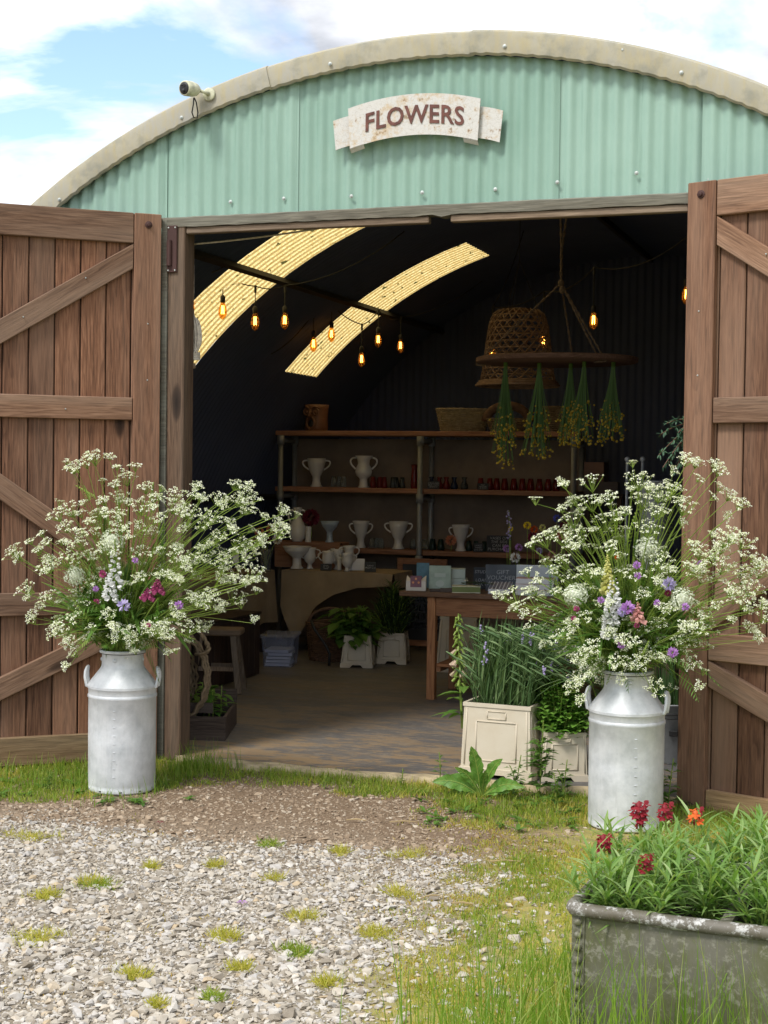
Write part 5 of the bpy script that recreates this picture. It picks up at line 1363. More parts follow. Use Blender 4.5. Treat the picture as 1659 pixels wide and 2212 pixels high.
# card holder box
t = boxthing('card_holder', 899, 1282, 2.42, (43 * pq, .09, 22 * pq), .25, 'cream_card', 'cream card box of mauve packets at table end', 'box')
for sx_ in (-1, 1):
    mb = MB(); mb.add([(sx_ * 21 * pq, -.044, 22 * pq), (sx_ * 21 * pq, .044, 22 * pq), (sx_ * 21 * pq, .044, 32 * pq), (sx_ * 8 * pq, -.046, 22 * pq)], [(0, 1, 2, 3)]); mb.build('side_flap', M['cream_card'], t)
mb = MB(); mb.box((0, .0, 18 * pq), (24 * pq, .05, 26 * pq), None, .002); pk = mb.build('packet', M['mauve_card'], t)
for (x, z) in ((0, 26), (-6, 18), (6, 18)):
    mb = MB(); mb.lathe([(.008, 0), (.008, .001), (0, .0015)], 10); o = mb.build('printed_dot', M['orange_ink'], pk, loc=(x * pq, -.0465, z * pq)); o.rotation_euler = (PI / 2, 0, 0)
mb = MB(); mb.box((0, -.0465, 20 * pq), (24 * pq, .002, 24 * pq)); mb.build('packet', M['mauve_card'], t)
card(913, 1262, 2.66, ZQ, 28 * pq, 55 * pq, None, 'teal booklet with pale printed panel standing upright', 'teal_book', .12, .3, name='booklet', cat='book', th=.012)
bk = thing('gift_book', 'large pale sage book leaning back on the table', 'book', tuple(np.array([X_at(950, 1275, 2.52), 2.52, ZQ])), .28)
Rm_ = np.array([[1, 0, 0], [0, math.cos(.30), math.sin(.30)], [0, -math.sin(.30), math.cos(.30)]])
hb_ = 54 * pq; mb = MB(); mb.box(Rm_ @ np.array([0, .0, hb_ / 2]), (48 * pq, .022, hb_), Rm_, .002); mb.build('cover', M['sage_book'], bk)
mb = MB(); mb.box(Rm_ @ np.array([0, -.0118, hb_ * .60]), (24 * pq, .0012, hb_ * .16), Rm_); mb.build('title_panel', M['mint_card'], bk)
mb = MB(); mb.lathe([(.0, .0012), (.03, .0012), (.03, 0)], 16, sy=.8); o = mb.build('printed_motif', M['mint_card'], bk); o.location = tuple(Rm_ @ np.array([0, -.0112, hb_ * .25])); o.rotation_euler = (PI / 2 - .30, 0, 0)
# a prop behind the leaning book: stacked boxes
boxthing('gift_box', 988, 1276, 2.70, (40 * pq, .14, 23 * pq), .2, 'mint_card', 'lower pale green gift box behind the leaning book', 'box')
boxthing('gift_box', 986, 1276, 2.70, (38 * pq, .13, 21 * pq), .27, 'mint_card', 'upper pale green gift box on top of its twin', 'box', z=ZQ + 23 * pq + .001)
boxthing('coaster_stack', 945, 1282, 2.41, (34 * pq, .085, 5 * pq), .3, 'brown_card', 'dark brown coaster set left of the other in front of book', 'coaster')
boxthing('coaster_stack', 964, 1284, 2.385, (26 * pq, .055, 8 * pq), .25, 'brown_card', 'thicker dark brown coaster set nearest table edge', 'coaster')
t = boxthing('candle_box', 1007, 1290, 2.44, (60 * pq, .13, 14 * pq), .28, 'olive', 'flat olive box with cream edges on table', 'box')
for z in (0.6, 13.4):
    mb = MB(); mb.box((0, 0, z * pq), (60.6 * pq, .133, 1.4 * pq)); mb.build('cream_edge', M['cream_rim'], t)
p = at(1015, 1272, 2.47); t = thing('leaf_brooch_display', 'overlapping dark green leaf shapes lying on olive box', 'ornament', (p[0] + .02, 2.46, ZQ + 15 * pq + .001))
for k in range(9):
    mb = MB(); a = rnd.uniform(0, 6.28); mb.leaf((0, 0, 0), (1, 0, .1), (0, 0, 1), .075, .05, .05, .15, 0, 5); o = mb.build('leaf', M['leaf_dark'], t, loc=(-.06 + .02 * k, rnd.uniform(-.03, .03), .006 + .004 * (k % 3))); o.rotation_euler = (0, 0, a)
mb = MB()
for k in range(7): mb.ball((-.045 + .012 * math.cos(k), .0 + .012 * math.sin(k), .03), .004, 6, 4)
mb.build('seed_cluster', M['cream_rim'], t)
card(1085, 1272, 2.62, ZQ, 73 * pq, 58 * pq, 'GIFT\nVOUCHERS\nAVAILABLE', 'grey chalkboard reading GIFT VOUCHERS AVAILABLE on table', 'slate_grey', .14, .26, size=.046, name='chalkboard', cat='chalkboard', th=.012)
card(1042, 1272, 2.74, ZQ, 40 * pq, 48 * pq, 'STUDIO\n\nLOANS\nASK US', 'dark chalkboard half hidden behind grey gift voucher one', 'slate', .12, .26, size=.03, name='chalkboard', cat='chalkboard', th=.012)
# slanted tray of little badges
p = at(1079, 1292, 2.42); t = thing('badge_tray', 'white slanted tray with rows of tiny printed badges', 'tray', (p[0], 2.40, ZQ), .12)
wd, dp, h0_, h1_ = 46 * pq, .16, 10 * pq, 22 * pq
mb = MB(); mb.add([(-wd / 2, 0, 0), (wd / 2, 0, 0), (wd / 2, dp, 0), (-wd / 2, dp, 0), (-wd / 2, 0, h0_), (wd / 2, 0, h0_), (wd / 2, dp, h1_), (-wd / 2, dp, h1_)], [(0, 3, 2, 1), (0, 1, 5, 4), (1, 2, 6, 5), (2, 3, 7, 6), (3, 0, 4, 7), (4, 5, 6, 7)]); mb.build('body', M['paper'], t)
sl_ = (h1_ - h0_) / dp; b0 = None
for i in range(6):
    for j in range(8):
        x, y = -wd / 2 + wd * (i + .5) / 6, dp * (j + .5) / 8
        if b0 is None: mb = MB(); mb.box((0, 0, 0), (wd / 9, dp / 15, .002)); b0 = mb.build('badge', M['ink'], t, loc=(x, y, h0_ + sl_ * y + .001)); b0.rotation_euler = (math.atan(sl_), 0, 0)
        else: inst(b0, 'badge', t, (x, y, h0_ + sl_ * y + .001))
for k, (lb, z) in enumerate((('lowest white box with pink edge at right of badge tray', 0), ('middle white box with pink edge at right of badge tray', 14), ('uppermost white box with pink edge at right of badge tray', 28))):
    t = boxthing('stationery_box', 1157, 1297, 2.46, (80 * pq, .15, 11 * pq), .1 + .03 * k, 'paper', lb, 'box', z=ZQ + z * .86 * pq)
    mb = MB(); mb.box((0, 0, 11.4 * pq), (80.5 * pq, .152, .9 * pq)); mb.build('pink_edge', M['pink_card'], t)
boxthing('stationery_box', 1160, 1297, 2.60, (90 * pq, .02, 60 * pq), .1, 'bluewhite', 'bluish white box lid standing behind white boxes', 'box')
# jars of single blooms along the back of the table
BL = [(1113, 1205, 'white_petal', 12, 'white carnation'), (1180, 1212, 'yellow_fl', 13, 'lime yellow pompom bloom'), (1095, 1185, 'purple_fl', 9, 'violet bloom lowest behind chalkboard'), (1121, 1182, 'purple_fl', 9, 'violet bloom right of the tall spire'), (1139, 1135, 'butter', 9, 'golden bloom left of the orange one'), (1154, 1144, 'orange_fl', 9, 'orange bloom'), (1150, 1160, 'burgundy_fl', 11, 'wine red bloom below orange one'), (1216, 1154, 'peach_fl', 15, 'large peach bloom'), (1219, 1136, 'burgundy_fl', 11, 'dark red bloom above the peach one'), (1203, 1120, 'blue_fl', 9, 'blue cornflower topmost in the row'), (1165, 1190, 'lilac_fl', 8, 'pale lilac bloom'), (1192, 1198, 'pink_fl', 9, 'dusky pink bloom'), (1228, 1185, 'crimson_fl', 9, 'crimson bloom beside the parsley'), (1103, 1142, 'butter', 6, 'small yellow bloom under the pale spire'), (1190, 1146, 'white_petal', 8, 'cream bloom among the reds'), (1172, 1140, 'yellow_fl', 8, 'pale yellow bloom right of orange')]
for k, (u, v, mt, r, nm) in enumerate(BL):
    Y = 2.80 + .06 * (k % 3); p = at(u, v, Y)
    t = thing('bud_vase', nm + ' in a slim glass bud vase on the table', 'vase', (p[0], Y, ZQ), 0, 'single blooms in bud vases')
    mb = MB(); mb.lathe([(.018, 0), (.02, .01), (.02, .07), (.011, .10), (.013, .12), (.010, .12), (.008, .10), (0, .01)], 12); mb.build('glass', M['glass'], t, True)
    h = p[2] - ZQ; mb = MB(); pompom(mb, (0, 0, h), r * pq, 44); mb.build('petals', M[mt], t)
    mb = MB(); mb.tube(bez((0, 0, .01), (.006, 0, h * .5), (0, 0, h - .01), 5), .0025, 4); mb.build('stem', M['stem'], t, True)
p = at(1100, 1150, 2.86); t = thing('flower_spire', 'thin pale blue flower spire rising above the table', 'flower', (p[0], 2.86, ZQ)); h = float(at(1098, 1103, 2.86)[2]) - ZQ
mb = MB(); mb.tube(bez((0, 0, 0), (.01, 0, h * .5), (-.005, 0, h), 6), .003, 4); mb.build('stem', M['stem'], t)
mb = MB()
for k in range(26): mb.ball((rnd.uniform(-.018, .018), rnd.uniform(-.018, .018), h - .008 * k), rnd.uniform(.004, .009), 5, 4)
mb.build('florets', M['lilac_fl'], t)

# ------------------------------------------------------------------ right side: galvanised vessels, rods, fir bough, boxes
p = atz(1440, 1655, FZ); t = thing('galvanised_bucket', 'galvanised bucket with dark bands between right churn and door', 'bucket', (p[0] - .02, p[1] + .16, FZ))
s = mpp(p); Hh = 128 * s
mb = MB(); mb.lathe([(.115, 0), (.12, .01), (.155, Hh), (.162, Hh + .004), (.162, Hh + .012), (.15, Hh + .01), (.115, .02), (0, .02)], 28); mb.build('shell', M['galv'], t, True)
for z in (.86, .80): mb = MB(); r = .12 + .035 * z; mb.tube([(r * math.cos(a), r * math.sin(a), Hh * z) for a in np.linspace(0, 2 * PI, 36, endpoint=False)], .004, 6, closed=True); mb.build('band', M['black'], t, True)
mb = MB(); mb.box((.05, -.142, Hh * .55), (.045, .012, .03), rz(.3), .003); mb.build('lug', M['black'], t)
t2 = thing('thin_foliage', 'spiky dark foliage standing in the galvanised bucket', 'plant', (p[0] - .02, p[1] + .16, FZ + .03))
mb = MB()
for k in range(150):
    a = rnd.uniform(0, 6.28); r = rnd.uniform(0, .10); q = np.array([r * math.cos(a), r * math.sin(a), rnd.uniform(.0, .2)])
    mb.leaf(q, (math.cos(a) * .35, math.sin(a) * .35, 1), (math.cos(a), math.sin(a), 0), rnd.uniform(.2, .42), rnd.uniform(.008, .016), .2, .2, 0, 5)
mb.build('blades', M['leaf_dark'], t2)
for u, lb in ((1355, 'grey iron rod with ball tip, left of the pair'), (1388, 'grey iron rod with ball tip, right of the pair')):
    Y = 1.95; q = at(u, 995, Y); t = thing('iron_rod', lb + ' behind right bouquet', 'rod', (q[0], Y, FZ), 0, 'ball-tipped rods')
    mb = MB(); mb.tube([(0, 0, 0), (0, 0, q[2] - FZ)], .009, 8); mb.build('shaft', M['galv'], t, True); mb = MB(); mb.ball((0, 0, q[2] - FZ + .008), .017, 12, 8); mb.build('ball_tip', M['galv'], t, True)
q = at(1415, 1040, 1.5); t = thing('galvanised_can', 'tall galvanised flower can behind right bouquet', 'can', (q[0], 1.5, FZ))
zc_ = q[2] - FZ; mb = MB(); mb.lathe([(.075, zc_ - .52), (.078, zc_ - .50), (.092, zc_), (.097, zc_ + .004), (.088, zc_), (.07, zc_ - .45), (0, zc_ - .5)], 24); mb.build('body', M['galv'], t, True)
mb = MB(); mb.tube([(.098 * math.cos(a), .098 * math.sin(a), zc_) for a in np.linspace(0, 2 * PI, 30, endpoint=False)], .005, 6, closed=True); mb.build('rim', M['galv'], t, True)
mb = MB(); mb.box((0, 0, (zc_ - .525) / 2), (.24, .24, zc_ - .525), None, .004); st_ = mb.build('plinth', M['dark_wood'], None, loc=(q[0], 1.5, FZ)); tag(st_, 'dark timber plinth under the tall galvanised can', 'plinth')
# fir bough tied inside the right post
q = at(1478, 915, .55); t = thing('fir_bough', 'blue-green leafy bough hanging inside the right post', 'bough', (q[0] + .05, .55, q[2] + .05))
mb = MB(); sb = MB(); o_ = np.array(t.location)
for (u0, v0) in ((1425, 940), (1440, 915), (1422, 985), (1432, 1010), (1450, 960), (1455, 1025), (1465, 935), (1445, 1000), (1470, 1000)):
    e = at(u0, v0, .55 + rnd.uniform(-.08, .08)) - o_; pts = bez((0.02, 0, -.05), e * .5 + np.array([.02, 0, .02]), e, 9); sb.tube(pts, .003, 4)
    for k in range(40):
        s = rnd.uniform(.15, 1); i = min(7, int(s * 8)); b_ = pts[i] + (pts[i + 1] - pts[i]) * (s * 8 - i); d = nrm(pts[i + 1] - pts[i])
        mb.leaf(b_, nrm(d + rng.normal(0, .8, 3)), (0, -.3, 1), rnd.uniform(.022, .034), .011, .2, .2, 0, 4)
sb.build('twigs', M['wicker_brown'], t); mb.build('leaflets', M['leaf_fir'], t)
for u, v, w_, h_, lb, mt in ((1290, 1030, 60, 40, 'dim cardboard carton behind the shelf end', 'brown_card'), (1300, 1055, 70, 24, 'lower dim carton behind the shelf end', 'brown_card')):
    pass
# dim cartons on a dark stand behind the right end of the shelves
Yk = 5.3; x0 = X_at(1262, 1050, Yk); x1 = X_at(1345, 1050, Yk); zk = float(at(1300, 1068, Yk)[2])
t = thing('side_stand', 'dark stand right of the shelves carrying cartons', 'stand', ((x0 + x1) / 2, Yk + .18, FZ))
mb = MB(); mb.box((0, 0, zk - .015 - FZ), (x1 - x0, .36, .03)); mb.build('top', M['dark_wood'], t)
for sx_ in (-1, 1):
    for sy_ in (-1, 1): mb = MB(); mb.box((sx_ * ((x1 - x0) / 2 - .03), sy_ * .15, (zk - .03 - FZ) / 2), (.04, .04, zk - .03 - FZ)); mb.build('leg', M['dark_wood'], t)
boxthing('carton', 1300, 1060, Yk + .1, (70 * pm, .2, 26 * pm), .1, 'brown_card', 'long dim carton beneath another right of shelves', 'carton', z=zk + .001)
boxthing('carton', 1288, 1040, Yk + .1, (42 * pm, .18, 40 * pm), -.05, 'terracotta', 'short dim carton on top of the long one', 'carton', z=zk + .002 + 26 * pm)

# ------------------------------------------------------------------ hanging: ring of dried flowers, bamboo cloche, string lights
YR = 2.65
pl_, pr_ = at(1030, 781, YR), at(1380, 776, YR); cR = (pl_ + pr_) / 2; RR_ = float(np.linalg.norm(pr_ - pl_)) / 2 * .985
t = thing('hanging_disc', 'round wooden disc slung level on ropes from the roof', 'disc', cR)
mb = MB(); mb.lathe([(0.0, -.018), (RR_ - .01, -.018), (RR_, -.012), (RR_, .014), (RR_ - .01, .018), (0, .018)], 56, sy=.85); mb.build('board', M['ringwood'], t, 40)
kn = at(1212, 612, YR) - cR; up1 = at(1203, 440, YR) - cR; up2 = at(1232, 440, YR) - cR; mid = at(1213, 545, YR) - cR
def twist(mb, a, b, r=.008, n=3):
    a, b = np.array(a, float), np.array(b, float); d = nrm(b - a); x = nrm(np.cross(d, (0.3, 1, 0.1))); y = np.cross(d, x); L = np.linalg.norm(b - a); k = max(8, int(L / .012))
    for j in range(2):
        mb.tube([a + d * L * s + r * .55 * (math.cos(s * L / .018 + j * PI) * x + math.sin(s * L / .018 + j * PI) * y) for s in np.linspace(0, 1, k)], r * .6, 5)
mb = MB(); top1 = up1 + np.array([0, 0, .50]); top2 = up2 + np.array([0.05, 0, .50])
twist(mb, mid, top1); twist(mb, mid, top2); twist(mb, kn, mid, .010); mb.build('suspension_rope', M['jute'], t, True)
mb = MB(); mb.ball(kn, .022, 10, 6, sc=(1, 1, 1.3)); mb.ball(kn + np.array([.012, -.01, -.045]), .024, 10, 6, sc=(.9, .9, 1.2)); mb.build('knot', M['jute'], t, True)
for (u, v, rim) in ((1040, 779, 1), (1237, 770, 0), (1289, 770, 1), (1300, 775, 1)):
    e = at(u, v, YR - (.0 if not rim else .2 if u > 1100 else 0)) - cR; mb = MB(); e[2] = .02; twist(mb, kn, e, .007)
    if u > 1280 or u < 1050:
        n_ = nrm((e[0], e[1], 0)); r_ = np.hypot(e[0], e[1])
        mb.tube([e, e + n_ * .03, e + n_ * .035 + np.array([0, 0, -.045]), e - n_ * .02 + np.array([0, 0, -.048])], .007, 6)
    mb.build('sling_rope', M['jute'], t, True)
# bunches of dried yellow flowers
for k, (u, v0, v1, wd) in enumerate(((1092, 795, 1012, 60), (1165, 795, 998, 66), (1233, 800, 975, 52), (1262, 790, 965, 56), (1325, 792, 965, 62))):
    Y = YR - .12 + .08 * (k % 3); p0 = at(u, v0, Y); p1 = at(u - 4, v1, Y); L = p0[2] - p1[2]; s = mpp(p0)
    p0[2] = cR[2] - .019
    t = thing('dried_bunch', ORD[k] + ' dried yellow bunch from the shelf side, hung upside down under disc', 'flowers', p0, 0, 'dried yellow bunches under the disc')
    mb = MB(); fb = MB()
    for j in range(70):
        a = rnd.uniform(0, 6.28); r = math.sqrt(rnd.random()); l = L * rnd.uniform(.62, 1.03)
        e = np.array([math.cos(a) * r * wd * s / 2 - .01, math.sin(a) * r * wd * s * .4, -l]); pts = bez((math.cos(a) * .008, math.sin(a) * .008, 0), (e[0] * .25, e[1] * .25, -l * .5), e, 6)
        mb.tube(pts, .0022, 3, False)
        for q in (pts[-1], pts[-1] + rng.normal(0, .012, 3), pts[-2] + rng.normal(0, .018, 3)):
            if rnd.random() < .75: fb.ball(q, rnd.uniform(.0055, .0095), 5, 4)
    mb.tube([(0, 0, 0.0), (0, 0, -.035)], .014, 8)
    mb.build('stems', M['leaf'], t); fb.build('buttons', M['mustard_fl'], t)['kind'] = 'stuff'
# bamboo cloche lamp shade
Yl = 3.6; c0 = at(1118, 833, Yl); s = mpp(c0)
t = thing('bamboo_cloche', 'open-weave bamboo bell basket hanging behind the disc', 'basket', c0)
Hh = 166 * s; prof = [(87, 0), (80, 8), (76, 30), (72, 60), (68, 95), (63, 130), (56, 152), (42, 163), (20, 166)]
pr = np.array(prof, float) * s
def R_at(z): return float(np.interp(z, pr[:, 1], pr[:, 0]))
mb = MB()
for z in np.linspace(.02, Hh * .9, 11):
    mb.tube([(R_at(z) * math.cos(a), R_at(z) * math.sin(a), z) for a in np.linspace(0, 2 * PI, 36, endpoint=False)], .005, 4, closed=True)
mb.build('hoops', M['bamboo'], t)
mb = MB()
for d in (1, -1):
    for k in range(22):
        pts = []
        for z in np.linspace(0.0, Hh * .98, 18):
            a = 2 * PI * k / 22 + d * z / Hh * 2.2; r = R_at(z) + .003 * d; pts.append((r * math.cos(a), r * math.sin(a), z))
        mb.tube(pts, .0045, 4)
mb.build('lattice', M['bamboo'], t)
mb = MB()
for z in (0.0, .014, .028): mb.tube([(R_at(z) * 1.03 * math.cos(a), R_at(z) * 1.03 * math.sin(a), z) for a in np.linspace(0, 2 * PI, 36, endpoint=False)], .010, 5, closed=True)
mb.build('rim', M['bamboo'], t)
mb = MB(); mb.lathe([(0.0, Hh + .004), (20 * s, Hh), (44 * s, Hh * .975)], 20); mb.build('crown', M['bamboo'], t, True)
mb = MB()
for a in (0.4, 2.5, 4.6): mb.tube([(.15 * math.cos(a), .15 * math.sin(a), Hh * .97), (0, 0, Hh + .36)], .0025, 4)
mb.tube([(0, 0, Hh + .36), (0, 0, 3.55 - c0[2])], .003, 4); mb.build('wires', M['cable'], t)

def bulb(parent, p, h=.075, r=.031):
    """teardrop lamp hanging point-down: socket, amber glass, glowing filament"""
    mb = MB(); mb.lathe([(.012, h * .62), (.017, h * .66), (.019, h * 1.15), (.012, h * 1.3), (.004, h * 1.4), (0, h * 1.41)], 12); sk = mb.build('socket', M['black'], parent, True, loc=tuple(p))
    mb = MB(); mb.lathe([(0, -h), (.006, -h * .97), (r * .62, -h * .82), (r * .95, -h * .5), (r, -h * .25), (r * .88, h * .1), (r * .6, h * .45), (r * .48, h * .66)], 16); gl = mb.build('bulb', M['amber_glass'], parent, True, loc=tuple(p))
    mb = MB()
    for k in range(4):
        a = k * PI / 2 + .4; mb.tube([(.008 * math.cos(a), .008 * math.sin(a), h * .35), (.011 * math.cos(a + .5), .011 * math.sin(a + .5), -h * .45)], .0014, 5)
    mb.build('filament', M['filament'], gl)
def string(label, pts, anchors=None, Ysag=.05):
    """pts: (u, v of the bulb's middle, Y, drop in metres from cable)"""
    W3 = [at(u, v, Y) for u, v, Y, d in pts]; o = W3[0]
    t = thing('string_lights', label, 'string lights', o)
    top = []
    for (u, v, Y, d), q in zip(pts, W3):
        bulb(t, q - o); mb = MB(); mb.tube([q - o + np.array([0, 0, .10]), q - o + np.array([0, 0, .10 + d])], .0035, 5); mb.tube([q - o + np.array([0, 0, .07 + d]), q - o + np.array([0, 0, .125 + d])], .009, 6); mb.build('drop_cord', M['cable'], t)
        top.append(q - o + np.array([0, 0, .12 + d]))
    full = [np.array(a) - o for a in (anchors[0] if anchors else [])] + top + [np.array(a) - o for a in (anchors[1] if anchors else [])]
    mb = MB(); path = []
    for a, b in zip(full, full[1:]):
        L = np.linalg.norm(b - a)
        for s_ in np.linspace(0, 1, 9)[:-1]: path.append(a + (b - a) * s_ + np.array([0, 0, -.16 * L * 4 * s_ * (1 - s_) * .5]))
    path.append(full[-1]); mb.tube(path, .0045, 6); mb.build('cable', M['cable'], t, True)
    return t
def rf(a, y): return np.array([(RI - .07) * math.cos(math.radians(a)), y, ZC + (RI - .07) * math.sin(math.radians(a))])
string('festoon of lit amber bulbs across the large skylight', [(411, 660, 2.3, .14), (481, 668, 2.5, .14), (551, 692, 2.75, .13), (615, 690, 3.0, .13)], ([rf(124.3, 2.0)], [rf(110, 3.4)]))
string('festoon of lit amber bulbs across the small skylight', [(677, 741, 4.3, .13), (716, 720, 4.5, .12), (781, 774, 4.75, .17), (817, 732, 5.0, .13), (865, 745, 5.6, .13)], ([rf(135, 4.0)], [rf(112, 6.0)]))
string('festoon of lit amber bulbs around the bamboo cloche', [(1063, 764, 4.2, .25), (1174, 734, 3.9, .25), (1282, 690, 3.3, .25), (1483, 634, 2.6, .25)], ([rf(100, 4.6)], [rf(60, 2.2)]))
# ------------------------------------------------------------------ milk churns
def churn_thing(loc, s, rot, label, h_rot):
    t = thing('milk_churn', label, 'milk churn', loc, rot, 'milk churns holding the bouquets')
    prof = [(0.0, .004), (.168, .004), (.176, .012), (.1765, .030), (.174, .038), (.1765, .046), (.178, .30), (.178, .495), (.182, .500), (.182, .512), (.178, .517), (.179, .545), (.1835, .550), (.1835, .562), (.178, .568), (.165, .588), (.118, .648), (.112, .660), (.110, .675), (.109, .722), (.113, .728), (.121, .733), (.123, .741), (.120, .747), (.112, .748), (.106, .742), (.102, .70), (.0, .60)]
    mb = MB(); mb.lathe([(r, z) for r, z in prof], 56)
    v = np.array(mb.v); a = np.arctan2(v[:, 1], v[:, 0])          # a few dents
    for (a0, z0, d, sa, sz) in ((-1.2, .22, .004, .3, .06), (-2.2, .36, .003, .25, .05), (-1.7, .12, .003, .2, .04), (-.6, .40, .003, .3, .05)):
        k = d * np.exp(-((a - a0) / sa) ** 2 - ((v[:, 2] - z0) / sz) ** 2); f = 1 - k / np.maximum(.05, np.hypot(v[:, 0], v[:, 1]))
        v[:, 0] *= f; v[:, 1] *= f
    mb.v = [tuple(x) for x in v]
    o = mb.build('body', M['churn'], t, 40); o.scale = (s, s, s)
    mb = MB(); mb.tube([(.116 * math.cos(q), .116 * math.sin(q), .7325) for q in np.linspace(0, 2 * PI, 40, endpoint=False)], .0045, 6, closed=True); o = mb.build('seal_ring', M['black'], t, True); o.scale = (s, s, s)
    for sg in (1, -1):
        a = h_rot + (0 if sg > 0 else PI); d = np.array([math.cos(a), math.sin(a), 0]); q = np.array([-d[1], d[0], 0])
        mb = MB()
        pts = [d * .160 + q * .030 + np.array([0, 0, .545]), d * .186 + q * .031 + np.array([0, 0, .555]), d * .193 + q * .031 + np.array([0, 0, .60]), d * .193 + q * .027 + np.array([0, 0, .628]), d * .188 + q * .014 + np.array([0, 0, .648]), d * .184 + np.array([0, 0, .653])]
        full = pts + [p - 2 * q * np.dot(p, q) for p in pts[-2::-1]]
        mb.tube(full, .0085, 8); o = mb.build('handle', M['churn'], t, True); o.scale = (s, s, s)
    mb = MB(); mb.lathe([(.010, 0), (.010, .002), (.006, .005), (0, .006)], 10); r0 = None
    for aa in (-1.45, -2.6, .2): 
        lo = (.1095 * s * math.cos(aa), .1095 * s * math.sin(aa), .697 * s)
        o = mb.build('rivet', M['churn'], t, loc=lo) if r0 is None else inst(r0, 'rivet', t, lo); r0 = r0 or o
        o.rotation_euler = (PI / 2, 0, aa + PI / 2)
    mb = MB(); mb.box((0, 0, 0), (.012, .0022, .003), None, .0005); g0 = None
    for k in range(9):                                             # pressed measure marks up the front
        a = -1.30 + rot * 0; lo = (.179 * s * math.cos(a), .179 * s * math.sin(a), (.10 + .043 * k) * s)
        o = mb.build('measure_mark', M['churn'], t, loc=lo) if g0 is None else inst(g0, 'measure_mark', t, lo); g0 = g0 or o
        o.rotation_euler = (0, 0, a + PI / 2)
    mb = MB(); mb.box((0, 0, 0), (.016, .004, .008), None, .002); d0 = None
    for a in (-2.35, -1.75, -1.1, -.5):                            # drain slots in the foot ring
        lo = (.1752 * s * math.cos(a), .1752 * s * math.sin(a), .019 * s)
        o = mb.build('drain_slot', M['black'], t, loc=lo) if d0 is None else inst(d0, 'drain_slot', t, lo); d0 = d0 or o
        o.rotation_euler = (0, 0, a + PI / 2)
    return t
CL, CR_ = atz(263, 1705, 0), atz(1350, 1783, 0)
sL, sR = 1.0, 1.0
hL = 304 * mpp(CL) / .748; hR = 338 * mpp(CR_) / .748
churn_thing(CL, hL, 0, 'silver milk churn in front of the left door leaf', 0.30)
churn_thing(CR_, hR, .15, 'silver milk churn beside the cream buckets', -.20)

# ------------------------------------------------------------------ bouquets: each stem its own part
def umbel(mw, mg, c, nv, R, rays=11):
    """parsley head: rays fan from below to small domes of florets"""
    nv = nrm(nv); x = nrm(np.cross(nv, (0.2, 0.3, 1))); y = np.cross(nv, x); b = c - nv * R * .95
    for k in range(rays):
        r = R * math.sqrt((k + .5) / rays) * rnd.uniform(.85, 1.12); a = k * 2.39996 + rnd.uniform(-.3, .3)
        q = c + (math.cos(a) * x + math.sin(a) * y) * r + nv * (R * .22 * (1 - (r / R) ** 2) + rnd.uniform(-.004, .004))
        mg.tube([b, q], [.0013, .0009], 3, False)
        on = nrm(nv + (q - b) * 3); x2 = nrm(np.cross(on, (1, .3, .2))); y2 = np.cross(on, x2)
        nf = rnd.randint(5, 8)
        for j in range(nf):
            rr = .0105 * math.sqrt((j + .3) / nf) * rnd.uniform(.85, 1.25); aa = j * 2.4 + a; f = q + (math.cos(aa) * x2 + math.sin(aa) * y2) * rr + on * (.004 - rr * .25)
            t_ = nrm(on + rng.normal(0, .45, 3)); u_ = nrm(np.cross(t_, (.1, 1, .3))) * rnd.uniform(.0030, .0050); w_ = np.cross(t_, u_)
            mw.add([f + u_, f + w_ * .9, f - u_, f - w_ * .9], [(0, 1, 2, 3)])
def feather(mb, base, d, L, n=9):
    d = nrm(d); x = nrm(np.cross(d, (0, 0, 1)) + rng.normal(0, .3, 3))
    for k in range(n):
        s = k / n; p = np.array(base) + d * L * s
        for sg in (-1, 1): mb.leaf(p, nrm(d * .7 + sg * x), (0, 0, 1), L * .34 * (1 - s) + .008, .007, .2, .1, 0, 3)
    mb.tube([base, np.array(base) + d * L], .0012, 3, False)
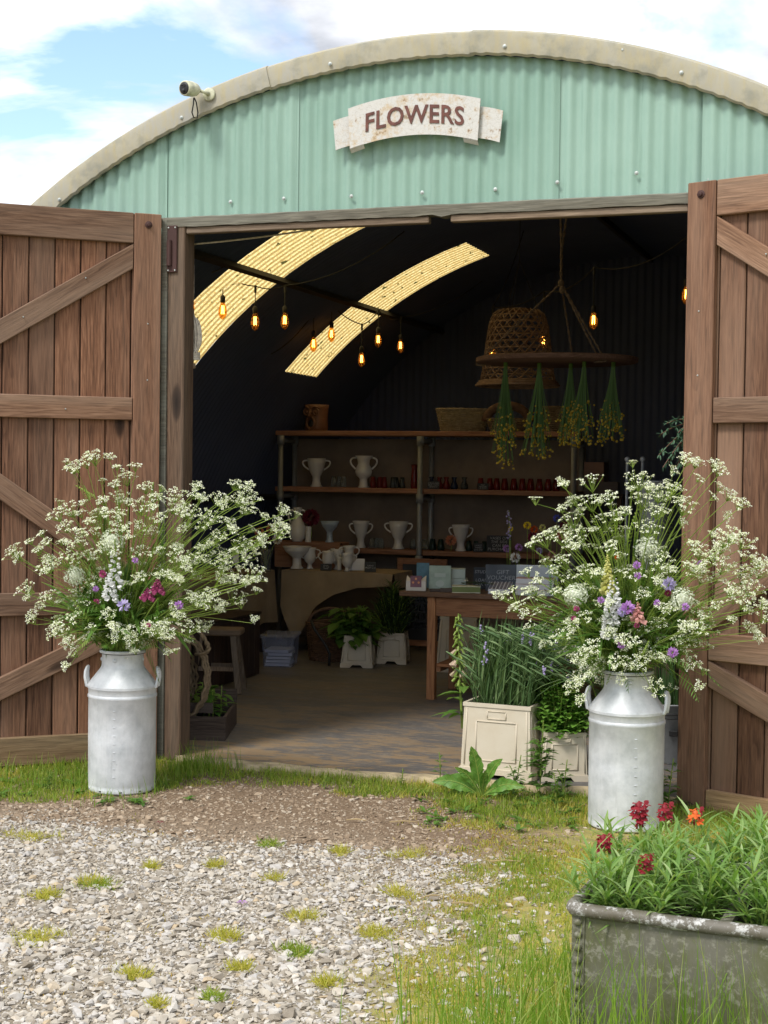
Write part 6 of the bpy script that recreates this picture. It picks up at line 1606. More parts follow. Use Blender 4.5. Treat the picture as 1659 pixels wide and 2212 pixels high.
def bouquet(label, mouth, heads, Y0, yshift, extras, fill, seed):
    global rnd, rng
    rnd = random.Random(seed); rng = np.random.default_rng(seed)
    t = thing('flower_arrangement', label, 'bouquet', mouth); o = np.array(mouth, float)
    us, vs_ = [h[0] for h in heads], [h[1] for h in heads]; um = CX + F * (o - CAM) @ RT / ((o - CAM) @ FW); vm = CY - F * (o - CAM) @ UP / ((o - CAM) @ FW)
    extra_h = []
    while len(extra_h) < len(heads) * .25:                            # crowded middle of the bunch
        a, b = rnd.choice(heads), rnd.random() ** .8 * .75 + .12; extra_h.append((um + (a[0] - um) * b, vm - 18 + (a[1] - vm) * b))
    heads = heads + extra_h
    for (u, v) in heads:
        uu, vv = u + rnd.uniform(-4, 4), v + rnd.uniform(-4, 4)
        c0 = at(uu, vv, Y0) - o; r = np.hypot(c0[0], max(0, c0[2]) * .6)
        Y = Y0 + yshift(uu, vv) + rnd.uniform(-.24, .22) * max(.25, 1 - r / 1.0)
        c = at(uu, vv, Y) - o; low = c[2] < .15
        nv = nrm(np.array([c[0] * .6, c[1] * .9 - .12, .55 if not low else .28]))
        R = rnd.choice((.024, .034, .044, .054, .062)) * rnd.uniform(.9, 1.1) if not low else rnd.uniform(.030, .050)
        mw, mg, side = MB(), MB(), []
        a = rnd.uniform(0, 6.28); b = np.array([math.cos(a) * .055, math.sin(a) * .055, -.05])
        ctl = np.array([c[0] * .25, c[1] * .25, max(.16, c[2] * .62)]) + rng.normal(0, .02, 3)
        end = c - nv * R * .95
        mg.tube(bez(b, ctl, end, 8), list(np.linspace(.0035, .0015, 8)), 4, False)
        umbel(mw, mg, c, nv, R, int(rnd.randint(6, 8) + R * 120))
        for k in range(rnd.choice((0, 1, 1, 2))):                   # smaller side heads
            f = rnd.uniform(.55, .85); pth = bez(b, ctl, end, 11); st = pth[int(f * 10)]; c2 = c + rng.normal(0, 1, 3) * np.array([.07, .06, .05]) - np.array([0, 0, .03])
            mg.tube(bez(st, (st + c2) / 2 + np.array([0, 0, -.01]), c2 - nv * .025, 5), .0012, 3, False); m2 = MB(); umbel(m2, mg, c2, nrm(nv + rng.normal(0, .3, 3)), rnd.uniform(.020, .032), rnd.randint(5, 8)); side.append(m2)
        for _ in range(rnd.choice((1, 2, 3))):
            pth = bez(b, ctl, end, 11); st = pth[rnd.randint(3, 8)]; feather(mg, st, c * .4 + rng.normal(0, .15, 3) + np.array([0, 0, .1]), rnd.uniform(.07, .16), 8)
        so_ = mg.build('parsley_stem', M['stem'], t); mw.build('flower_head', M['white_fl'], so_)
        for m2 in side: m2.build('flower_head', M['white_fl'], so_)
    for kind, u, v, dY, sz in extras:
        c = at(u, v, Y0 + dY) - o; s = mpp(at(u, v, Y0)); mg, mf = MB(), MB(); b = np.array([rnd.uniform(-.05, .05), rnd.uniform(-.05, .05), -.05])
        pth = bez(b, (c[0] * .35, c[1] * .35, max(.12, c[2] * .6)), c, 8); r = sz * s
        if kind == 'allium':
            mg.tube(pth, .004, 5, False); mf.ball(c, r * .55, 10, 8)
            for k in range(230):
                z = 1 - 2 * (k + .5) / 230; a = k * 2.39996; d = np.array([math.sqrt(1 - z * z) * math.cos(a), math.sqrt(1 - z * z) * math.sin(a), z]); f = c + d * r * rnd.uniform(.70, 1.10)
                for j in range(2): 
                    t_ = nrm(d + rng.normal(0, .5, 3)); u_ = nrm(np.cross(t_, (.1, 1, .3))) * .0068; w_ = np.cross(t_, u_) * .6; mf.add([f + u_, f + w_, f - u_, f - w_], [(0, 1, 2, 3)])
            nm, mt = 'allium_head', 'allium'
        elif kind in ('bells', 'lupin', 'foxglove', 'green_spike', 'pinkspike'):
            L = {'bells': 95, 'lupin': 80, 'foxglove': 70, 'green_spike': 55, 'pinkspike': 38}[kind] * s * sz / 10; d = nrm(np.array([c[0] * .3, c[1] * .3, 1.0])); top = c + d * L * .5; mg.tube(bez(b, (c[0] * .35, c[1] * .35, max(.1, c[2] * .5)), top, 8), .0035, 4, False)
            n_ = {'bells': 26, 'lupin': 46, 'foxglove': 30, 'green_spike': 60, 'pinkspike': 18}[kind]
            for k in range(n_):
                q = c + d * L * (k / n_ - .5); a = k * 2.4; w_ = (1.15 - k / n_); e = np.array([math.cos(a), math.sin(a), -.35])
                if kind == 'green_spike': mf.leaf(q, e + np.array([0, 0, .9]), (0, 0, 1), .022 * w_, .009, .1, .2, 0, 3)
                elif kind == 'bells':
                    for j in range(5):
                        aa = j * 1.2566; x2 = np.array([math.cos(a + 1.57), math.sin(a + 1.57), 0]); dd = nrm(e + .8 * (math.cos(aa) * x2 + math.sin(aa) * np.array([0, 0, 1]))); mf.leaf(q + e * .012, dd, e, .030 * w_, .020 * w_, -.2, .1, 0, 4)
                else: mf.tube([q, q + e * .014 * w_, q + e * .034 * w_], [.004, .008 * w_, .010 * w_], 5)
            nm, mt = {'bells': ('delphinium_spike', 'white_petal'), 'lupin': ('lupin_spike', 'yellow_fl'), 'foxglove': ('foxglove_spike', 'magenta_fl'), 'green_spike': ('green_spike', 'leaf_bright'), 'pinkspike': ('foxglove_spike', 'pink_fl')}[kind]
        else:
            mg.tube(pth, .0025, 4, False); pompom(mf, c, r, 26, 0, .55, .7); nm, mt = 'blossom', kind
        so_ = mg.build(nm + '_stem', M['stem'], t); mf.build(nm, M[mt], so_)
    # leafy filling between the stems
    mb = MB()
    for k in range(fill):
        a = rnd.uniform(0, 6.28); r = rnd.random() ** .7; e = np.array([math.cos(a) * r * .42, math.sin(a) * r * .30 - .03, rnd.uniform(.03, .50) * (1 - .35 * r)])
        d = nrm(np.array([e[0], e[1], rnd.uniform(.0, .7)]) + rng.normal(0, .25, 3)); b = e * rnd.uniform(.35, .8) + np.array([0, 0, .02])
        if k % 3 == 0: feather(mb, b, d, rnd.uniform(.12, .24), 9)
        elif b[2] < .10: continue
        elif k % 3 == 1: mb.leaf(b, d, (0, -.4, 1), rnd.uniform(.10, .20), rnd.uniform(.02, .038), .35, .2, 0, 5)
        else: mb.leaf(b, d, (0, -.4, 1), rnd.uniform(.10, .24), rnd.uniform(.007, .022), .35, .2, 0, 5)
    mb.build('filler_leaves', M['leaf'], t)['kind'] = 'stuff'
    mb = MB()
    for k in range(fill // 2):
        a = rnd.uniform(0, 6.28); el = rnd.uniform(.0, 1.4); L = rnd.uniform(.25, .62) * (.55 + .45 * math.sin(el)); e = np.array([math.cos(a) * math.cos(el), math.sin(a) * math.cos(el) * .75 - .05, math.sin(el) + .12]) * L
        mb.tube(bez((math.cos(a) * .06, math.sin(a) * .06, -.04), (e[0] * .3, e[1] * .3, .55 * e[2] + .08), e, 6), .0018, 3, False)
    mb.build('filler_stems', M['stem'], t)['kind'] = 'stuff'
    return t
H7 = [(395,195),(450,172),(500,145),(635,205),(735,195),(690,245),(620,300),(785,310),(640,350),(560,385),(530,435),(455,400),(435,440),(385,460),(375,420),(295,450),(350,520),(215,570),(255,600),(195,655),(150,605),(65,655),(245,725),(340,680),(405,705),(420,610),(500,545),(640,450),(690,390),(750,420),(820,425),(845,360),(640,520),(825,550),(955,340),(930,410),(980,430),(1055,300),(1090,370),(1175,370),(1270,295),(1325,340),(1350,410),(1305,380),(1245,490),(1140,480),(1020,440),(1000,520),(1430,460),(1525,430),(1500,490),(1550,520),(1430,590),(1530,560),(1330,660),(1180,580),(1150,640),(1080,640),(960,640),(980,690),(1010,750),(1100,700),(1200,740),(1270,800),(1370,810),(1390,760),(1220,690),(1130,890),(1080,920),(1180,970),(1270,900),(1040,930),(900,765),(760,720),(750,800),(705,885),(460,870),(440,930),(130,850),(490,660)]
H1_ = [(165,100),(280,170),(350,140),(410,80),(480,190),(530,180),(370,245),(395,290),(640,190),(700,170),(650,250),(780,150),(830,180),(790,230),(920,190),(960,90),(1020,160),(1075,140),(860,150),(560,100),(600,60)]
HL = [(.4 * x, 929 + .4 * y) for x, y in H7] + [(.4 * x, 1294 + .4 * y) for x, y in H1_]
EL = [('allium', 242, 1169, -.20, 25), ('allium', 162, 1243, -.22, 22), ('bells', 248, 1215, -.26, 10), ('bells', 237, 1262, -.26, 6), ('green_spike', 330, 1075, -.1, 12), ('green_spike', 226, 1130, -.1, 9), ('green_spike', 352, 1160, -.15, 11), ('green_spike', 340, 1320, -.28, 10), ('foxglove', 340, 1262, -.18, 4), ('foxglove', 318, 1280, -.18, 3), ('magenta_fl', 222, 1240, -.25, 9), ('magenta_fl', 208, 1300, -.25, 7), ('purple_fl', 292, 1210, -.24, 7), ('purple_fl', 207, 1272, -.26, 7), ('lilac_fl', 267, 1308, -.28, 14), ('purple_fl', 386, 1307, -.28, 10), ('magenta_fl', 321, 1350, -.28, 6)]
mouthL = (CL[0], CL[1], .742 * hL)
bouquet('wild white parsley bouquet with alliums in the left churn', mouthL, HL, CL[1], lambda u, v: -.16 - .20 * max(0, (240 - u) / 240) + .03 * max(0, (u - 300) / 300), EL, 520, 11)
H8 = [(610,310),(740,295),(660,380),(740,390),(840,370),(700,440),(640,490),(820,480),(870,460),(540,560),(490,580),(600,565),(430,625),(410,760),(690,560),(760,550),(880,540),(930,440),(990,285),(960,340),(1040,320),(1100,350),(1150,310),(1180,340),(1220,400),(1240,420),(1090,450),(1010,390),(1050,530),(660,630),(740,640),(600,700),(570,750),(650,770),(720,750),(700,830),(640,880),(560,860),(340,870),(350,940),(440,850),(450,910),(500,960),(580,980),(560,1020),(640,1010),(720,1000),(600,1100),(640,1060),(720,1090),(620,1160),(680,1180),(820,1010),(850,1060),(900,1000),(980,1070),(1050,1000),(1090,890),(1010,880),(1120,720),(1100,650),(1160,740),(1250,180),(1300,190),(1390,210),(1420,240),(1470,350),(1510,400),(1270,610),(1300,650),(1370,570),(1440,600),(1480,560),(1540,590),(1430,640),(1440,720),(1290,750),(1330,780),(1400,790),(1540,800),(1570,840),(1620,700),(1640,760),(1540,920),(1570,960),(1560,1050),(1640,930),(1650,980),(1290,1130),(1230,1040),(1160,1200),(1260,1230),(1090,1110),(1050,1150),(1000,1120),(930,1100),(870,1200),(950,1230),(900,1260),(1000,1230),(1050,1290),(1080,1350),(820,1230),(760,1200),(740,1260),(660,1300),(650,1350),(700,1220)]
HR = [(962 + .42 * x, 916 + .42 * y) for x, y in H8]
E8 = [('allium', 1035, 640, -.12, 27), ('allium', 1220, 900, -.22, 25), ('allium', 670, 880, -.2, 24), ('lupin', 835, 765, -.2, 10), ('bells', 865, 860, -.25, 7), ('bells', 850, 930, -.26, 7), ('bells', 840, 1020, -.25, 6), ('green_spike', 1060, 820, -.2, 14), ('green_spike', 1020, 770, -.2, 9), ('green_spike', 540, 800, -.15, 12), ('green_spike', 980, 620, -.1, 10), ('purple_fl', 940, 945, -.28, 15), ('lilac_fl', 910, 965, -.27, 11), ('pinkspike', 990, 960, -.27, 10), ('purple_fl', 985, 725, -.24, 9), ('purple_fl', 990, 780, -.24, 8), ('purple_fl', 800, 905, -.26, 8), ('purple_fl', 1310, 715, -.16, 7), ('lilac_fl', 1150, 825, -.22, 16), ('burgundy_fl', 1145, 870, -.25, 8), ('purple_fl', 1235, 940, -.28, 9), ('purple_fl', 1090, 920, -.26, 8), ('magenta_fl', 675, 950, -.24, 7), ('purple_fl', 905, 1135, -.28, 9), ('purple_fl', 1170, 1175, -.25, 12), ('magenta_fl', 985, 1035, -.27, 7), ('orange_fl', 885, 685, -.1, 6), ('magenta_fl', 660, 1000, -.24, 6)]
ER = [(k, 962 + .42 * u, 916 + .42 * v, dy, s) for k, u, v, dy, s in E8]
mouthR = (CR_[0], CR_[1], .742 * hR)
bouquet('taller white parsley bouquet with purple blooms in the right churn', mouthR, HR, CR_[1], lambda u, v: -.14 - .12 * max(0, (u - 1400) / 250), ER, 640, 12)
# a bright tendril that hangs over the right churn's rim
rnd = random.Random(99); rng = np.random.default_rng(99)

# ------------------------------------------------------------------ galvanised trough planter
TZ = .42
_c = atz(1236, 1962, TZ); TX0, TY0 = float(_c[0]), float(_c[1])
TW, TD = 1.30, .62
t = thing('water_trough', 'old lichened galvanised water tank used as planter in the foreground', 'planter', (TX0, TY0, 0), math.radians(-3.5))
mb = MB(); th = .006
def wall(a, b, n=24):
    a, b = np.array(a, float), np.array(b, float); d = nrm(b - a); nn = np.array([d[1], -d[0], 0]); vs = []
    for i in range(n):
        for k in range(8):
            s, z = i / (n - 1), TZ * k / 7; bow = .010 * math.sin(PI * s) * math.sin(PI * k / 7); q = a + (b - a) * s + nn * (bow + rnd.uniform(-.0008, .0008)); vs.append((q[0], q[1], z))
    mb.add(vs, [(i * 8 + k, (i + 1) * 8 + k, (i + 1) * 8 + k + 1, i * 8 + k + 1) for i in range(n - 1) for k in range(7)])
wall((0, 0, 0), (TW, 0, 0)); wall((TW, 0, 0), (TW, TD, 0)); wall((TW, TD, 0), (0, TD, 0)); wall((0, TD, 0), (0, 0, 0))
mb.build('tank', M['trough'], t, True)
r = .026; pts = []
for (cx_, cy_, a0) in ((r, r, PI), (TW - r, r, 1.5 * PI), (TW - r, TD - r, 0), (r, TD - r, .5 * PI)):
    for k in range(5): a = a0 + k * PI / 8; pts.append((cx_ + (r + .004) * math.cos(a), cy_ + (r + .004) * math.sin(a), TZ))
dense = []
for a, b in zip(pts, pts[1:] + pts[:1]):
    a, b = np.array(a), np.array(b); k = max(1, int(np.linalg.norm(b - a) / .06))
    for s in range(k): dense.append(a + (b - a) * s / k + rng.normal(0, .0012, 3))
mb = MB(); mb.tube(dense, .0185, 10, closed=True); mb.build('rolled_rim', M['trough_rim'], t, True)
mb = MB(); mb.ball((0, 0, 0), .0105, 10, 6, sc=(1, .55, 1)); r0 = None
for k in range(11):
    lo = (.018, -.004, .385 - .034 * k); o = mb.build('rivet', M['trough'], t, True, loc=lo) if r0 is None else inst(r0, 'rivet', t, lo); r0 = r0 or o
    inst(r0, 'rivet', t, (TW - .018, -.004, .385 - .034 * k))
mb = MB(); mb.bar((.035, -.0035, .0), (.035, -.0035, TZ - .01), .002, .003); mb.build('lap_seam', M['trough'], t)
mb = MB(); nx, ny = 24, 12; vs = [(TW * i / (nx - 1), TD * j / (ny - 1), TZ - .055 + rnd.uniform(-.008, .012)) for j in range(ny) for i in range(nx)]
mb.add(vs, [(j * nx + i, j * nx + i + 1, (j + 1) * nx + i + 1, (j + 1) * nx + i) for j in range(ny - 1) for i in range(nx - 1)]); mb.build('compost', M['soil'], t)
mb = MB(); mb.bar((.40, .02, TZ - .005), (.40, TD - .02, TZ - .005), .03, .02, (0, 0, 1)); mb.build('cross_stay', M['trough_rim'], t)
# wallflowers: each plant a thing
ca, sa = math.cos(math.radians(-3.5)), math.sin(math.radians(-3.5))
def tw(x, y): return np.array([TX0 + ca * x - sa * y, TY0 + sa * x + ca * y, TZ - .05])
def wallflower(loc, h, nst, label, flower=None, Lf=.085, wf=.012, spread=.14, mt='leaf_wall', blen=1.0):
    t = thing('wallflower', label, 'plant', loc, rnd.uniform(0, 6.28), 'wallflowers in the trough'); sb, lb = MB(), MB(); tops = []
    for k in range(nst):
        a = 6.28 * k / nst + rnd.uniform(-.4, .4); r = rnd.uniform(.2, 1) * spread; e = np.array([math.cos(a) * r, math.sin(a) * r, h * rnd.uniform(.45, 1.12)]); pts = bez((math.cos(a) * .012, math.sin(a) * .012, 0), (e[0] * .5, e[1] * .5, e[2] * .55), e, 9); sb.tube(pts, list(np.linspace(.0038, .002, 9)), 5, False); tops.append(e)
        nl = int(rnd.uniform(24, 40) * h / .3)
        for j in range(nl):
            s = .12 + .88 * j / nl; i = min(7, int(s * 8)); q = pts[i] + (pts[i + 1] - pts[i]) * (s * 8 - i); aa = j * 2.4 + k; upw = .35 + 1.5 * s
            d = np.array([math.cos(aa), math.sin(aa), upw]); lb.leaf(q, d, (-math.cos(aa) * upw * .3, -math.sin(aa) * upw * .3, 1), Lf * rnd.uniform(.55, 1.2) * (1.1 - .35 * s), wf * rnd.uniform(.8, 1.2), rnd.uniform(.05, .75), .3, 0, 5)
    sb.build('stems', M['stem'], t); lb.build('leaves', M[mt], t)
    return t, tops
WF = [(.08, .12, .24, 5), (.22, .30, .26, 5), (.20, .08, .22, 5), (.35, .18, .25, 6), (.10, .45, .27, 5), (.34, .46, .30, 6), (.50, .12, .24, 6), (.52, .34, .32, 6), (.68, .20, .28, 6), (.66, .46, .36, 6), (.84, .12, .26, 6), (.86, .34, .36, 6), (1.02, .22, .32, 6), (1.0, .48, .38, 6), (1.16, .1, .28, 5), (1.16, .4, .36, 5)]
place = ['corner nearest the rivets', 'second row behind the corner', 'front row beside the corner one', 'centre of the near end', 'far corner by the right churn', 'far side behind the crimson heads', 'front row beside the cross stay', 'middle past the cross stay', 'front half past the middle', 'far side past the middle', 'front row towards the frame edge', 'middle row towards the frame edge', 'tall one near the frame edge', 'tallest one at the far side', 'last one of the front row', 'last one of the far row']
for (x, y, h, n_), nm in zip(WF, place):
    wallflower(tw(max(.05, x - .02), y), h * .74, n_ + 6, 'leafy green wallflower, ' + nm + ' of the trough', Lf=.105, wf=.0108)
# flower heads on their own stalks
def wf_head(u, v, Y, mts, label, n=9, r=.030):
    c = at(u, v, Y); base = np.array([c[0], Y, TZ - .05]); h = c[2] - base[2]
    t = thing('wallflower_bloom', label, 'flower', base, 0, 'wallflower blooms in the trough')
    mb = MB(); mb.tube(bez((0, 0, 0), (.01, 0, h * .5), (0, 0, h), 7), .003, 5); mb.build('stem', M['stem'], t)
    for k in range(n):
        a = k * 2.4; z = h + r * (1.0 - 2.0 * k / n) ; q = np.array([math.cos(a) * r * .55, math.sin(a) * r * .55, z]); mb = MB()
        for j in range(4):
            aa = a + j * PI / 2; d = nrm(np.array([math.cos(a) * .6 + math.cos(aa) * .8, math.sin(a) * .6 + math.sin(aa) * .8, .15 + .6 * math.sin(aa)])); mb.leaf(q, d, (math.cos(a) * .5, math.sin(a) * .5, 1), r * rnd.uniform(.6, .8), r * .62, .35, -.25, 0, 5)
        mb.build('floret', M[mts[k % len(mts)]], t)
wf_head(1381, 1755, TY0 + .30, ['crimson_fl'], 'tall crimson wallflower head against the churn', 12, .026)
wf_head(1384, 1778, TY0 + .30, ['crimson_fl'], 'small crimson bud cluster just below the tall head', 5, .016)
wf_head(1437, 1755, TY0 + .33, ['crimson_fl'], 'crimson wallflower head right of the tall one', 9, .023)
wf_head(1503, 1765, TY0 + .36, ['crimson_fl', 'orange_fl', 'orange_fl'], 'orange and red wallflower head beside the door', 7, .022)
wf_head(1304, 1823, TY0 + .22, ['crimson_fl'], 'dark crimson wallflower head nearest the trough corner', 10, .023)
wf_head(1395, 1866, TY0 + .10, ['crimson_fl'], 'low crimson wallflower head over the front rim', 8, .022)

# ------------------------------------------------------------------ gravel, grass, moss (uncountable)
def fbm(x, y, s, seed=0):
    r_ = np.random.default_rng(seed); v = np.zeros_like(x); amp = 1.0; tot = 0
    for o_ in range(4):
        for _ in range(3):
            a, ph = r_.uniform(0, 2 * PI), r_.uniform(0, 6.28); v = v + amp * np.sin((x * math.cos(a) + y * math.sin(a)) * s * (2 ** o_) * r_.uniform(.7, 1.3) + ph)
        tot += amp * 1.7; amp *= .55
    return v / tot
def grassiness(x, y):
    """0 bare .. 1 turf, from where grass grows in the place"""
    # right side meadow: boundary runs from the doorway out to the left of the camera
    bx = np.interp(y, [-4.2, -3.4, -2.9, -2.3, -1.9, -1.4, -.9, -.5, 0], [.95, .66, .50, .58, .60, .62, .52, .34, .15])
    g = (x - bx) / .32
    # strip along the slab and the left door
    st = (y - np.interp(x, [-3, -1.6, -1.3, -1.0, -.5, .1, .4, .8, 2], [-1.9, -1.45, -1.15, -.66, -.44, -.42, -.62, -.9, -1])) / .12
    g = np.maximum(g, st) + 1.25 * fbm(x, y, 3.2, 3) + 1.15 * fbm(x, y, 9., 5) - .12
    return np.clip(g, 0, 1)
INSIDE = lambda x, y: (y > -.07) & (np.abs(x) < 3.7)
def in_trough(x, y): 
    dx_, dy_ = x - TX0, y - TY0; lx, ly = ca * dx_ + sa * dy_, -sa * dx_ + ca * dy_
    return (lx > -.012) & (lx < TW + .012) & (ly > -.012) & (ly < TD + .012)
def in_churn(x, y): return (np.hypot(x - CL[0], y - CL[1]) < .17 * hL) | (np.hypot(x - CR_[0], y - CR_[1]) < .17 * hR)
def visible(n, r_, xlo=-3.0, xhi=3.4, ylo=-4.6, yhi=0.0):
    """random ground spots inside the camera's wedge, a little wider than the frame"""
    x, y = r_.uniform(xlo, xhi, n), r_.uniform(ylo, yhi, n); d = np.stack([x - CAM[0], y - CAM[1], np.full(n, -CAM[2])], 1)
    z = d @ FW; u = CX + F * (d @ RT) / z; v = CY - F * (d @ UP) / z
    k = (u > -260) & (u < 1659 + 260) & (v < 2212 + 170) & (z > 0); return x[k], y[k]
def hull_faces(V):
    F_ = []
    n_ = len(V)
    for i in range(n_):
        for j in range(i + 1, n_):
            for k in range(j + 1, n_):
                nn = np.cross(V[j] - V[i], V[k] - V[i]); L = np.linalg.norm(nn)
                if L < 1e-9: continue
                dd = (V - V[i]) @ nn
                if (dd < 1e-9).all(): F_.append((i, j, k))
                elif (dd > -1e-9).all(): F_.append((i, k, j))
    return np.array(F_)
PROTO = []
_rs = np.random.default_rng(5)
for _ in range(14):
    v_ = _rs.normal(0, 1, (11, 3)); v_ = v_ / np.linalg.norm(v_, axis=1, keepdims=True) * _rs.uniform(.8, 1.1, (11, 1)); v_[:, 2] = np.clip(v_[:, 2], -.75, .75); PROTO.append((v_, hull_faces(v_)))
def stones(name, x, y, size, r_, label, cat, flat=.55, sink=.30, mat_=None):
    VV, TT, off = [], [], 0
    pi_ = r_.integers(0, len(PROTO), len(x))
    for q, (pv, pf) in enumerate(PROTO):
        m_ = pi_ == q; X0, Y0_, S0 = x[m_], y[m_], size[m_]; n = len(X0); k = len(pv)
        sc = np.stack([np.ones(n), r_.uniform(.6, .95, n), r_.uniform(flat * .65, flat * 1.2, n)], 1) * S0[:, None] / 2; V = pv[None] * sc[:, None]
        a = r_.uniform(0, 2 * PI, n); tl = r_.normal(0, .35, n); c_, s_ = np.cos(tl)[:, None], np.sin(tl)[:, None]; Y_, Z_ = V[..., 1] * c_ - V[..., 2] * s_, V[..., 1] * s_ + V[..., 2] * c_
        c_, s_ = np.cos(a)[:, None], np.sin(a)[:, None]; X2, Y2 = V[..., 0] * c_ - Y_ * s_, V[..., 0] * s_ + Y_ * c_
        VV.append(np.stack([X2 + X0[:, None], Y2 + Y0_[:, None], Z_ + (sc[:, 2] * (1 - 2 * sink))[:, None]], -1).reshape(-1, 3))
        TT.append((pf[None] + (np.arange(n) * k)[:, None, None]).reshape(-1, 3) + off); off += n * k
    W_, T = np.concatenate(VV), np.concatenate(TT)
    return tag(tri_mesh(name, W_, T, mat_ or M['stone']), label, cat, kind='stuff')
r_ = np.random.default_rng(21)
x, y = visible(230000, r_); bad = in_trough(x, y) | in_churn(x, y); x, y = x[~bad], y[~bad]
g = grassiness(x, y); dirt = np.clip((y + 1.75 + .35 * fbm(x, y, 2.4, 9) - .12 * np.abs(x + .1)) / .75, 0, 1)      # bare trodden earth before the door
keep = r_.random(len(x)) < (1 - g) ** 1.2 * (1 - .55 * dirt) * .95 + .13
x, y, dk = x[keep], y[keep], dirt[keep]
sz = np.clip(r_.lognormal(math.log(.0150), .55, len(x)), .005, .060) * (1 - .40 * dk) * np.interp(y, [-3.6, -1.2], [1.12, .8])
k = dk < .35 + .3 * r_.random(len(x)); stones('gravel', x[k], y[k], sz[k], r_, 'pale angular limestone gravel covering the yard', 'gravel')
stones('gravel', x[~k], y[~k], sz[~k] * 1.6, r_, 'brown earth-stained stones trodden into the ground before the doorway', 'gravel', .5, .42, M['stone_earth'])
def blades(name, x, y, h, wd, r_, mat_, label, cat, lean=.45, curve=.5, base_z=0.0):
    n = len(x); a = r_.uniform(0, 2 * PI, n); ln = np.abs(r_.normal(0, lean, n)); f = r_.uniform(0, 2 * PI, n); wx, wy = np.cos(f) * wd / 2, np.sin(f) * wd / 2
    lv = np.array([0, .4, .75, 1.0]); V = np.zeros((n, 7, 3)); idx = 0
    for i, s in enumerate(lv):
        off = h * ln * (s * (1 - curve) + curve * s * s); px, py, pz = x + np.cos(a) * off, y + np.sin(a) * off, base_z + h * s * np.sqrt(np.clip(1 - (ln * s * .7) ** 2, .2, 1))
        if i < 3:
            w_ = (1.0, .85, .5)[i]; V[:, 2 * i] = np.stack([px - wx * w_, py - wy * w_, pz], 1); V[:, 2 * i + 1] = np.stack([px + wx * w_, py + wy * w_, pz], 1)
        else: V[:, 6] = np.stack([px, py, pz], 1)
    tri = np.array([(0, 1, 3), (0, 3, 2), (2, 3, 5), (2, 5, 4), (4, 5, 6)]); T = (tri[None] + (np.arange(n) * 7)[:, None, None]).reshape(-1, 3)
    return tag(tri_mesh(name, V.reshape(-1, 3), T, mat_), label, cat, kind='stuff')
x, y = visible(330000, r_); bad = in_trough(x, y) | in_churn(x, y) | INSIDE(x, y); x, y = x[~bad], y[~bad]; g = grassiness(x, y)
cl = fbm(x, y, 16., 14)
k = r_.random(len(x)) < np.clip(g * 1.15 - .12 + .35 * cl * (g > .1), 0, 1) ** 1.3 * np.clip(.80 + 1.4 * fbm(x, y, 7.5, 17) + .9 * fbm(x, y, 21, 18) + .6 * np.clip((x - 1.3) / .4, 0, 1) + .7 * np.clip((-1.0 - x) / .2, 0, 1) + .9 * np.clip((y + .75) / .35, 0, 1), .08, 1); x, y, g = x[k], y[k], g[k]
yel = fbm(x, y, 3.5, 8) + .5 * fbm(x, y, 9, 6) + .55 * (np.clip((-y - .9) / 1.6, 0, 1) - .35) - .5 * np.clip((x - 1.35) / .4, 0, 1); dry = yel > r_.normal(.02, .20, len(x))
hh = r_.uniform(.012, .034, len(x)) * (.6 + .7 * g); near = np.clip((y + .9) / .5, 0, 1) * (g > .6); hh = hh * (.85 + .35 * near)
k = ~dry; blades('grass', x[k], y[k], hh[k], .0036 * (.7 + r_.random(k.sum()) * .6), r_, M['grass'], 'short green turf around the doorway and trough', 'grass', .7)
k = dry; blades('grass', x[k], y[k], hh[k] * .75, .0034 * (.7 + r_.random(k.sum()) * .6), r_, M['grass_dry'], 'yellowing thin turf creeping into the gravel', 'grass', .8)
# low mossy film between the stones at the edge of the turf
x, y = visible(150000, r_); bad = in_trough(x, y) | in_churn(x, y) | INSIDE(x, y); x, y = x[~bad], y[~bad]; g = grassiness(x, y); mo = fbm(x, y, 4.2, 31)
k = (mo > .05) & (r_.random(len(x)) < np.clip(.12 + g, 0, 1) * .9) & ((x > .2) | (mo > .42)) & (y < -.4); blades('moss', x[k], y[k], r_.uniform(.008, .016, k.sum()), np.full(k.sum(), .005), r_, M['moss'], 'orange brown moss film between gravel and turf', 'moss', 1.0)
# tufts sprouting out of the gravel: each a thing
TU = [(190, 1912, 55, 'grass_dry'), (222, 1916, 42, 'grass'), (95, 1942, 60, 'grass_dry'), (75, 2028, 66, 'grass_dry'), (295, 2112, 60, 'grass_dry'), (640, 2060, 70, 'grass'), (740, 1842, 48, 'grass_dry'), (800, 2020, 62, 'grass_dry'), (330, 1875, 34, 'grass_dry'), (465, 1872, 34, 'grass_dry'), (575, 1828, 36, 'grass'), (650, 1985, 50, 'grass_dry'), (500, 2028, 70, 'grass_dry'), (520, 2095, 44, 'grass_dry'), (460, 2160, 40, 'grass'), (345, 2175, 34, 'grass_dry'), (600, 1902, 30, 'grass_dry'), (890, 1850, 50, 'grass_dry'), (70, 1815, 60, 'grass_dry'), (705, 2130, 60, 'grass_dry'), (860, 1935, 60, 'grass_dry')]
POSN = ['pair at the gravel edge, yellower', 'pair at the gravel edge, greener', 'far left in the gravel', 'near left in bright gravel', 'low in the gravel front', 'dense dark one beside the turf edge', 'flat one near the trodden earth', 'bright one at the turf boundary', 'small one above the pair', 'small one centre left', 'small one below the churn path', 'thin one in open gravel', 'mossy yellow one in mid gravel', 'thin one below the mossy one', 'tiny one at the very front', 'tiny one front left', 'tiny one centre', 'soft one near the stones', 'straggly one by left grass', 'yellow one at front turf edge', 'yellow one inside the turf edge']
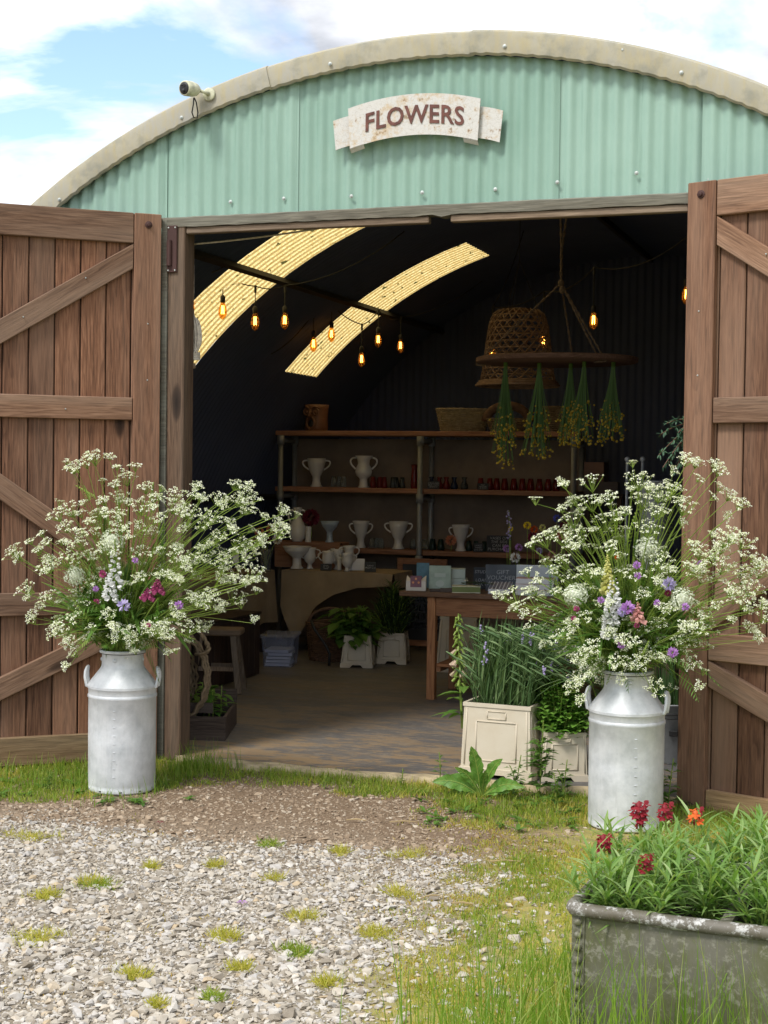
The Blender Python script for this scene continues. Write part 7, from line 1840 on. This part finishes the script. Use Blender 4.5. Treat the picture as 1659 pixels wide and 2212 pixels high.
for (u, v, w_, mt), nm in zip(TU, POSN):
    c = atz(u, v); R = w_ * mpp(c) * rnd.uniform(.5, .85); mb = MB(); nb_ = int(190 * (w_ / 50))
    ctrs = [(rnd.gauss(0, .55) * R, rnd.gauss(0, .45) * R) for _ in range(5)] + [(0, 0)] * 3
    for k in range(nb_):
        cc_ = rnd.choice(ctrs)
        a = rnd.uniform(0, 6.28); r = rnd.random() * R * .8; q = np.array([cc_[0] + math.cos(a) * r, cc_[1] + math.sin(a) * r * .8, 0]); mb.leaf(q, np.array([math.cos(a) * .6 + rnd.gauss(0, .5), math.sin(a) * .6 + rnd.gauss(0, .5), rnd.uniform(.25, 1.1)]), (math.cos(a), math.sin(a), .2), rnd.uniform(.018, .045), .0030, .4, .1, 0, 4)
    tag(mb.build('grass_tuft', M[mt], None, loc=(c[0], c[1], .002)), 'grass tuft, ' + nm, 'grass tuft', 'tufts growing out of the gravel')
# long grass in front of and beside the trough
def tall(n, xlo, xhi, ylo, yhi, h0, h1, dens, nm, lb, wd=.0042):
    x, y = r_.uniform(xlo, xhi, n), r_.uniform(ylo, yhi, n); k = dens(x, y) > r_.random(n); k &= ~in_trough(x, y); x, y = x[k], y[k]; blades(nm, x, y, (h0 + (h1 - h0) * r_.random(len(x)) ** 2.2), wd * (.6 + .8 * r_.random(len(x))), r_, M['grass_tall'], lb, 'grass', .30, .8)
tall(9000, TX0 - .5, TX0 + 1.3, TY0 - .75, TY0 - .015, .14, .46, lambda x, y: np.clip((x - TX0 + .45) / .4, 0, 1) * (.5 + .5 * fbm(x, y, 9, 2)), 'long_grass', 'long bright grass in front of the trough')
tall(3000, TX0 - .5, TX0, TY0 - .2, TY0 + .8, .05, .17, lambda x, y: np.clip((x - TX0 + .45) / .4, 0, 1) * (.5 + .5 * fbm(x, y, 9, 4)), 'long_grass', 'long grass beside the rivetted trough end', .0036)
tall(1700, -2.2, -1.05, -1.35, -.35, .04, .12, lambda x, y: (np.clip((y + 1.25 + (x + 1.7) * -.0) / .4, 0, 1)) * ~in_churn(x, y), 'long_grass', 'lush dark grass below the left door leaf', .004)
tall(700, -1.25, -.9, -.40, -.07, .05, .17, lambda x, y: np.clip(1 - np.abs(x + 1.2) / .3, .15, 1), 'long_grass', 'grass clump at the foot of the left post', .0035)
tall(1300, .35, 1.75, -.75, -.10, .04, .12, lambda x, y: ~in_churn(x, y) * (.35 + .5 * fbm(x, y, 8, 3)), 'long_grass', 'ragged grass in front of the cream buckets', .0035)
# seed stalks and buttercups in the long grass
for k, (u0, v0, u1, v1) in enumerate(((1270, 2212, 1245, 2010), (1310, 2212, 1290, 2040), (1360, 2212, 1330, 2065), (1385, 2212, 1400, 2120), (1480, 2190, 1355, 2095), (1659, 2190, 1560, 2060), (1200, 2140, 1150, 1995), (1500, 2212, 1520, 2100))):
    b = atz(u0, max(v0, 2190)); Y = b[1]; c = at(u1, v1, Y); t = thing('seed_stalk', ORD[k] + ' grass seed stalk from the rivetted corner before the trough', 'grass stalk', (b[0], b[1], 0), 0, 'seed stalks before the trough'); e = c - np.array([b[0], b[1], 0])
    mb = MB(); pts = bez((0, 0, 0), (e[0] * .2, 0, e[2] * .6), e, 10); mb.tube(pts, .0014, 4, False)
    for j in range(26): i = 6 + j % 3; q = pts[i] + (pts[i + 1] - pts[i]) * rnd.random(); mb.leaf(q, nrm(pts[i + 1] - pts[i] + rng.normal(0, .25, 3)), (0, -1, 0), .012, .003, 0, .1, 0, 3)
    mb.build('stalk', M['grass_tall'], t)
for u0, u1, v1, lb in ((1290, 1272, 2109, 'yellow buttercup before the rivetted trough corner'), (1525, 1538, 2028, 'yellow buttercup on a tall stalk right of the other')):
    b = atz(u0, 2200); c = at(u1, v1, b[1]); t = thing('buttercup', lb, 'flower', (b[0], b[1], 0)); e = c - np.array([b[0], b[1], 0]); mb = MB(); mb.tube(bez((0, 0, 0), (e[0] * .2, 0, e[2] * .6), e, 8), .0015, 4, False); mb.build('stem', M['stem'], t)
    mb = MB()
    for j in range(5): a = j * 1.2566; mb.leaf(e, (math.cos(a), math.sin(a) - .2, .7), (0, 0, 1), .012, .012, -.4, .2, 0, 5)
    mb.build('petals', M['butter'], t)
# dock plant, thistly weeds and low leaves by the buckets
c = atz(1040, 1722); t = thing('dock_plant', 'large dock plant with broad wavy leaves before cream bucket', 'plant', c); sD = mpp(c)
for (u, v, w_, tw_) in ((1018, 1617, 30, .2), (1078, 1640, 28, -.5), (935, 1688, 36, .8), (1128, 1700, 30, -.7), (985, 1660, 20, .3), (1098, 1712, 22, .1), (962, 1716, 20, -.2), (1050, 1668, 20, .6)):
    e = at(u, v, c[1] - .05 + rnd.uniform(-.05, .03)) - c; L = float(np.linalg.norm(e)); mb = MB(); d = e / L; x2 = nrm(np.cross(d, (tw_, -1, .25))); nn = np.cross(x2, d); vs, N_ = [], 26; ctr = []
    for i in range(N_):
        s = i / (N_ - 1); p = d * L * s + np.array([0, 0, .14 * L * math.sin(PI * s)]) - nn * .10 * L * s * s; prof_ = max(0.02, math.sin(PI * min(1, s * .86 + .14)) ** .8 * min(1, .25 + 2.2 * max(0, s - .12)))
        hw = w_ * sD / 2 * prof_; ctr.append(p)
        for q in (-1, -.66, -.33, 0, .33, .66, 1):
            jag = 1 + (rnd.uniform(-.13, .13) if abs(q) == 1 else 0); vs.append(p + x2 * hw * q * jag + nn * (hw * .30 * abs(q) + (.16 * hw * math.sin(s * 24 + (3 if q > 0 else 0)) * q * q)))
    mb.add(vs, [(i * 7 + k, i * 7 + k + 1, (i + 1) * 7 + k + 1, (i + 1) * 7 + k) for i in range(N_ - 1) for k in range(6)]); lf = mb.build('leaf', M['dock'], t, True)
    mb = MB(); mb.tube([p_ + nn * .0012 for p_ in ctr], list(np.linspace(.004, .001, N_)), 5)
    for i in range(5, N_ - 3, 3):
        hw = w_ * sD / 2 * .7
        for sg in (-1, 1): mb.tube([ctr[i] + nn * .0015, ctr[min(N_ - 1, i + 2)] + x2 * sg * hw * .75 + nn * (hw * .25 + .0015)], .0009, 3, False)
    mb.build('veins', M['stem'], lf)
for k, (u, v, vt, n_, lb) in enumerate(((1165, 1725, 1555, 26, 'tall serrated weed before the smaller cream bucket'), (1112, 1725, 1630, 14, 'thin weed between dock and buckets'), (1215, 1728, 1640, 14, 'short weed before mint bucket foot'), (955, 1700, 1625, 12, 'small nettle-like weed left of the dock'), (1440, 1725, 1655, 16, 'upright weed right of the right churn'), (1200, 1745, 1670, 14, 'leafy weed low before the buckets'), (865, 1700, 1660, 12, 'small sprouting weed on slab edge'), (100, 1710, 1662, 14, 'leafy weed in grass below left door'), (1475, 1700, 1640, 12, 'weed against the right door foot'), (700, 1705, 1672, 10, 'low weed at slab centre'))):
    c = atz(u, v); c[1] = min(c[1], -.16); h = float(at(u, vt, c[1])[2]); t = thing('weed', lb, 'weed', (c[0], c[1], 0), 0, 'weeds along the doorway'); sb, lb_ = MB(), MB()
    for q in range(2 if n_ > 12 else 1):
        e = np.array([rnd.uniform(-.03, .03), 0, h * (1 - .25 * q)]); pts = bez((0, 0, 0), (.01, 0, h * .5), e, 8); sb.tube(pts, .0025, 4)
        for j in range(n_):
            s = .15 + .85 * j / n_; i = min(6, int(s * 7)); p = pts[i]; a = j * 2.4; L = h * .32 * (1.15 - s * .6); L = min(L, .09); d = np.array([math.cos(a), math.sin(a), .5])
            lb_.leaf(p, d, (0, 0, 1), L, L * .35, .4, .2, 0, 5)
            for sg in (-1, 1): lb_.leaf(p + nrm(d) * L * .45, d + sg * np.array([-math.sin(a), math.cos(a), 0]) * .9, (0, 0, 1), L * .4, L * .16, .3, .2, 0, 3)
    sb.build('stem', M['stem'], t); lb_.build('leaves', M['leaf'], t)
# low broad leaves among the turf by the buckets
x = []
for k in range(60):
    u, v = rnd.uniform(900, 1280), rnd.uniform(1705, 1800)
    if rnd.random() < .35: u, v = rnd.uniform(0, 420), rnd.uniform(1680, 1740)
    c = atz(u, v); c[1] = min(c[1], -.15)
    if in_churn(np.array([c[0]]), np.array([c[1]]))[0]: continue
    x.append(c)
mb = MB()
for c in x:
    for j in range(7): a = rnd.uniform(0, 6.28); mb.leaf((c[0], c[1], .008), (math.cos(a), math.sin(a), rnd.uniform(.3, 1.0)), (0, 0, 1), rnd.uniform(.03, .06), rnd.uniform(.012, .024), .4, .2, 0, 5)
tag(mb.build('ground_cover', M['leaf'], None), 'low broad-leaved weeds mixed in the turf by the doorway', 'ground cover', kind='stuff')
# litter: twigs, petals, blown leaf
for u, v, L, a, lb in ((870, 1782, 58, .1, 'pale leaf blade lying on the trodden earth'), (770, 1778, 44, .0, 'thin straw lying on the trodden earth'), (1090, 1868, 70, .1, 'longest dry stalk lying at the turf edge'), (930, 1945, 46, .5, 'short dry stalk lying in thin turf'), (1000, 1960, 50, -.1, 'dry stalk lying among yellow turf')):
    c = atz(u, v); s = mpp(c); mb = MB(); mb.tube([(-L * s / 2, 0, .010), (0, .004, .013), (L * s / 2, -.003, .010)], [.0025, .004, .002], 5); o = mb.build('dry_stalk', M['straw'], None, loc=(c[0], c[1], .004)); o.rotation_euler = (0, 0, a + .33); tag(o, lb, 'stalk')
for u, v, mt, lb in ((408, 1804, 'white_petal', 'white fallen petals on the gravel'), (345, 1784, 'burgundy_fl', 'dark fallen petals left of the white ones'), (523, 1958, 'purple_fl', 'purple fallen petals in mid gravel')):
    c = atz(u, v); mb = MB()
    for j in range(5): a = j * 1.3; mb.leaf((.006 * math.cos(a), .006 * math.sin(a), .012), (math.cos(a), math.sin(a), .25), (0, 0, 1), .016, .012, .2, .2, 0, 4)
    tag(mb.build('fallen_petals', M[mt], None, loc=(c[0], c[1], .004)), lb, 'petals')
